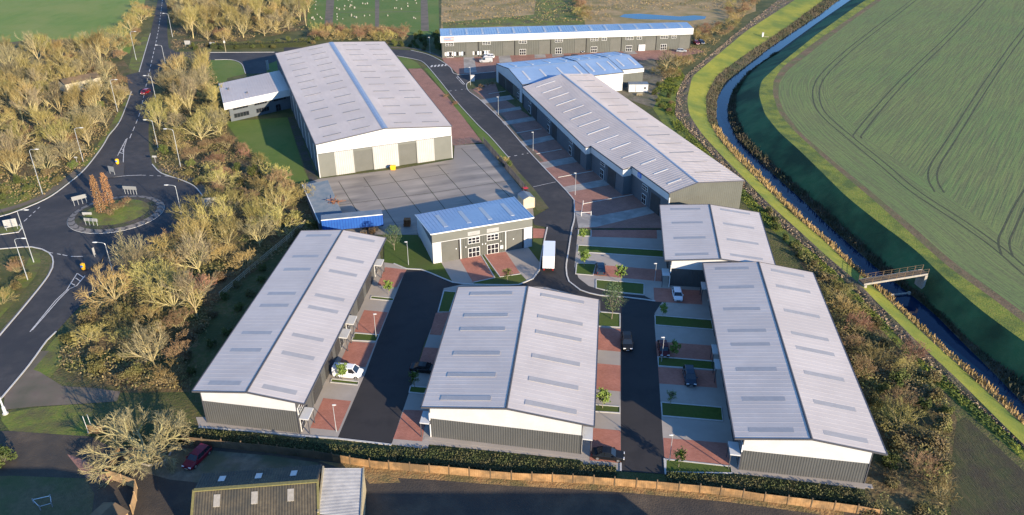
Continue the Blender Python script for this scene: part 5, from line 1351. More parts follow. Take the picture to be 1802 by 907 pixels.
def make_protos():
    for i in range(6):
        T, K = branch_tree(20 + i, (11.5, 10.2, 12.5, 9.4, 11, 10.6)[i], 1.0, (8, 7, 6, 9, 5, 8)[i], (1.4, .9, 2.2, .7, 1.8, 1.1)[i], 3, (6, 6, 4), .13, .026, .16, ((6, 30), (8, 40), (4, 24), (10, 44), (8, 34), (8, 38))[i], (14, 40))
        proto('tall%d' % i, 'winter_tree', 'tall bare tree', 'tree', [('trunk', T, 'bark'), ('crown', K, 'twig_grey' if i in (1, 4) else 'twig')])
    for i in range(5):
        T, K = branch_tree(40 + i, 8.8, 1.1, 9, .9, 3, (6, 7, 4), .08, .026, .15, (10, 54), (18, 48))
        proto('round%d' % i, 'winter_tree', 'round bare tree', 'tree', [('trunk', T, 'bark'), ('crown', K, 'twig_grey' if i in (0, 3) else 'twig')])
    for i in range(2):
        T, K = branch_tree(60 + i, 5.2, 1.1, 12, .2, 3, (5, 6, 4), .06, .024, .06, (8, 55), (20, 50))
        proto('bush%d' % i, 'bare_shrub', 'bare shrub', 'shrub', [('stem', T, 'bark'), ('crown', K, 'twig')])
        T, K = branch_tree(65 + i, 4.8, 1.1, 13, .2, 3, (5, 6, 4), .06, .024, .05, (8, 50), (20, 50))
        proto('redbush%d' % i, 'bare_shrub', 'russet bare shrub', 'shrub', [('stem', T, 'bark'), ('crown', K, 'twig_red')])
    for i in range(3):
        T, K = branch_tree(70 + i, 2.6, 1.2, 9, .1, 2, (5, 5, 4), .03, .025, .04, (15, 70), (20, 60))
        proto('bramble%d' % i, 'bramble_bush', 'bramble bush', 'shrub', [('stem', T, 'bark_dark'), ('leaves', leaf_mound(80 + i, 2.3, 2.1, 1.9, 1500, .17), 'bramble')])
    for i in range(2):
        T, K = branch_tree(90 + i, 3.2, 1.2, 9, .1, 2, (5, 5, 4), .03, .025, .04, (15, 60), (20, 60))
        proto('green%d' % i, 'evergreen_shrub', 'green shrub', 'shrub', [('stem', T, 'bark_dark'), ('leaves', leaf_mound(95 + i, 1.9, 1.8, 2.6, 1500, .16), 'bramble_green')])
    # young street trees of the new estate
    for i in range(3):
        r = random.Random(200 + i); T = MB(); T.tube([(0, 0, -.1), (.03, .02, 1.2), (0, .05, 2.6)], [.05, .04, .02], 5)
        L_ = MB()
        for k in range(7):
            a = k * 2.4; z0 = 1.0 + k * .22; q = Vector((math.cos(a) * .75, math.sin(a) * .75, z0 + .65)); T.tube([(0, 0, z0), tuple(q)], [.025, .008], 3, False)
            for _ in range(46):
                p = Vector((0, 0, z0)).lerp(q, r.uniform(.3, 1.1)) + Vector((r.gauss(0, .17), r.gauss(0, .17), r.gauss(0, .17)))
                u = Vector((r.gauss(0, 1), r.gauss(0, 1), r.gauss(0, 1))).normalized() * .15; v = u.orthogonal().normalized() * .13
                L_.poly([p - u, p + v, p + u, p - v])
        for _ in range(90):
            p = Vector((r.gauss(0, .18), r.gauss(0, .18), r.uniform(2.2, 3.1))); u = Vector((r.gauss(0, 1), r.gauss(0, 1), r.gauss(0, 1))).normalized() * .15; v = u.orthogonal().normalized() * .13
            L_.poly([p - u, p + v, p + u, p - v])
        proto('young%d' % i, 'young_tree', 'young tree', 'tree', [('trunk', T, 'bark_dark'), ('crown', L_, 'young')])
    for i in range(2):
        T, K = branch_tree(220 + i, 7.4, 1.1, 7, 2.0, 3, (5, 5, 3), .06, .012, .09, (15, 50), (20, 50))
        r = random.Random(230 + i)
        for _ in range(950):
            a = r.uniform(0, 6.28); z = r.uniform(2.4, 7.6); w = 2.4 * math.sin(min(1, (z - 1.6) / 6.2) * 3.0) ** .7 * math.sqrt(r.random())
            p = Vector((math.cos(a) * w, math.sin(a) * w, z)); u = Vector((r.gauss(0, 1), r.gauss(0, 1), r.gauss(0, 1))).normalized() * .13; v = u.orthogonal().normalized() * .10
            K.poly([p - u, p + v, p + u, p - v])
        proto('street%d' % i, 'street_tree', 'street tree', 'tree', [('trunk', T, 'bark_dark'), ('crown', K, 'young_dark')])

def scatter(poly, spacing, seed, jitter=1.0, maxn=999):
    P = [Vector(G(*p)) for p in poly]; r = random.Random(seed)
    x0, x1 = min(p.x for p in P), max(p.x for p in P); y0, y1 = min(p.y for p in P), max(p.y for p in P)
    def inside(q):
        c = False
        for i in range(len(P)):
            a, b = P[i], P[i - 1]
            if (a.y > q.y) != (b.y > q.y) and q.x < (b.x - a.x) * (q.y - a.y) / (b.y - a.y) + a.x: c = not c
        return c
    out = []; fails = 0
    while fails < 900 and len(out) < maxn:
        q = Vector((r.uniform(x0, x1), r.uniform(y0, y1)))
        if inside(q) and all((q - o).length > spacing * r.uniform(.8, 1.15) for o in out): out.append(q); fails = 0
        else: fails += 1
    return out

def vegetation():
    make_protos()
    r = random.Random(3)
    def stand(poly, spacing, seed, mix, place, smin=.85, smax=1.2, maxn=999):
        wa, wb = Vector(G(122, 166)), Vector(G(182, 152))
        for q in scatter(poly, spacing, seed, maxn=maxn):
            tt = max(0, min(1, (q - wa).dot(wb - wa) / (wb - wa).length_squared))
            if (q - wa.lerp(wb, tt)).length < 6.5: continue
            k, cnt, words, nm = r.choices(mix, [m[4] for m in mix])[0][:4]
            key = '%s%d' % (k, r.randrange(cnt))
            s = r.uniform(smin, smax)
            plant(key, q.x, q.y, 0, s, label=words + ' ' + place, group=nm + ' ' + place, sz=r.uniform(.82, 1.2))
    TALL = lambda w: ('tall', 6, 'tall bare golden tree with upswept branches', 'tall winter trees', w)
    ROUND = lambda w: ('round', 5, 'rounded bare tree with spreading twiggy crown', 'round winter trees', w)
    BUSH = lambda w: ('bush', 2, 'many stemmed bare straw coloured shrub', 'bare shrubs', w)
    RED = lambda w: ('redbush', 2, 'reddish brown bare shrub', 'russet shrubs', w)
    BRAM = lambda w: ('bramble', 3, 'low mound of yellow green brambles', 'bramble mounds', w)
    GRN = lambda w: ('green', 2, 'dark green leafy shrub', 'evergreen shrubs', w)
    # left wood
    stand([(-40, 150), (40, 112), (120, 108), (185, 112), (205, 140), (222, 178), (198, 214), (160, 262), (128, 292), (70, 320), (0, 322), (-60, 330)], 6.6, 11, [TALL(4), ROUND(5), BUSH(1.6), RED(1.6), GRN(.9)], 'in the wood left of the trunk road', .68, 1.22)
    stand([(10, 112), (190, 97), (192, 108), (10, 122)], 6.0, 31, [TALL(3), ROUND(3)], 'along the meadow edge of the left wood', .95, 1.25)
    stand([(-40, 300), (60, 318), (110, 300), (140, 280), (130, 310), (60, 348), (-40, 372)], 5.5, 12, [BRAM(2), GRN(1)], 'along the verge of the left wood', .6, .9, 14)
    stand([(205, 110), (225, 98), (248, 60), (262, 20), (240, 15), (215, 70), (195, 95)], 6.5, 13, [ROUND(3), RED(2), BUSH(2)], 'between the trunk road and the green meadow', .8, 1.05)
    # belt between trunk road and warehouse
    stand([(300, 122), (345, 118), (368, 140), (360, 170), (388, 190), (396, 232), (372, 258), (300, 262), (276, 235), (280, 190), (292, 150)], 6.4, 14, [TALL(3), ROUND(4), BUSH(1), RED(.5)], 'in the belt left of the office wing', .7, 1.15)
    stand([(282, 270), (372, 262), (412, 252), (470, 300), (515, 335), (532, 330), (556, 402), (530, 396), (470, 345), (380, 350), (362, 332), (318, 305)], 5.6, 15, [BUSH(3), RED(2), ROUND(1.5), BRAM(2), GRN(1)], 'in the scrub north of the roundabout', .7, 1.05)
    stand([(368, 370), (385, 352), (460, 348), (528, 398), (452, 466), (380, 528), (345, 560), (300, 560), (262, 540), (205, 545), (190, 520), (290, 440), (335, 415)], 5.4, 16, [ROUND(4), TALL(1.5), BUSH(3), RED(1), BRAM(1)], 'in the belt between roundabout and new blocks', .76, 1.14)
    stand([(195, 545), (300, 560), (345, 570), (330, 620), (318, 676), (205, 668), (130, 640), (118, 600), (140, 565)], 4.6, 17, [BRAM(5), BUSH(2), ROUND(1.6), RED(1)], 'in the thicket beside the lower trunk road', .75, 1.05)
    stand([(455, 470), (540, 405), (545, 425), (470, 500), (400, 590), (345, 680), (325, 680), (330, 610), (380, 540)], 4.6, 18, [BRAM(3), GRN(2)], 'in the strip behind the longest new block', .5, .75, 26)
    # shrubs in the left corner by the roundabout exit
    stand([(-40, 470), (30, 455), (52, 470), (40, 500), (0, 545), (-60, 580)], 4.6, 19, [RED(2), BRAM(2), BUSH(2)], 'in the corner by the roundabout exit', .6, .9, 14)
    # northern belt
    stand([(306, 40), (330, 66), (372, 76), (440, 70), (500, 58), (540, 48), (548, 20), (546, -4), (302, -4)], 6.4, 20, [TALL(6), ROUND(2), BUSH(2), RED(.8)], 'in the belt north of the entrance road', .85, 1.3)
    stand([(330, 82), (480, 76), (500, 70), (560, 72), (560, 78), (480, 86), (330, 90)], 4.4, 21, [GRN(2), BRAM(1)], 'in the low hedge along the entrance road', .55, .8, 30)
    stand([(556, 54), (640, 60), (716, 62), (716, 72), (640, 72), (556, 70)], 4.2, 22, [RED(3), BUSH(3)], 'in the hedge beside the cemetery', .9, 1.1)
    stand([(676, 74), (730, 76), (757, 84), (752, 90), (720, 84), (680, 82)], 3.6, 23, [GRN(2), BRAM(1)], 'on the bend of the entrance road', .5, .7, 20)
    stand([(720, 62), (775, 60), (775, 90), (760, 88), (745, 76)], 4.4, 24, [GRN(3)], 'by the left end of the far row', .7, .9, 10)
    stand([(1003, 0), (1022, 0), (1036, 36), (1022, 40)], 5.5, 25, [RED(1), BUSH(1)], 'in the field hedge behind the far row', .8, 1.0)
    stand([(1220, 50), (1260, 44), (1300, 40), (1290, 60), (1240, 74), (1222, 70)], 4.5, 26, [BUSH(2), RED(1)], 'in the reedy corner right of the far row', .5, .7)
    stand([(1275, 8), (1325, 2), (1330, 12), (1290, 40)], 6, 27, [BUSH(2), RED(1)], 'on the bank of the far pond', .6, .8)
    for x, y, k, s in ((1172, 122, 'round0', .95), (1192, 116, 'bush0', 1.1), (1182, 138, 'bush1', 1.0), (1210, 112, 'redbush0', .9), (1160, 132, 'bush0', .9)):
        q = G(x, y); plant(k, *q, 0, s, label='straw coloured bare growth between the white cabin and the far row', group='bare growth by the white cabin')
    stand([(1140, 168), (1160, 150), (1200, 130), (1188, 165), (1185, 205), (1160, 190)], 4.5, 28, [GRN(2), BRAM(1)], 'on the green slope behind the long terrace', .4, .6, 16)
    # overgrown hedge right of the new blocks
    stand([(1350, 372), (1440, 468), (1420, 470), (1345, 385)], 4.0, 29, [BRAM(3), GRN(2)], 'in the rough strip behind the square unit block', .45, .7)
    stand([(1440, 478), (1500, 520), (1580, 605), (1650, 680), (1672, 730), (1664, 800), (1652, 920), (1530, 925), (1535, 862), (1568, 800), (1500, 640)], 3.9, 30, [BRAM(5), BUSH(2.2), RED(1.6), GRN(1), ('round', 1, 'rounded bare tree with spreading twiggy crown', 'round winter trees', .25)], 'in the overgrown hedge right of the new blocks', .65, 1.0)
    # the two clipped beeches of the roundabout
    for px, h, lab in (((180, 379), 9.4, 'taller russet column beech on the roundabout'), ((196, 368), 8.6, 'shorter russet column beech standing behind its twin on the roundabout')):
        rr = random.Random(int(px[0])); L_ = MB(); T = MB(); T.tube([(0, 0, 0), (0, 0, h * .9)], [.12, .03], 6)
        for _ in range(1350):
            z = rr.uniform(.3, h); w = (1.2 - .5 * z / h) * (.95 + .07 * math.sin(z * 2.9)) * rr.uniform(.75, 1.2) * math.sqrt(rr.uniform(.3, 1)) * (1 if z < h * .9 else .6); a = rr.uniform(0, 6.28)
            p = Vector((math.cos(a) * w, math.sin(a) * w, z)); u = Vector((rr.gauss(0, .6), rr.gauss(0, .6), 1)).normalized() * .16; v = u.orthogonal().normalized(); v = Matrix.Rotation(rr.uniform(0, 6.28), 3, u.normalized()) @ v * .1
            L_.poly([p - u, p + v, p + u, p - v])
        q = G(*px); t = thing('columnar_tree', lab, 'tree', (0, 0, 0)); T.build('trunk', 'bark_dark', t); L_.build('crown', 'russet', t); t.location = (*q, .7)
    for px, s in (((205, 376), .75), ((218, 370), .7), ((194, 384), .6), ((226, 362), .6)):
        q = G(*px); plant('redbush%d' % (int(px[0]) % 2), *q, .7, s * .62, label='low russet shrub at the foot of the roundabout beeches', group='russet shrubs on the roundabout')
    # big old tree by the farm gate
    T, K = branch_tree(301, 10.0, 2.2, 12, 1.5, 4, (6, 6, 5, 3), .03, .014, .40, (30, 82), (20, 52))
    q = G(260, 806); t = thing('old_tree', 'big spreading bare tree with yellow lichen on its limbs, beside the maroon car', 'tree', (0, 0, 0))
    T.build('trunk', 'twig_lichen', t); K.build('crown', 'twig_lichen', t); t.location = (*q, 0); t.scale = (1.03, 1.03, .92)
    # trees beyond the lower edge that shade the drive
    # new planting
    Y = [((684, 519), 'young0', .95, 'young green tree at the second strip of lawn beside the leftmost block'), ((604, 670), 'young1', 1.0, 'young green tree in front of the white van'), ((730, 683), 'young2', 1.0, 'young dark tree on the small lawn left of the widest block'),
         ((893, 497), 'young0', 1.0, 'young green tree on the lawn in front of the paired units'), ((1025, 425), 'young1', .95, 'young green tree nearest the old brick forecourt'), ((1028, 469), 'young2', 1.15, 'young green tree beside the navy car'),
         ((1091, 498), 'young0', 1.2, 'young green tree on the square lawn below the navy car'), ((1166, 557), 'young1', .8, 'young green tree at the road end of the lawn below the white car'), ((1186, 630), 'young2', 1.05, 'young yellow green tree right of the dark red car'),
         ((1060, 719), 'young0', 1.1, 'young green tree on the small lawn right of the widest block'), ((1180, 713), 'young1', .85, 'young green tree at the road end of the lawn below the black estate'), ((1194, 823), 'young2', 1.05, 'young green tree on the bottom lawn beside a slim lamp')]
    for px, k, s, lab in Y:
        q = G(*px); plant(k, *q, .06, s, label=lab)
    for px, k, s, lab in (((694, 441), 'street0', .78, 'airy green tree behind the top of the leftmost block'), ((1076, 562), 'street1', 1.0, 'airy green tree on the corner lawn, tallest in the new estate')):
        q = G(*px); plant(k, *q, .06, s, label=lab)
    for px, lab in (((785, 171), 'small brown clipped shrub at the upper side of the forecourt gap'), ((801, 184), 'small brown clipped shrub at the lower side of the forecourt gap')):
        q = G(*px); plant('redbush0', *q, 0, .42, label=lab, sz=.6)
    for px in ((843, 160), (850, 156), (858, 152), (846, 154), (866, 150)):
        q = G(*px); plant('redbush1', *q, 0, .3, label='small brown shrub in the shaded brick forecourt of the open gable', group='small shrubs by the open gable')
    for px, k, s, lab in (((894, 295), 'green0', .75, 'leafy green shrub at the kink of the yard fence'), ((886, 288), 'bush1', .5, 'bare shrub at the kink of the yard fence'), ((2, 815), 'green1', 1.1, 'clipped green shrub at the left edge above the garden')):
        q = G(*px); plant(k, *q, 0, s, label=lab)
    q = G(506, 344); plant('redbush0', *q, 0, .95, label='red berried shrub beside the yard corner')
    # undergrowth: leaf litter, brambles and grass clumps between the trees
    PA, PB = G(1082, 42), G(1256, 18)
    def inpond(x, y): return PA[0] < x < PB[0] * 1.04 and PA[1] < y < PB[1]
    def under(poly, n, m, s, h, seed, label):
        P = [G(*p) for p in poly]; rr = random.Random(seed); mb = MB()
        x0, x1 = min(p[0] for p in P), max(p[0] for p in P); y0, y1 = min(p[1] for p in P), max(p[1] for p in P); c = 0
        while c < n:
            x, y = rr.uniform(x0, x1), rr.uniform(y0, y1); ins = False
            for i in range(len(P)):
                a, b = P[i], P[i - 1]
                if (a[1] > y) != (b[1] > y) and x < (b[0] - a[0]) * (y - a[1]) / (b[1] - a[1]) + a[0]: ins = not ins
            if not ins: continue
            c += 1
            if inpond(x, y): continue
            if math.sin(x * .35 + 2 * math.sin(y * .21)) + math.sin(y * .31 + x * .1) < rr.uniform(-1.6, .4): continue
            p = Vector((x, y, rr.uniform(.05, h))); u = Vector((rr.gauss(0, 1), rr.gauss(0, 1), rr.gauss(0, .6))).normalized() * s * rr.uniform(.6, 1.5); v = u.cross(Vector((rr.gauss(0, .5), rr.gauss(0, .5), 1))).normalized() * s * rr.uniform(.4, .9)
            mb.poly([p - u - v * .3, p + v, p + u, p - v])
        tag(mb.build('undergrowth', m), label, 'undergrowth', kind='stuff')
    under([(-60, 150), (190, 90), (228, 160), (176, 262), (145, 296), (80, 346), (0, 368), (-60, 380)], 26000, 'scrub', .22, .8, 1, 'pale dead undergrowth between the trees of the left wood')
    under([(300, 110), (372, 110), (395, 180), (400, 235), (530, 330), (562, 410), (455, 470), (380, 535), (335, 690), (215, 690), (100, 650), (125, 560), (190, 500), (330, 405), (362, 350), (285, 302), (268, 240)], 26000, 'bramble', .2, .8, 2, 'yellow green brambles under the belt of trees by the roundabout')
    under([(300, 110), (372, 110), (395, 180), (400, 235), (530, 330), (562, 410), (455, 470), (380, 535), (335, 690), (215, 690), (100, 650), (125, 560), (190, 500), (330, 405), (362, 350), (285, 302), (268, 240)], 16000, 'scrub', .2, .9, 5, 'dead bracken under the belt of trees by the roundabout')
    under([(1350, 372), (1440, 468), (1600, 625), (1672, 720), (1664, 920), (1530, 925), (1568, 800), (1430, 490)], 16000, 'bramble', .17, .9, 3, 'brambles and dead grass in the overgrown hedge')
    under([(1150, 160), (1195, 120), (1205, 135), (1190, 166), (1187, 204), (1213, 234), (1265, 290), (1362, 389), (1489, 498), (1587, 600), (1709, 708), (1802, 792), (1802, 808), (1690, 712), (1600, 627), (1500, 528), (1330, 378), (1280, 323), (1200, 248)], 16000, 'margin', .2, .45, 4, 'coarse green weeds along the track behind the buildings')
    under([(300, -20), (548, -20), (548, 50), (500, 60), (370, 82), (300, 92)], 9000, 'scrub', .28, .9, 6, 'dead undergrowth in the northern belt')
    under([(778, -40), (1330, -40), (1330, 18), (1225, 56), (1205, 36), (776, 46)], 22000, 'scrub', .3, 1.0, 7, 'rough golden growth on the field behind the far row')
    under([(1210, 40), (1300, 5), (1340, 0), (1240, 100), (1190, 130), (1160, 148), (1170, 110), (1225, 80)], 9000, 'reed', .22, .9, 8, 'dry golden grass beside the far row')

def hedge(name, label, px, w, h, seed, dens=120):
    L_ = smooth_line([Vector(G(*p)) for p in px]); r = random.Random(seed)
    c = L_[len(L_) // 2]; t = thing(name, label, 'hedge', (c.x, c.y, 0))
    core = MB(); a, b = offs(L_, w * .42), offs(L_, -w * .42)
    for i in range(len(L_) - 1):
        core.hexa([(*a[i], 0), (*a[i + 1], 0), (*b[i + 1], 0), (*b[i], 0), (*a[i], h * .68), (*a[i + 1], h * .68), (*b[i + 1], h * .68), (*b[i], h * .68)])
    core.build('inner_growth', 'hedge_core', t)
    mb = MB()
    for i in range(len(L_) - 1):
        d = (L_[i + 1] - L_[i]); ln = d.length; n = Vector((d.y, -d.x)).normalized()
        for _ in range(int(ln * dens)):
            s = r.random(); q = L_[i] + d * s; o = r.uniform(-.5, .5) * w * 1.05; z = r.uniform(.05, h) if abs(o) > w * .36 else r.uniform(h * .7, h * 1.12)
            z *= .95 + .13 * math.sin((q.x + q.y) * .8) * math.sin(q.x * .37)
            p = Vector((q.x + n.x * o, q.y + n.y * o, z)); u = Vector((r.gauss(0, 1), r.gauss(0, 1), r.gauss(0, 1))).normalized() * .13; v = u.orthogonal().normalized(); v = Matrix.Rotation(r.uniform(0, 6.28), 3, u.normalized()) @ v * .10
            mb.poly([p - u, p + v, p + u, p - v])
    mb.build('leaves', 'hedge', t)

def hedges():
    hedge('hedge', 'dark clipped hedge below the leftmost block, ending at the first new road', [(322, 768), (400, 776), (480, 785), (560, 795), (640, 803), (700, 808)], 3.0, .75, 1)
    hedge('hedge', 'dark hedge strip below the widest block, from road end to road end', [(703, 806), (780, 806), (860, 815), (940, 824), (1010, 832), (1084, 838)], 3.6, .5, 2)
    hedge('hedge', 'dark hedge strip below the right hand block', [(1174, 845), (1250, 850), (1340, 858), (1430, 868), (1520, 878)], 3.0, .6, 3)
    hedge('hedge', 'low shaded hedge running along the entrance road behind the largest warehouse', [(372, 85), (430, 84), (480, 82), (540, 79)], 3.0, 2.2, 4, 60)

# ================================================================== FENCES
def fences():
    # panel fence along the farmyard
    px = [(324, 782), (402, 790), (480, 798), (570, 810), (643, 822), (700, 828), (760, 833), (830, 839), (900, 845), (1000, 850), (1106, 857), (1176, 863), (1278, 873), (1350, 884), (1485, 901), (1560, 914)]
    L_ = smooth_line([Vector(G(*p)) for p in px], .3)
    def along(L_, step):
        out = [L_[0]]; acc = 0
        for a, b in zip(L_, L_[1:]):
            acc += (b - a).length
            if acc >= step: out.append(b); acc = 0
        return out
    P = along(L_, 2.75); m = P[len(P) // 2]
    t = thing('panel_fence', 'long orange timber panel fence along the farmyard below the new blocks', 'fence', (m.x, m.y, 0))
    r = random.Random(2)
    for i, (a, b) in enumerate(zip(P, P[1:])):
        d = (b - a).normalized(); h = r.uniform(1.28, 1.42); mb = MB()
        n = 9; q0, q1 = a + d * .09, b - d * .09
        for k in range(n):
            s0, s1 = q0.lerp(q1, k / n), q0.lerp(q1, (k + .97) / n); jj = r.uniform(-.012, .012)
            nn = Vector((d.y, -d.x)) * jj
            mb.bar((s0.x + nn.x, s0.y + nn.y, .06), (s1.x + nn.x, s1.y + nn.y, .06), .045, h)
        for z in (.3, 1.05): mb.bar((q0.x - d.y * .05, q0.y + d.x * .05, z), (q1.x - d.y * .05, q1.y + d.x * .05, z), .06, .09)
        o = mb.build('fence_panel', 'timber_orange' if a.x > -28 else 'timber_dark', t)
    for a in P:
        mb = MB(); mb.box(a.x - .07, a.y - .07, 0, a.x + .07, a.y + .07, 1.75); mb.build('fence_post', 'timber_dark', t)
    def boards(label, px, h, m, step=2.4, name='board_fence'):
        L2 = along(smooth_line([Vector(G(*p)) for p in px], .3) if len(px) > 2 else [Vector(G(*px[0])).lerp(Vector(G(*px[1])), k / 40) for k in range(41)], step)
        t = thing(name, label, 'fence', (L2[0].x, L2[0].y, 0))
        for a, b in zip(L2, L2[1:]):
            mb = MB(); n = 8
            for k in range(n):
                s0, s1 = a.lerp(b, k / n), a.lerp(b, (k + .96) / n); mb.bar((s0.x, s0.y, .03), (s1.x, s1.y, .03), .05, h + r.uniform(-.02, .02))
            mb.build('fence_panel', m, t)
        for a in L2:
            mb = MB(); mb.box(a.x - .07, a.y - .07, 0, a.x + .07, a.y + .07, h + .12); mb.build('fence_post', m, t)
    boards('short timber board fence at the edge of the roadside lawn, left of the old tree', [(158, 763), (206, 765)], 1.5, 'timber_orange')
    boards('timber board fence climbing from the brick drive to the old tree', [(190, 842), (200, 828), (208, 806), (214, 790)], 1.4, 'timber')
    boards('timber board fence round the garden shed', [(191, 843), (243, 862), (241, 880), (232, 915)], 1.7, 'timber')
    # post and rail fence behind the longest block
    px = [(538, 397), (500, 430), (450, 472), (420, 498), (386, 527)]
    L2 = along(smooth_line([Vector(G(*p)) for p in px], .3), 1.9); m = L2[len(L2) // 2]
    t = thing('rail_fence', 'pale post and rail fence behind the longest new block', 'fence', (m.x, m.y, 0))
    for a in L2:
        mb = MB(); mb.box(a.x - .07, a.y - .07, 0, a.x + .07, a.y + .07, 1.45); mb.build('fence_post', 'timber_pale', t)
    for z in (.45, .85, 1.25):
        mb = MB()
        for a, b in zip(L2, L2[1:]): mb.bar((a.x, a.y, z), (b.x, b.y, z), .07, .13)
        mb.build('fence_rail', 'timber_pale', t)
    # palisade along the yard
    px = [(851.6, 254), (880, 287), (900, 310), (921, 335), (944, 368)]
    L2 = along(smooth_line([Vector(G(*p)) for p in px], .2), 2.75); m = L2[len(L2) // 2]
    t = thing('palisade_fence', 'dark steel palisade fence between the yard and the estate road', 'fence', (m.x, m.y, 0))
    for a, b in zip(L2, L2[1:]):
        mb = MB()
        for k in range(12):
            s = a.lerp(b, (k + .5) / 12); mb.box(s.x - .04, s.y - .04, .08, s.x + .04, s.y + .04, 2.0)
        for z in (.35, 1.65): mb.bar((a.x, a.y, z), (b.x, b.y, z), .05, .06)
        mb.build('fence_panel', 'roof_dark', t)
        mb = MB(); mb.box(a.x - .06, a.y - .06, 0, a.x + .06, a.y + .06, 2.1); mb.build('fence_post', 'roof_dark', t)
    # wire mesh fence across the brick forecourt end
    a, b = Vector(G(799, 257)), Vector(G(851, 252)); t = thing('mesh_fence', 'low mesh fence between the brick forecourt and the concrete yard', 'fence', (*((a + b) / 2), 0))
    for k in range(6):
        p = a.lerp(b, k / 5); mb = MB(); mb.box(p.x - .05, p.y - .05, 0, p.x + .05, p.y + .05, 1.9); mb.build('fence_post', 'roof_dark', t)
    mb = MB()
    for z in (.2, .6, 1.0, 1.4, 1.8): mb.bar((a.x, a.y, z), (b.x, b.y, z), .03, .03)
    for k in range(40): p = a.lerp(b, (k + .5) / 40); mb.box(p.x - .012, p.y - .012, .1, p.x + .012, p.y + .012, 1.85)
    mb.build('mesh_panel', 'roof_dark', t)
    # timber rails in the terrace forecourt
    a, b, c = Vector(G(1023, 381)), Vector(G(1040, 380)), Vector(G(1026, 361))
    t = thing('rail_fence', 'short white rail fence round the dry grass in the brick forecourt', 'fence', (*a, 0))
    mb = MB()
    for p, q in ((a, b), (a, c)):
        mb.bar((p.x, p.y, .9), (q.x, q.y, .9), .08, .12)
    mb.build('fence_rail', 'white', t)
    for p in (a, b, c): mb = MB(); mb.box(p.x - .08, p.y - .08, 0, p.x + .08, p.y + .08, 1.15); mb.build('fence_post', 'white', t)

# ================================================================== BRIDGE
def bridge():
    a, b = Vector(G(1516, 496, .9)), Vector(G(1628, 478, 1.9))
    d = (b - a).normalized(); n = Vector((-d.y, d.x)); w = .85; z0, z1 = .9, 1.9
    t = thing('footbridge', 'narrow pale footbridge with rails crossing the drain', 'bridge', (*((a + b) / 2), 0))
    def P(s, o, z): q = a.lerp(b, s) + n * o; return (q.x, q.y, z0 + (z1 - z0) * s + z)
    mb = MB(); mb.hexa([P(0, -w, -.22), P(1, -w, -.22), P(1, w, -.22), P(0, w, -.22), P(0, -w, 0), P(1, -w, 0), P(1, w, 0), P(0, w, 0)]); mb.build('deck', 'timber_dark', t)
    for o in (-w - .06, w + .06):
        mb = MB(); mb.hexa([P(0, o - .06, -.34), P(1, o - .06, -.34), P(1, o + .06, -.34), P(0, o + .06, -.34), P(0, o - .06, .06), P(1, o - .06, .06), P(1, o + .06, .06), P(0, o + .06, .06)]); mb.build('beam', 'stone', t)
        for z in (.55, 1.05):
            mb = MB(); mb.tube([P(0, o, z), P(1, o, z)], .03, 5); mb.build('handrail', 'timber_dark', t)
        for k in range(9):
            mb = MB(); q = P(k / 8, o, 0); mb.box(q[0] - .05, q[1] - .05, q[2], q[0] + .05, q[1] + .05, q[2] + 1.1); mb.build('rail_post', 'timber_dark', t)
    for s in (.02, .97):
        mb = MB(); mb.hexa([P(s - .02, -1.2, -3.4), P(s + .02, -1.2, -3.4), P(s + .02, 1.2, -3.4), P(s - .02, 1.2, -3.4), P(s - .02, -1.2, -.24), P(s + .02, -1.2, -.24), P(s + .02, 1.2, -.24), P(s - .02, 1.2, -.24)]); mb.build('abutment', 'stone', t)
    # low pipe across the water and the sluice post upstream
    a2, b2 = Vector(G(1562, 519, -2.3)), Vector(G(1600, 515, -2.3))
    t = thing('water_pipe', 'low pale pipe crossing the water below the footbridge', 'pipe', (*((a2 + b2) / 2), -2.6))
    mb = MB(); mb.tube([(a2.x, a2.y, -2.4), (b2.x, b2.y, -2.4)], .16, 8); mb.build('pipe', 'stone', t)
    for q in (a2, b2): mb = MB(); mb.box(q.x - .25, q.y - .25, -3, q.x + .25, q.y + .25, -2.15); mb.build('pipe_support', 'stone', t)
    p = G(1342, 64, -.4); t = thing('sluice_post', 'small white sluice post on the mown bank upstream', 'post', (*p, -.6))
    mb = MB(); mb.box(p[0] - .35, p[1] - .3, -.8, p[0] + .35, p[1] + .3, 1.1); mb.build('housing', 'white', t)
    mb = MB(); mb.box(p[0] - .42, p[1] - .38, 1.1, p[0] + .42, p[1] + .38, 1.22); mb.build('cap', 'kerb', t)
    mb = MB(); mb.box(p[0] + .5, p[1] - .9, -.6, p[0] + 2.6, p[1] - .5, -.45); mb.build('walkway', 'timber_pale', t)

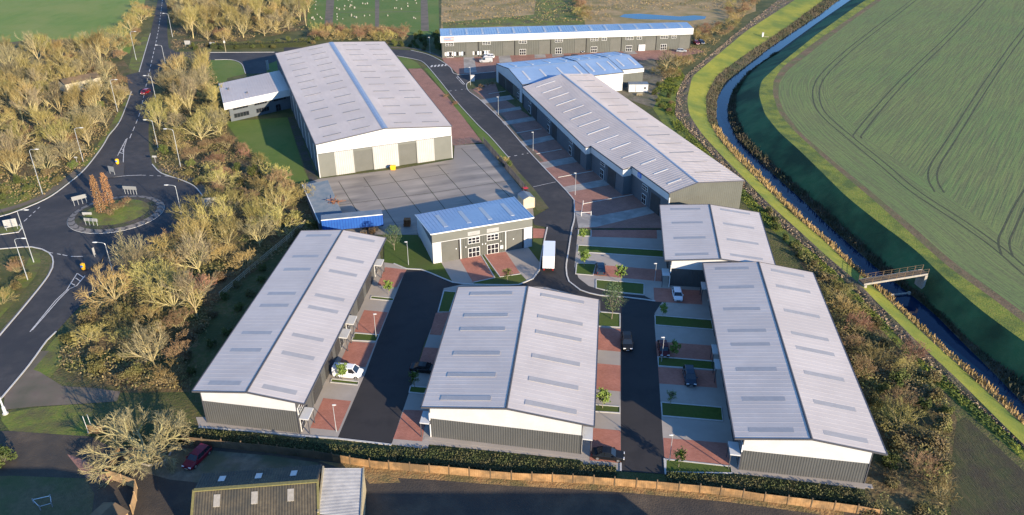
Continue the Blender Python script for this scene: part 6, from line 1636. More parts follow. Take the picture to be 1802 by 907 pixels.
# ================================================================== LAMPS, SIGNS
def lamp(label, base, h, side, arm=1.6, az=None, m='lamp_white', r0=.085):
    t = thing('street_lamp', label, 'street lamp', (0, 0, 0))
    mb = MB(); mb.tube([(0, 0, 0), (0, 0, 1.2), (0, 0, 1.21), (0, 0, h)], [r0 * 1.25, r0 * 1.25, r0, r0 * .7], 8); mb.build('pole', 'steel', t)
    dx, dy = side, 0.0
    if arm > .3:
        mb = MB(); mb.tube([(0, 0, h - .05), (.15 * dx, .15 * dy, h + .25), (.6 * dx, .6 * dy, h + .42), (arm * dx, arm * dy, h + .5)], [r0 * .7, r0 * .6, r0 * .5, r0 * .5], 6); mb.build('arm', 'steel', t)
    z = h + .5 if arm > .3 else h
    a = arm if arm > .3 else 0
    hd = MB(); hw = .13 if arm > .5 else .09; hl = .85 if arm > .5 else .5
    hd.loft([[((a - .1) * dx, -hw * .6, z - .06), ((a - .1) * dx, hw * .6, z - .06), ((a - .1) * dx, hw * .5, z + .07), ((a - .1) * dx, -hw * .5, z + .07)],
             [((a + hl * .4) * dx, -hw, z - .09), ((a + hl * .4) * dx, hw, z - .09), ((a + hl * .4) * dx, hw * .7, z + .10), ((a + hl * .4) * dx, -hw * .7, z + .10)],
             [((a + hl) * dx, -hw * .6, z - .04), ((a + hl) * dx, hw * .6, z - .04), ((a + hl) * dx, hw * .4, z + .05), ((a + hl) * dx, -hw * .4, z + .05)]])
    hd.build('lamp_head', m, t, fixn=True)
    b = G(*base); t.location = (*b, 0)
    if az is not None: t.rotation_euler = (0, 0, az)
    return t

def furniture():
    Ls = [((59.6, 462), 372, 1, 'taller of two white street lamps on the grass corner at the left roundabout exit'), ((49, 493), 422, 1, 'lower of two white street lamps on the grass corner at the left roundabout exit'),
          ((200, 484), 429, -1, 'white street lamp right of the yellow bollard on the lower road'), ((324, 398), 328, -1, 'white street lamp right of the roundabout'),
          ((75, 342), 265, 1, 'white street lamp on the grass left above the roundabout'), ((147, 286), 227, 1, 'white street lamp at the wood edge above the roundabout'),
          ((207.5, 198), 142, 1, 'white street lamp before two tall trunks on the left of the trunk road'), ((240, 106), 57, 1, 'white street lamp on the grass triangle near the top of the trunk road'),
          ((318, 294), 229, -1, 'white street lamp among the bare trees right of the trunk road'), ((279, 264), 213, -1, 'white street lamp right of the trunk road above the roundabout'),
          ((279, 196), 135, -1, 'white street lamp over the trunk road beside the red car'), ((291, 112), 81, -1, 'white street lamp near the entrance road junction'), ((304, 66), 25, -1, 'white street lamp furthest up the trunk road')]
    for b, ty, s, lab in Ls: lamp(lab, b, height(b[0], b[1], ty) - .2, s)
    Es = [((592, 760), 713, 'slim grey lamp at the bottom of the left new road'), ((662, 595), 553, 'slim grey lamp on the lawn strip halfway up the left new road'), ((719, 467), 426, 'slim grey lamp on the lawn left of the paired units'),
          ((1152, 496), 464, 'slim grey lamp left of the square unit block'), ((1164, 637), 594, 'slim grey lamp in front of the dark red car'), ((1178, 812), 766, 'slim grey lamp on the bottom lawn of the right new road'),
          ((1012, 344), 305, 'white lamp in the terrace forecourt nearest the new estate'), ((938, 266), 233, 'white lamp in the terrace forecourt halfway up'), ((877, 203), 171, 'white lamp in the terrace forecourt by the workshops'),
          ((828, 150), 119, 'white lamp at the corner of the side road to the far row'), ((757, 95), 66, 'white lamp on the bend of the entrance road')]
    for b, ty, lab in Es: lamp(lab, b, height(b[0], b[1], ty), 1 if b[0] < 700 else -1, .2, m='lamp_white', r0=.055)
    b = G(397.5, 91.6); t = thing('telegraph_pole', 'slim wooden pole beside the hedge on the entrance road', 'pole', (*b, 0)); mb = MB(); h = height(397.5, 91.6, 63)
    mb.tube([(b[0], b[1], 0), (b[0], b[1], h)], [.12, .08], 7); mb.build('shaft', 'timber_pale', t); mb = MB(); mb.box(b[0] - .35, b[1] - .08, h * .55, b[0] + .35, b[1] + .02, h * .55 + .9); mb.build('notice', 'white', t)
    b = G(10, 729); t = thing('white_post', 'stout white post at the left edge beside the roadside lawn', 'post', (*b, 0)); mb = MB(); mb.tube([(b[0], b[1], 0), (b[0], b[1], 1.4), (b[0], b[1], 1.42), (b[0], b[1], 9)], [.26, .24, .14, .1], 10); mb.build('shaft', 'lamp_white', t)
    mb = MB(); mb.tube([(b[0], b[1], 0), (b[0], b[1], .2)], .42, 10); mb.build('base', 'kerb', t)
    # sign boards on posts
    def board(name, label, px, w, h, z0, n, az, m='sign_board', z=0.0, back='sign_back', marks=0):
        t = thing(name, label, 'sign', (0, 0, 0))
        for k in range(n):
            x = -w * .42 + w * .84 * (k / (n - 1) if n > 1 else .5); mb = MB(); mb.tube([(x, .07, -.1), (x, .07, z0 + h * .95)], .05, 6); mb.build('sign_post', 'steel', t)
        mb = MB(); mb.box(-w / 2, -.03, z0, w / 2, .03, z0 + h); mb.build('board', m, t)
        if marks:
            rr = random.Random(marks); mb = MB()
            for k in range(4):
                zz = z0 + h * (.16 + .2 * k); x = -w * .36
                while x < w * .3:
                    q = rr.uniform(.1, .3); mb.poly([(x, -.035, zz), (x + q, -.035, zz), (x + q, -.035, zz + h * .09), (x, -.035, zz + h * .09)]); x += q + .1
            mb.build('lettering', 'sign_back', t)
        b = G(*px); t.location = (*b, z); t.rotation_euler = (0, 0, az); return t
    board('chevron_board', 'grey backed chevron board on four posts at the left of the roundabout lawn', (143, 362), 3.3, 1.0, 1.3, 4, R(40), 'sign_back', .35)
    board('chevron_board', 'grey backed chevron board on five posts at the back of the roundabout lawn', (231, 344), 3.6, .9, 1.2, 5, R(-8), 'sign_back', .35)
    board('chevron_board', 'chevron board on four posts at the near side of the roundabout lawn', (163, 400), 3.4, .75, 1.15, 4, R(172), 'sign_back', .35)
    q = G(155, 383); t = thing('sign_board', 'small white name board lying low on the near roundabout lawn', 'sign', (*q, .6)); mb = MB(); mb.box(q[0] - 1.1, q[1] - .06, .75, q[0] + 1.1, q[1] + .06, 1.35); mb.build('board', 'sign_board', t)
    for dx in (-.8, .8): mb = MB(); mb.box(q[0] + dx - .05, q[1] - .05, .45, q[0] + dx + .05, q[1] + .05, .8); mb.build('sign_post', 'steel', t)
    board('direction_sign', 'white direction sign on two posts on the island of the left exit', (22, 406), 2.6, 1.9, .9, 2, R(28), marks=3)
    board('direction_sign', 'grey backed direction sign on two legs on the island above the roundabout', (198, 308), 2.0, 1.5, .9, 2, R(-25), 'sign_back')
    board('direction_sign', 'white direction sign standing in the trees right of the roundabout', (372, 372), 3.4, 2.2, 1.3, 2, R(12))
    board('marker_post', 'slim marker board on the lower island beside the roundabout', (168, 454), .5, 1.7, .7, 1, R(70), 'sign_board')
    board('notice_board', 'small two part notice beside the trunk road kerb above the roundabout', (274, 287), 1.2, .5, 1.6, 1, 0)
    board('notice_board', 'small notice in the wood beside a street lamp, left above the roundabout', (136, 288), .9, .35, 1.6, 1, 0)
    board('totem_sign', 'tall pale totem on the lawn behind the office wing', (472, 124), 1.2, 3.6, .2, 1, R(60))
    board('estate_sign', 'white sign half hidden in the trees at the entrance junction', (331, 82), 2.4, 1.6, .8, 2, 0)
    board('estate_sign', 'dark rimmed board beside the hedge on the entrance road', (374, 82), 2.2, .9, .8, 2, 0)
    for px, lab in (((207.5, 290), 'yellow bollard on the island above the roundabout'), ((148, 476), 'yellow bollard on the lower island below the roundabout')):
        b = G(*px); t = thing('bollard', lab, 'bollard', (*b, 0))
        mb = MB(); mb.tube([(b[0], b[1], .1), (b[0], b[1], .25)], .45, 10); mb.build('base', 'black', t)
        mb = MB(); mb.tube([(b[0], b[1], .25), (b[0], b[1], .8), (b[0], b[1], 1.5), (b[0], b[1], 1.65)], [.34, .46, .46, .25], 10); mb.build('body', 'yellow', t)
        mb = MB(); mb.tube([(b[0], b[1] - .36, 1.15), (b[0], b[1] - .52, 1.15)], .24, 12); mb.build('sign_disc', 'sign_blue', t)
    # headstones
    r = random.Random(8); first = None; hs = MB(); hs.loft([[(-.35, -.06, 0), (.35, -.06, 0), (.35, .06, 0), (-.35, .06, 0)], [(-.35, -.06, .7), (.35, -.06, .7), (.35, .06, .7), (-.35, .06, .7)], [(-.2, -.06, 1.0), (.2, -.06, 1.0), (.2, .06, 1.0), (-.2, .06, 1.0)]])
    for k in range(64):
        x = r.choice([r.uniform(548, 570), r.uniform(592, 655), r.uniform(592, 655), r.uniform(670, 735)]); y = r.choice([r.uniform(3, 18), r.uniform(26, 38), r.uniform(-14, 2)])
        b = G(x, y)
        if first is None: first = hs.build('headstone', 'stone'); o = first
        else: o = first.copy(); COL.objects.link(o)
        o.location = (*b, 0); s = r.uniform(.55, .95); o.scale = (s, s, s)
        tag(o, 'small pale headstone on the cemetery lawn', 'headstone', 'headstones in the cemetery')
    # garden frame bottom left
    q = [G(60, 887), G(91, 880), G(93, 893), G(72, 899)]; t = thing('garden_framework', 'white rectangular garden pergola on four legs on the dry lawn', 'framework', (*q[0], 0))
    for a, b in zip(q, q[1:] + q[:1]):
        mb = MB(); mb.tube([(*a, .75), (*b, .75)], .05, 5); mb.build('rail', 'steel', t)
        mb = MB(); mb.tube([(*a, 0), (*a, .95)], .08, 6); mb.build('leg', 'sign_back', t)
    for px, lab, h in (((156, 762), 'tall white goal post at the corner of the roadside lawn', 3.2), ((163, 757), 'thin pole behind the board fence on the roadside lawn', 3.0)):
        b = G(*px); t = thing('white_post', lab, 'post', (*b, 0)); mb = MB(); mb.tube([(*b, 0), (b[0] - .1, b[1], h)], .045, 6); mb.build('shaft', 'lamp_white', t)
        mb = MB(); mb.tube([(*b, 0), (*b, .12)], .14, 8); mb.build('base', 'kerb', t)

# ================================================================== VEHICLES
def car(label, px, az, body, style='suv', name='parked_car', scale=1.0, z=0.0, rear=False):
    """car pointing along +x in its own space"""
    st = {'suv': dict(L=4.6, W=1.88, H=1.68, sh=1.02, hood=.98, cab=(-2.15, -1.75, .55, 1.25)), 'sedan': dict(L=4.7, W=1.82, H=1.42, sh=.92, hood=.84, cab=(-1.75, -.85, .35, 1.15)),
          'hatch': dict(L=4.2, W=1.78, H=1.48, sh=.94, hood=.88, cab=(-2.0, -1.45, .45, 1.2)), 'estate': dict(L=4.7, W=1.84, H=1.5, sh=.95, hood=.88, cab=(-2.25, -1.8, .4, 1.2)),
          'van': dict(L=4.9, W=1.95, H=1.95, sh=1.15, hood=1.12, cab=(-2.4, -2.35, 1.05, 1.75))}[style]
    L, W, H, sh, hood = st['L'], st['W'], st['H'], st['sh'], st['hood']; hw = W / 2; a, b, c, d = st['cab']
    t = thing(name, label, 'van' if style == 'van' else 'car', (0, 0, 0))
    def ring(x, zb, zt, w, tuck=.9):
        return [(x, -w * .92, zb), (x, w * .92, zb), (x, w, zb + .22), (x, w, zt - .12), (x, w * tuck, zt), (x, -w * tuck, zt), (x, -w, zt - .12), (x, -w, zb + .22)]
    mb = MB(); h = L / 2
    mb.loft([ring(-h, .38, sh * .86, hw * .84), ring(-h + .14, .26, sh * .98, hw * .95), ring(-h + .7, .2, sh, hw), ring(0, .2, sh, hw), ring(d, .2, sh * .99, hw), ring(h - .75, .2, hood, hw * .97), ring(h - .2, .24, hood * .9, hw * .9), ring(h, .34, hood * .68, hw * .74)])
    mb.build('body', body, t, smooth=False, fixn=True)
    def cring(x, z, w): return [(x, -w, z), (x, w, z)]
    rt = H - .02; tw = hw * .76; bw = hw * .93
    g = MB()   # glass house
    g.hexa([(a, -bw, sh - .03), (d, -bw, hood + .02), (d, bw, hood + .02), (a, bw, sh - .03), (b, -tw, rt - .05), (c, -tw, rt - .05), (c, tw, rt - .05), (b, tw, rt - .05)]); g.build('windows', 'glass', t, fixn=True)
    rf = MB(); rf.loft([[(b - .1, -tw * .98, rt - .07), (b - .1, tw * .98, rt - .07), (b - .06, tw * .9, rt), (b - .06, -tw * .9, rt)], [((b + c) / 2, -tw * 1.02, rt - .04), ((b + c) / 2, tw * 1.02, rt - .04), ((b + c) / 2, tw * .9, rt + .05), ((b + c) / 2, -tw * .9, rt + .05)], [(c + .06, -tw * .98, rt - .07), (c + .06, tw * .98, rt - .07), (c, tw * .9, rt), (c, -tw * .9, rt)]]); rf.build('roof', body, t, fixn=True)
    pl = MB()
    for s in (-1, 1):
        for x0, x1 in ((a + .02, b), (d - .02, c), ((a + d) / 2 - .25, (a + d) / 2 - .22)):
            pl.tube([(x0, s * (bw + .005), sh if x0 < 0 else hood + .03), (x1, s * (tw + .01), rt - .04)], .045, 4)
    if style == 'van':
        for s in (-1, 1):
            pl.hexa([(a, s * (bw + .0), sh - .05), (.35, s * (bw + .0), sh - .05), (.35, s * (bw + .03), sh - .05), (a, s * (bw + .03), sh - .05), (b, s * (tw + .02), rt - .03), (.30, s * (tw + .02), rt - .03), (.30, s * (tw + .06), rt - .03), (b, s * (tw + .06), rt - .03)])
        pl.hexa([(a - .05, -bw, sh - .05), (a, -bw, sh - .05), (a, bw, sh - .05), (a - .05, bw, sh - .05), (b - .05, -tw, rt), (b, -tw, rt), (b, tw, rt), (b - .05, tw, rt)])
    pl.build('pillars', body, t, fixn=True)
    for s in (-1, 1):
        m = MB(); m.box(d - .45, s * hw - (.0 if s > 0 else .18), sh, d - .25, s * hw + (.18 if s > 0 else .0), sh + .16); m.build('mirror', body, t)
        q = MB(); q.box(h - .22, s * hw * .62 - .2, hood * .62, h - .02, s * hw * .62 + .2, hood * .82); q.build('headlight', 'lamp_glass', t)
        q = MB(); q.box(-h + .0, s * hw * .68 - .12, sh * .62, -h + .1, s * hw * .68 + .12, sh * .88); q.build('tail_light', 'tail', t)
        for x in (-h + .85, h - .88):
            w = MB(); n = 14; y0, y1 = s * (hw - .2), s * (hw + .015)
            w.loft([[(x + .33 * math.cos(6.283 * k / n), y, .33 + .33 * math.sin(6.283 * k / n)) for k in range(n)] for y in (y0, y1)]); wo = w.build('wheel', 'tyre', t, fixn=True)
            q = MB(); q.loft([[(x + .2 * math.cos(6.283 * k / n), y, .33 + .2 * math.sin(6.283 * k / n)) for k in range(n)] for y in (y1, y1 + s * .012)]); ro = q.build('rim', 'rim', t, fixn=True); ro.parent = wo
    gr = MB(); gr.box(h - .08, -hw * .38, hood * .38, h + .005, hw * .38, hood * .66); gr.build('grille', 'black', t)
    p = MB(); p.box(h - .02, -.26, .36, h + .02, .26, .47); p.build('number_plate', 'white', t)
    q = G(*px); t.location = (*q, z); t.rotation_euler = (0, 0, R(90 - az)); t.scale = (scale,) * 3
    return t

def lorry():
    t = thing('box_lorry', 'white box lorry driving up the new road beside the paired units', 'lorry', (0, 0, 0))
    mb = MB(); mb.box(-4.4, -1.2, .95, 2.5, 1.2, 3.75); mb.build('box_body', 'car_white', t)
    mb = MB()
    mb.loft([[(2.6, -1.15, .5), (2.6, 1.15, .5), (2.6, 1.15, 2.7), (2.6, -1.15, 2.7)], [(4.2, -1.15, .5), (4.2, 1.15, .5), (4.0, 1.1, 2.7), (4.0, -1.1, 2.7)], [(4.5, -1.1, .5), (4.5, 1.1, .5), (4.35, 1.05, 1.6), (4.35, -1.05, 1.6)]]); mb.build('cab', 'car_white', t, fixn=True)
    mb = MB(); mb.poly([(4.38, -1.0, 1.65), (4.38, 1.0, 1.65), (4.05, .98, 2.6), (4.05, -.98, 2.6)]); mb.build('windscreen', 'glass', t)
    mb = MB(); mb.box(-4.42, -.03, 1.0, -4.41, .03, 3.7)
    for y in (-.5, .5): mb.box(-4.45, y - .03, 1.0, -4.405, y + .03, 3.65)
    mb.build('rear_doors', 'steel', t)
    mb = MB(); mb.box(-4.4, -1.0, .5, 4.0, 1.0, .92); mb.build('chassis', 'black', t)
    for s in (-1, 1):
        q = MB(); q.box(-4.5, s * .9 - .14, .55, -4.42, s * .9 + .14, .8); q.build('tail_light', 'tail', t)
        for x in (-2.9, -1.9, 3.4):
            n = 14; w = MB(); w.loft([[(x + .46 * math.cos(6.283 * k / n), y, .46 + .46 * math.sin(6.283 * k / n)) for k in range(n)] for y in (s * .85, s * 1.18)]); wo = w.build('wheel', 'tyre', t, fixn=True)
            q = MB(); q.loft([[(x + .26 * math.cos(6.283 * k / n), y, .46 + .26 * math.sin(6.283 * k / n)) for k in range(n)] for y in (s * 1.18, s * 1.2)]); o = q.build('rim', 'rim', t, fixn=True); o.parent = wo
    q = G(966, 462); t.location = (*q, .05); t.rotation_euler = (0, 0, R(90 - 4))

def trailer():
    q = Vector(G(622, 407)); t = thing('curtain_trailer', 'blue curtain sided lorry trailer parked across the near end of the yard', 'trailer', (0, 0, 0))
    L = 13.4
    mb = MB(); mb.box(-L / 2, -1.27, 1.25, L / 2, 1.27, 4.0); mb.build('curtain_side', 'curtain', t)
    mb = MB(); mb.box(-L / 2 - .03, -1.3, 4.0, L / 2 + .03, 1.3, 4.1); mb.build('roof', 'sheet_shade_blue', t)
    mb = MB(); mb.box(-L / 2 - .05, -1.32, 3.88, L / 2 + .05, -1.28, 4.06); mb.box(-L / 2 - .05, 1.28, 3.88, L / 2 + .05, 1.32, 4.06); mb.build('top_rail', 'frame', t)
    mb = MB(); mb.box(L / 2 + .0, -1.25, 1.2, L / 2 + .08, 1.25, 3.95); mb.build('end_doors', 'curtain_dark', t)
    mb = MB()
    for k in range(22):
        x = -L / 2 + .3 + k * (L - .6) / 21
        mb.box(x - .03, -1.31, 1.15, x + .03, -1.272, 3.9)
    mb.build('curtain_straps', 'curtain_dark', t)
    mb = MB(); mb.box(-L / 2, -1.0, .95, L / 2, 1.0, 1.2); mb.box(-L / 2 + 2.6, -.9, .3, -L / 2 + 2.9, .9, 1.0); mb.build('chassis', 'black', t)
    for s in (-1, 1):
        for x in (L / 2 - 1.6, L / 2 - 2.9, L / 2 - 4.2):
            n = 12; w = MB(); w.loft([[(x + .5 * math.cos(6.283 * k / n), y, .5 + .5 * math.sin(6.283 * k / n)) for k in range(n)] for y in (s * .9, s * 1.25)]); w.build('wheel', 'tyre', t, fixn=True)
    t.location = (*q, .06); t.rotation_euler = (0, 0, R(90 - 77))

def yard_things():
    # low corrugated shed at the left edge of the yard
    z = 2.4; q = [Vector(G(*p, z)) for p in ((562, 394), (606, 386), (577, 319), (532, 326))]; c = sum(q, Vector((0, 0))) / 4
    t = thing('storage_shed', 'low corrugated metal storage shed along the left edge of the yard', 'shed', (c.x, c.y, 0))
    mb = MB(); n = 60
    for k in range(n):
        for s0, s1, o0, o1 in ((k / n, (k + .5) / n, 0, .09), ((k + .5) / n, (k + 1) / n, .09, 0)):
            a, b = q[0].lerp(q[3], s0), q[0].lerp(q[3], s1); c_, d_ = q[1].lerp(q[2], s0), q[1].lerp(q[2], s1)
            mb.poly([(a.x, a.y, z + o0), (c_.x, c_.y, z + .25 + o0), (d_.x, d_.y, z + .25 + o1), (b.x, b.y, z + o1)])
    mb.build('roof', 'sheet_shade_blue', t)
    mb = MB()
    for a, b in zip(q, q[1:] + q[:1]): mb.poly([(a.x, a.y, 0), (b.x, b.y, 0), (b.x, b.y, z + .02), (a.x, a.y, z + .02)])
    mb.build('wall', 'clad_shade_blue', t)
    mb = MB(); mb.bar((q[0].x, q[0].y, z), (q[3].x, q[3].y, z), .14, .2); mb.build('gutter', 'frame', t)
    # scrap frame on its edge, pallets, skip
    def pile(name, label, px, w, d, h, m, seed, cat, z0=.06):
        r = random.Random(seed); b = G(*px); t = thing(name, label, cat, (*b, z0))
        for k in range(int(h / .15)):
            x, y = r.uniform(-.1, .1), r.uniform(-.1, .1); zz = z0 + k * .15; mb = MB()
            for j in range(6): mb.box(b[0] + x - w / 2, b[1] + y - d / 2 + j * d / 6, zz + .1, b[0] + x + w / 2, b[1] + y - d / 2 + j * d / 6 + d / 8, zz + .13)
            for j in (-.45, 0, .45): mb.box(b[0] + x + j * w - .05, b[1] + y - d / 2, zz, b[0] + x + j * w + .05, b[1] + y + d / 2, zz + .1)
            mb.build('pallet_board', m, t)
    pile('pallet_stack', 'orange timber pallet stack in front of the blue trailer', (655, 411), 1.3, 1.1, 1.3, 'timber_orange', 1, 'pallets')
    pile('pallet_stack', 'lower timber pallet stack half under the blue trailer', (640, 412), 1.3, 1.1, .75, 'timber', 2, 'pallets')
    pile('pallet_stack', 'brown pallet stack beside the left wall of the paired units', (717, 398), 1.5, 1.3, 1.9, 'rust', 3, 'pallets')
    b = G(590, 375); t = thing('scrap_heap', 'rusty scrap heap on the edge of the low storage shed', 'scrap', (*b, 0)); r = random.Random(6)
    mb = MB()
    for k in range(26):
        p = Vector((b[0] + r.gauss(0, .7), b[1] + r.gauss(0, .5), 2.5 + r.uniform(0, .7))); e = p + Vector((r.gauss(0, .8), r.gauss(0, .8), r.gauss(0, .25))); mb.tube([tuple(p), tuple(e)], .06, 4)
    mb.build('bars', 'rust', t)
    mb = MB(); mb.box(b[0] - .9, b[1] - .6, 0, b[0] + .9, b[1] + .6, 2.55); mb.build('crate', 'rust', t)
    # white kiosk with pitched roof
    b = Vector(G(931, 367)); t = thing('kiosk', 'small white kiosk with a grey pitched roof at the corner of the yard fence', 'kiosk', (b.x, b.y, 0)); w, d, h = 1.45, 2.3, 2.5
    def kp(x, y, z): a = R(-68) + math.pi / 2; return (b.x + x * math.cos(a) - y * math.sin(a), b.y + x * math.sin(a) + y * math.cos(a), z)
    mb = MB(kp); mb.box(-w, -.0, 0, w, d * 1.6, h); mb.poly([(-w, 0, h), (w, 0, h), (0, 0, h + .6)]); mb.poly([(w, d * 1.6, h), (-w, d * 1.6, h), (0, d * 1.6, h + .6)]); mb.build('wall', 'cream', t)
    mb = MB(kp); mb.poly([(-w - .1, -.1, h), (0, -.1, h + .64), (0, d * 1.6 + .1, h + .64), (-w - .1, d * 1.6 + .1, h)]); mb.poly([(0, -.1, h + .64), (w + .1, -.1, h), (w + .1, d * 1.6 + .1, h), (0, d * 1.6 + .1, h + .64)]); mb.build('roof', 'sheet_shade_blue', t)
    # red forklift
    b = Vector(G(924, 345)); t = thing('forklift', 'red forklift truck beside the kiosk', 'forklift', (0, 0, 0))
    mb = MB(); mb.box(-1.1, -.6, .4, .7, .6, 1.15); mb.build('body', 'red_paint', t)
    mb = MB(); mb.box(-1.3, -.55, .45, -1.1, .55, 1.4); mb.build('counterweight', 'red_paint', t)
    mb = MB()
    for x, y in ((-.7, -.5), (-.7, .5), (.4, -.5), (.4, .5)): mb.tube([(x, y, 1.1), (x * .8, y, 2.15)], .04, 4)
    mb.build('roll_cage', 'black', t)
    mb = MB(); mb.box(-.65, -.58, 2.12, .4, .58, 2.2); mb.build('canopy', 'red_paint', t)
    mb = MB()
    for y in (-.35, .35): mb.box(.8, y - .06, .1, .92, y + .06, 2.7)
    mb.build('mast', 'black', t)
    for y in (-.3, .3): mb = MB(); mb.box(.9, y - .07, .12, 2.0, y + .07, .18); mb.build('fork', 'steel', t)
    for x in (-.75, .5):
        for s in (-1, 1):
            n = 12; w = MB(); w.loft([[(x + .33 * math.cos(6.283 * k / n), y, .33 + .33 * math.sin(6.283 * k / n)) for k in range(n)] for y in (s * .42, s * .66)]); w.build('wheel', 'tyre', t, fixn=True)
    t.location = (*b, .06); t.rotation_euler = (0, 0, R(115))
    # yellow bin by the warehouse doors
    b = Vector(G(692, 299)); t = thing('grit_bin', 'yellow grit bin beside the wide white door of the largest warehouse', 'bin', (b.x, b.y, 0))
    mb = MB(); mb.hexa([(b.x - .6, b.y - .4, .06), (b.x + .6, b.y - .4, .06), (b.x + .6, b.y + .3, .06), (b.x - .6, b.y + .3, .06), (b.x - .7, b.y - .5, .95), (b.x + .7, b.y - .5, .95), (b.x + .7, b.y + .35, .95), (b.x - .7, b.y + .35, .95)]); mb.build('tub', 'yellow', t)
    mb = MB(); mb.hexa([(b.x - .75, b.y - .55, .95), (b.x + .75, b.y - .55, .95), (b.x + .75, b.y + .4, .95), (b.x - .75, b.y + .4, .95), (b.x - .65, b.y - .3, 1.25), (b.x + .65, b.y - .3, 1.25), (b.x + .65, b.y + .3, 1.25), (b.x - .65, b.y + .3, 1.25)]); mb.build('lid', 'yellow', t)
    # white cabin behind the workshops
    b = Vector(G(1122, 161)); t = thing('site_cabin', 'white site cabin behind the stepped workshops', 'cabin', (b.x, b.y, 0))
    mb = MB(); mb.box(b.x - 3.3, b.y - 1.4, .15, b.x + 3.3, b.y + 1.6, 2.8); mb.build('wall', 'white', t)
    mb = MB(); mb.box(b.x - 3.4, b.y - 1.5, 2.8, b.x + 3.4, b.y + 1.7, 2.95); mb.build('roof', 'sheet_shade_blue', t)
    mb = MB(); mb.box(b.x - 1.0, b.y - 1.46, .3, b.x - .9, b.y - 1.4, 2.7); mb.box(b.x + 1.9, b.y - 1.46, 1.2, b.x + 2.6, b.y - 1.41, 1.9); mb.build('cabin_trim', 'roof_dark', t)
    pile('pallet_stack', 'pale timber stack in front of the white cabin', (1125, 168), 2.0, 1.2, .6, 'timber_pale', 4, 'pallets')
    # cabinet by the lamp, posts
    b = Vector(G(832, 143)); t = thing('utility_cabinet', 'pale utility cabinet beside the corner lamp of the side road', 'cabinet', (b.x, b.y, 0)); mb = MB(); mb.box(b.x - .7, b.y - .4, 0, b.x + .7, b.y + .4, 2.1); mb.build('body', 'white', t); mb = MB(); mb.box(b.x - .78, b.y - .48, 2.1, b.x + .78, b.y + .48, 2.2); mb.build('lid', 'kerb', t)
    for x, lab in ((1117, 'dark green'), (1124, 'bright green')):
        b = Vector(G(x, 86)); t = thing('wheeled_bin', lab + ' wheeled bin in front of the far row', 'bin', (b.x, b.y, 0)); mb = MB(); mb.hexa([(b.x - .6, b.y - .45, .1), (b.x + .6, b.y - .45, .1), (b.x + .6, b.y + .45, .1), (b.x - .6, b.y + .45, .1), (b.x - .75, b.y - .55, 1.25), (b.x + .75, b.y - .55, 1.25), (b.x + .75, b.y + .55, 1.25), (b.x - .75, b.y + .55, 1.25)]); mb.build('tub', 'bin_green' if x > 1120 else 'black', t)
        mb = MB(); mb.box(b.x - .78, b.y - .58, 1.25, b.x + .78, b.y + .58, 1.36); mb.build('lid', 'bin_green', t)

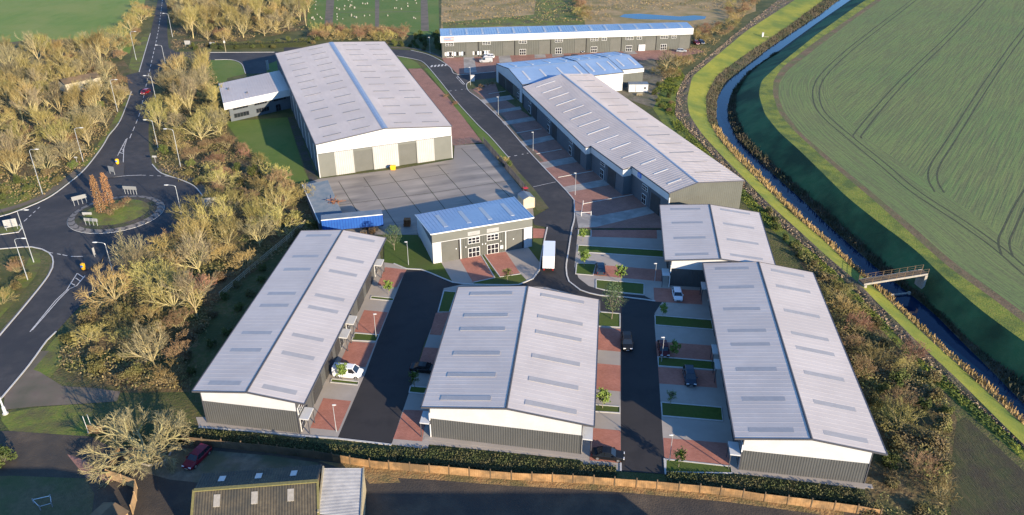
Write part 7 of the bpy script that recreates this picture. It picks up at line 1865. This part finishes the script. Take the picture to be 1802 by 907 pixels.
def vehicles():
    car('white panel van parked beside the leftmost new block', (613, 661), 97, 'car_white', 'van', 'parked_van')
    car('black saloon half under the left eaves of the widest block', (747, 653), 99, 'car_black', 'sedan')
    car('black saloon parked at the bottom of the right new road', (1070, 805), 99, 'car_black', 'sedan')
    car('black off-roader driving down the right new road', (1103, 607), 183, 'car_black', 'suv', 'moving_car')
    car('dark red car parked behind the slim lamp', (1167, 619), 182, 'car_dark_red', 'hatch')
    car('black estate parked nose out on brick in front of the long right hand block', (1213, 668), 184, 'car_slate', 'suv')
    car('white hatchback parked nose out beside the square unit block', (1191.5, 523), 184, 'car_white', 'hatch')
    car('navy car parked nose in on the brick bay left of the square unit block', (1056.5, 477), 4, 'car_slate', 'suv')
    car('red car on the trunk road left of the entrance belt', (256.5, 165), 186, 'car_red', 'hatch', 'moving_car')
    car('maroon estate car in the farmyard beside the old tree', (348, 810), 200, 'car_maroon', 'estate')
    car('silver van in front of the far row beside the side road', (855, 110), 262, 'car_silver', 'van', 'parked_van', 1.05)
    car('white car behind the silver van at the far row', (861, 102), 275, 'car_white', 'hatch')
    car('dark car parked by the middle doors of the far row', (1024, 92), 175, 'car_navy', 'hatch')
    car('navy car glimpsed behind the shade-blue workshop roof', (1014, 103), 90, 'car_navy', 'estate')
    car('maroon car parked round the right end of the far row', (1225, 78), 170, 'car_maroon', 'hatch')
    car('dark car parked beside the maroon car at the right end of the far row', (1234, 77), 170, 'car_navy', 'hatch')
    car('silver car parked in front of the right end of the far row', (1199, 92), 100, 'car_silver', 'hatch')
    lorry(); trailer()

# ================================================================== LIGHT, CAMERA
def world_and_camera():
    w = bpy.data.worlds.new('World'); S.world = w; w.use_nodes = True; nt = w.node_tree; nt.nodes.clear()
    sky = nt.nodes.new('ShaderNodeTexSky'); sky.sky_type = 'NISHITA'; sky.sun_disc = False
    sky.sun_elevation = R(SUN_EL); sky.sun_rotation = R(SUN_AZ); sky.altitude = 50; sky.air_density = 1.0; sky.dust_density = 0.0; sky.ozone_density = 6.0
    bg = nt.nodes.new('ShaderNodeBackground'); bg.inputs[1].default_value = SKY
    o = nt.nodes.new('ShaderNodeOutputWorld'); nt.links.new(sky.outputs[0], bg.inputs[0]); nt.links.new(bg.outputs[0], o.inputs[0])
    sl = bpy.data.lights.new('sun', 'SUN'); sl.energy = SUN; sl.angle = R(.5); sl.color = (1.0, .83, .60)
    so = bpy.data.objects.new('sun', sl); COL.objects.link(so)
    e, a = R(SUN_EL), R(SUN_AZ); d = Vector((math.sin(a) * math.cos(e), math.cos(a) * math.cos(e), math.sin(e)))
    so.rotation_euler = d.to_track_quat('Z', 'Y').to_euler(); so.location = d * 300
    cam = bpy.data.cameras.new('camera'); co = bpy.data.objects.new('camera', cam); COL.objects.link(co)
    cam.sensor_fit = 'HORIZONTAL'; cam.sensor_width = 36; cam.lens = FOC / 1802 * 36; cam.clip_start = 1; cam.clip_end = 4000
    co.location = (0, 0, CAMH); co.rotation_euler = (math.pi / 2 - PITCH, 0, 0); S.camera = co
    vs = S.view_settings; vs.view_transform = 'Standard'; vs.look = 'None'; vs.gamma = 1; vs.use_curve_mapping = False; vs.exposure = EXPO
    S.render.resolution_x, S.render.resolution_y = 1024, 515

SKY, SUN, EXPO = .145, 4.3, 1.3
setup_materials()
terrain()
ground_sheets()
new_blocks(); warehouse(); terrace(); small_units(); top_row(); workshops(); farm_buildings(); outbuilding(); neighbours()
vegetation(); hedges(); fences(); bridge(); furniture(); vehicles(); yard_things()
world_and_camera()
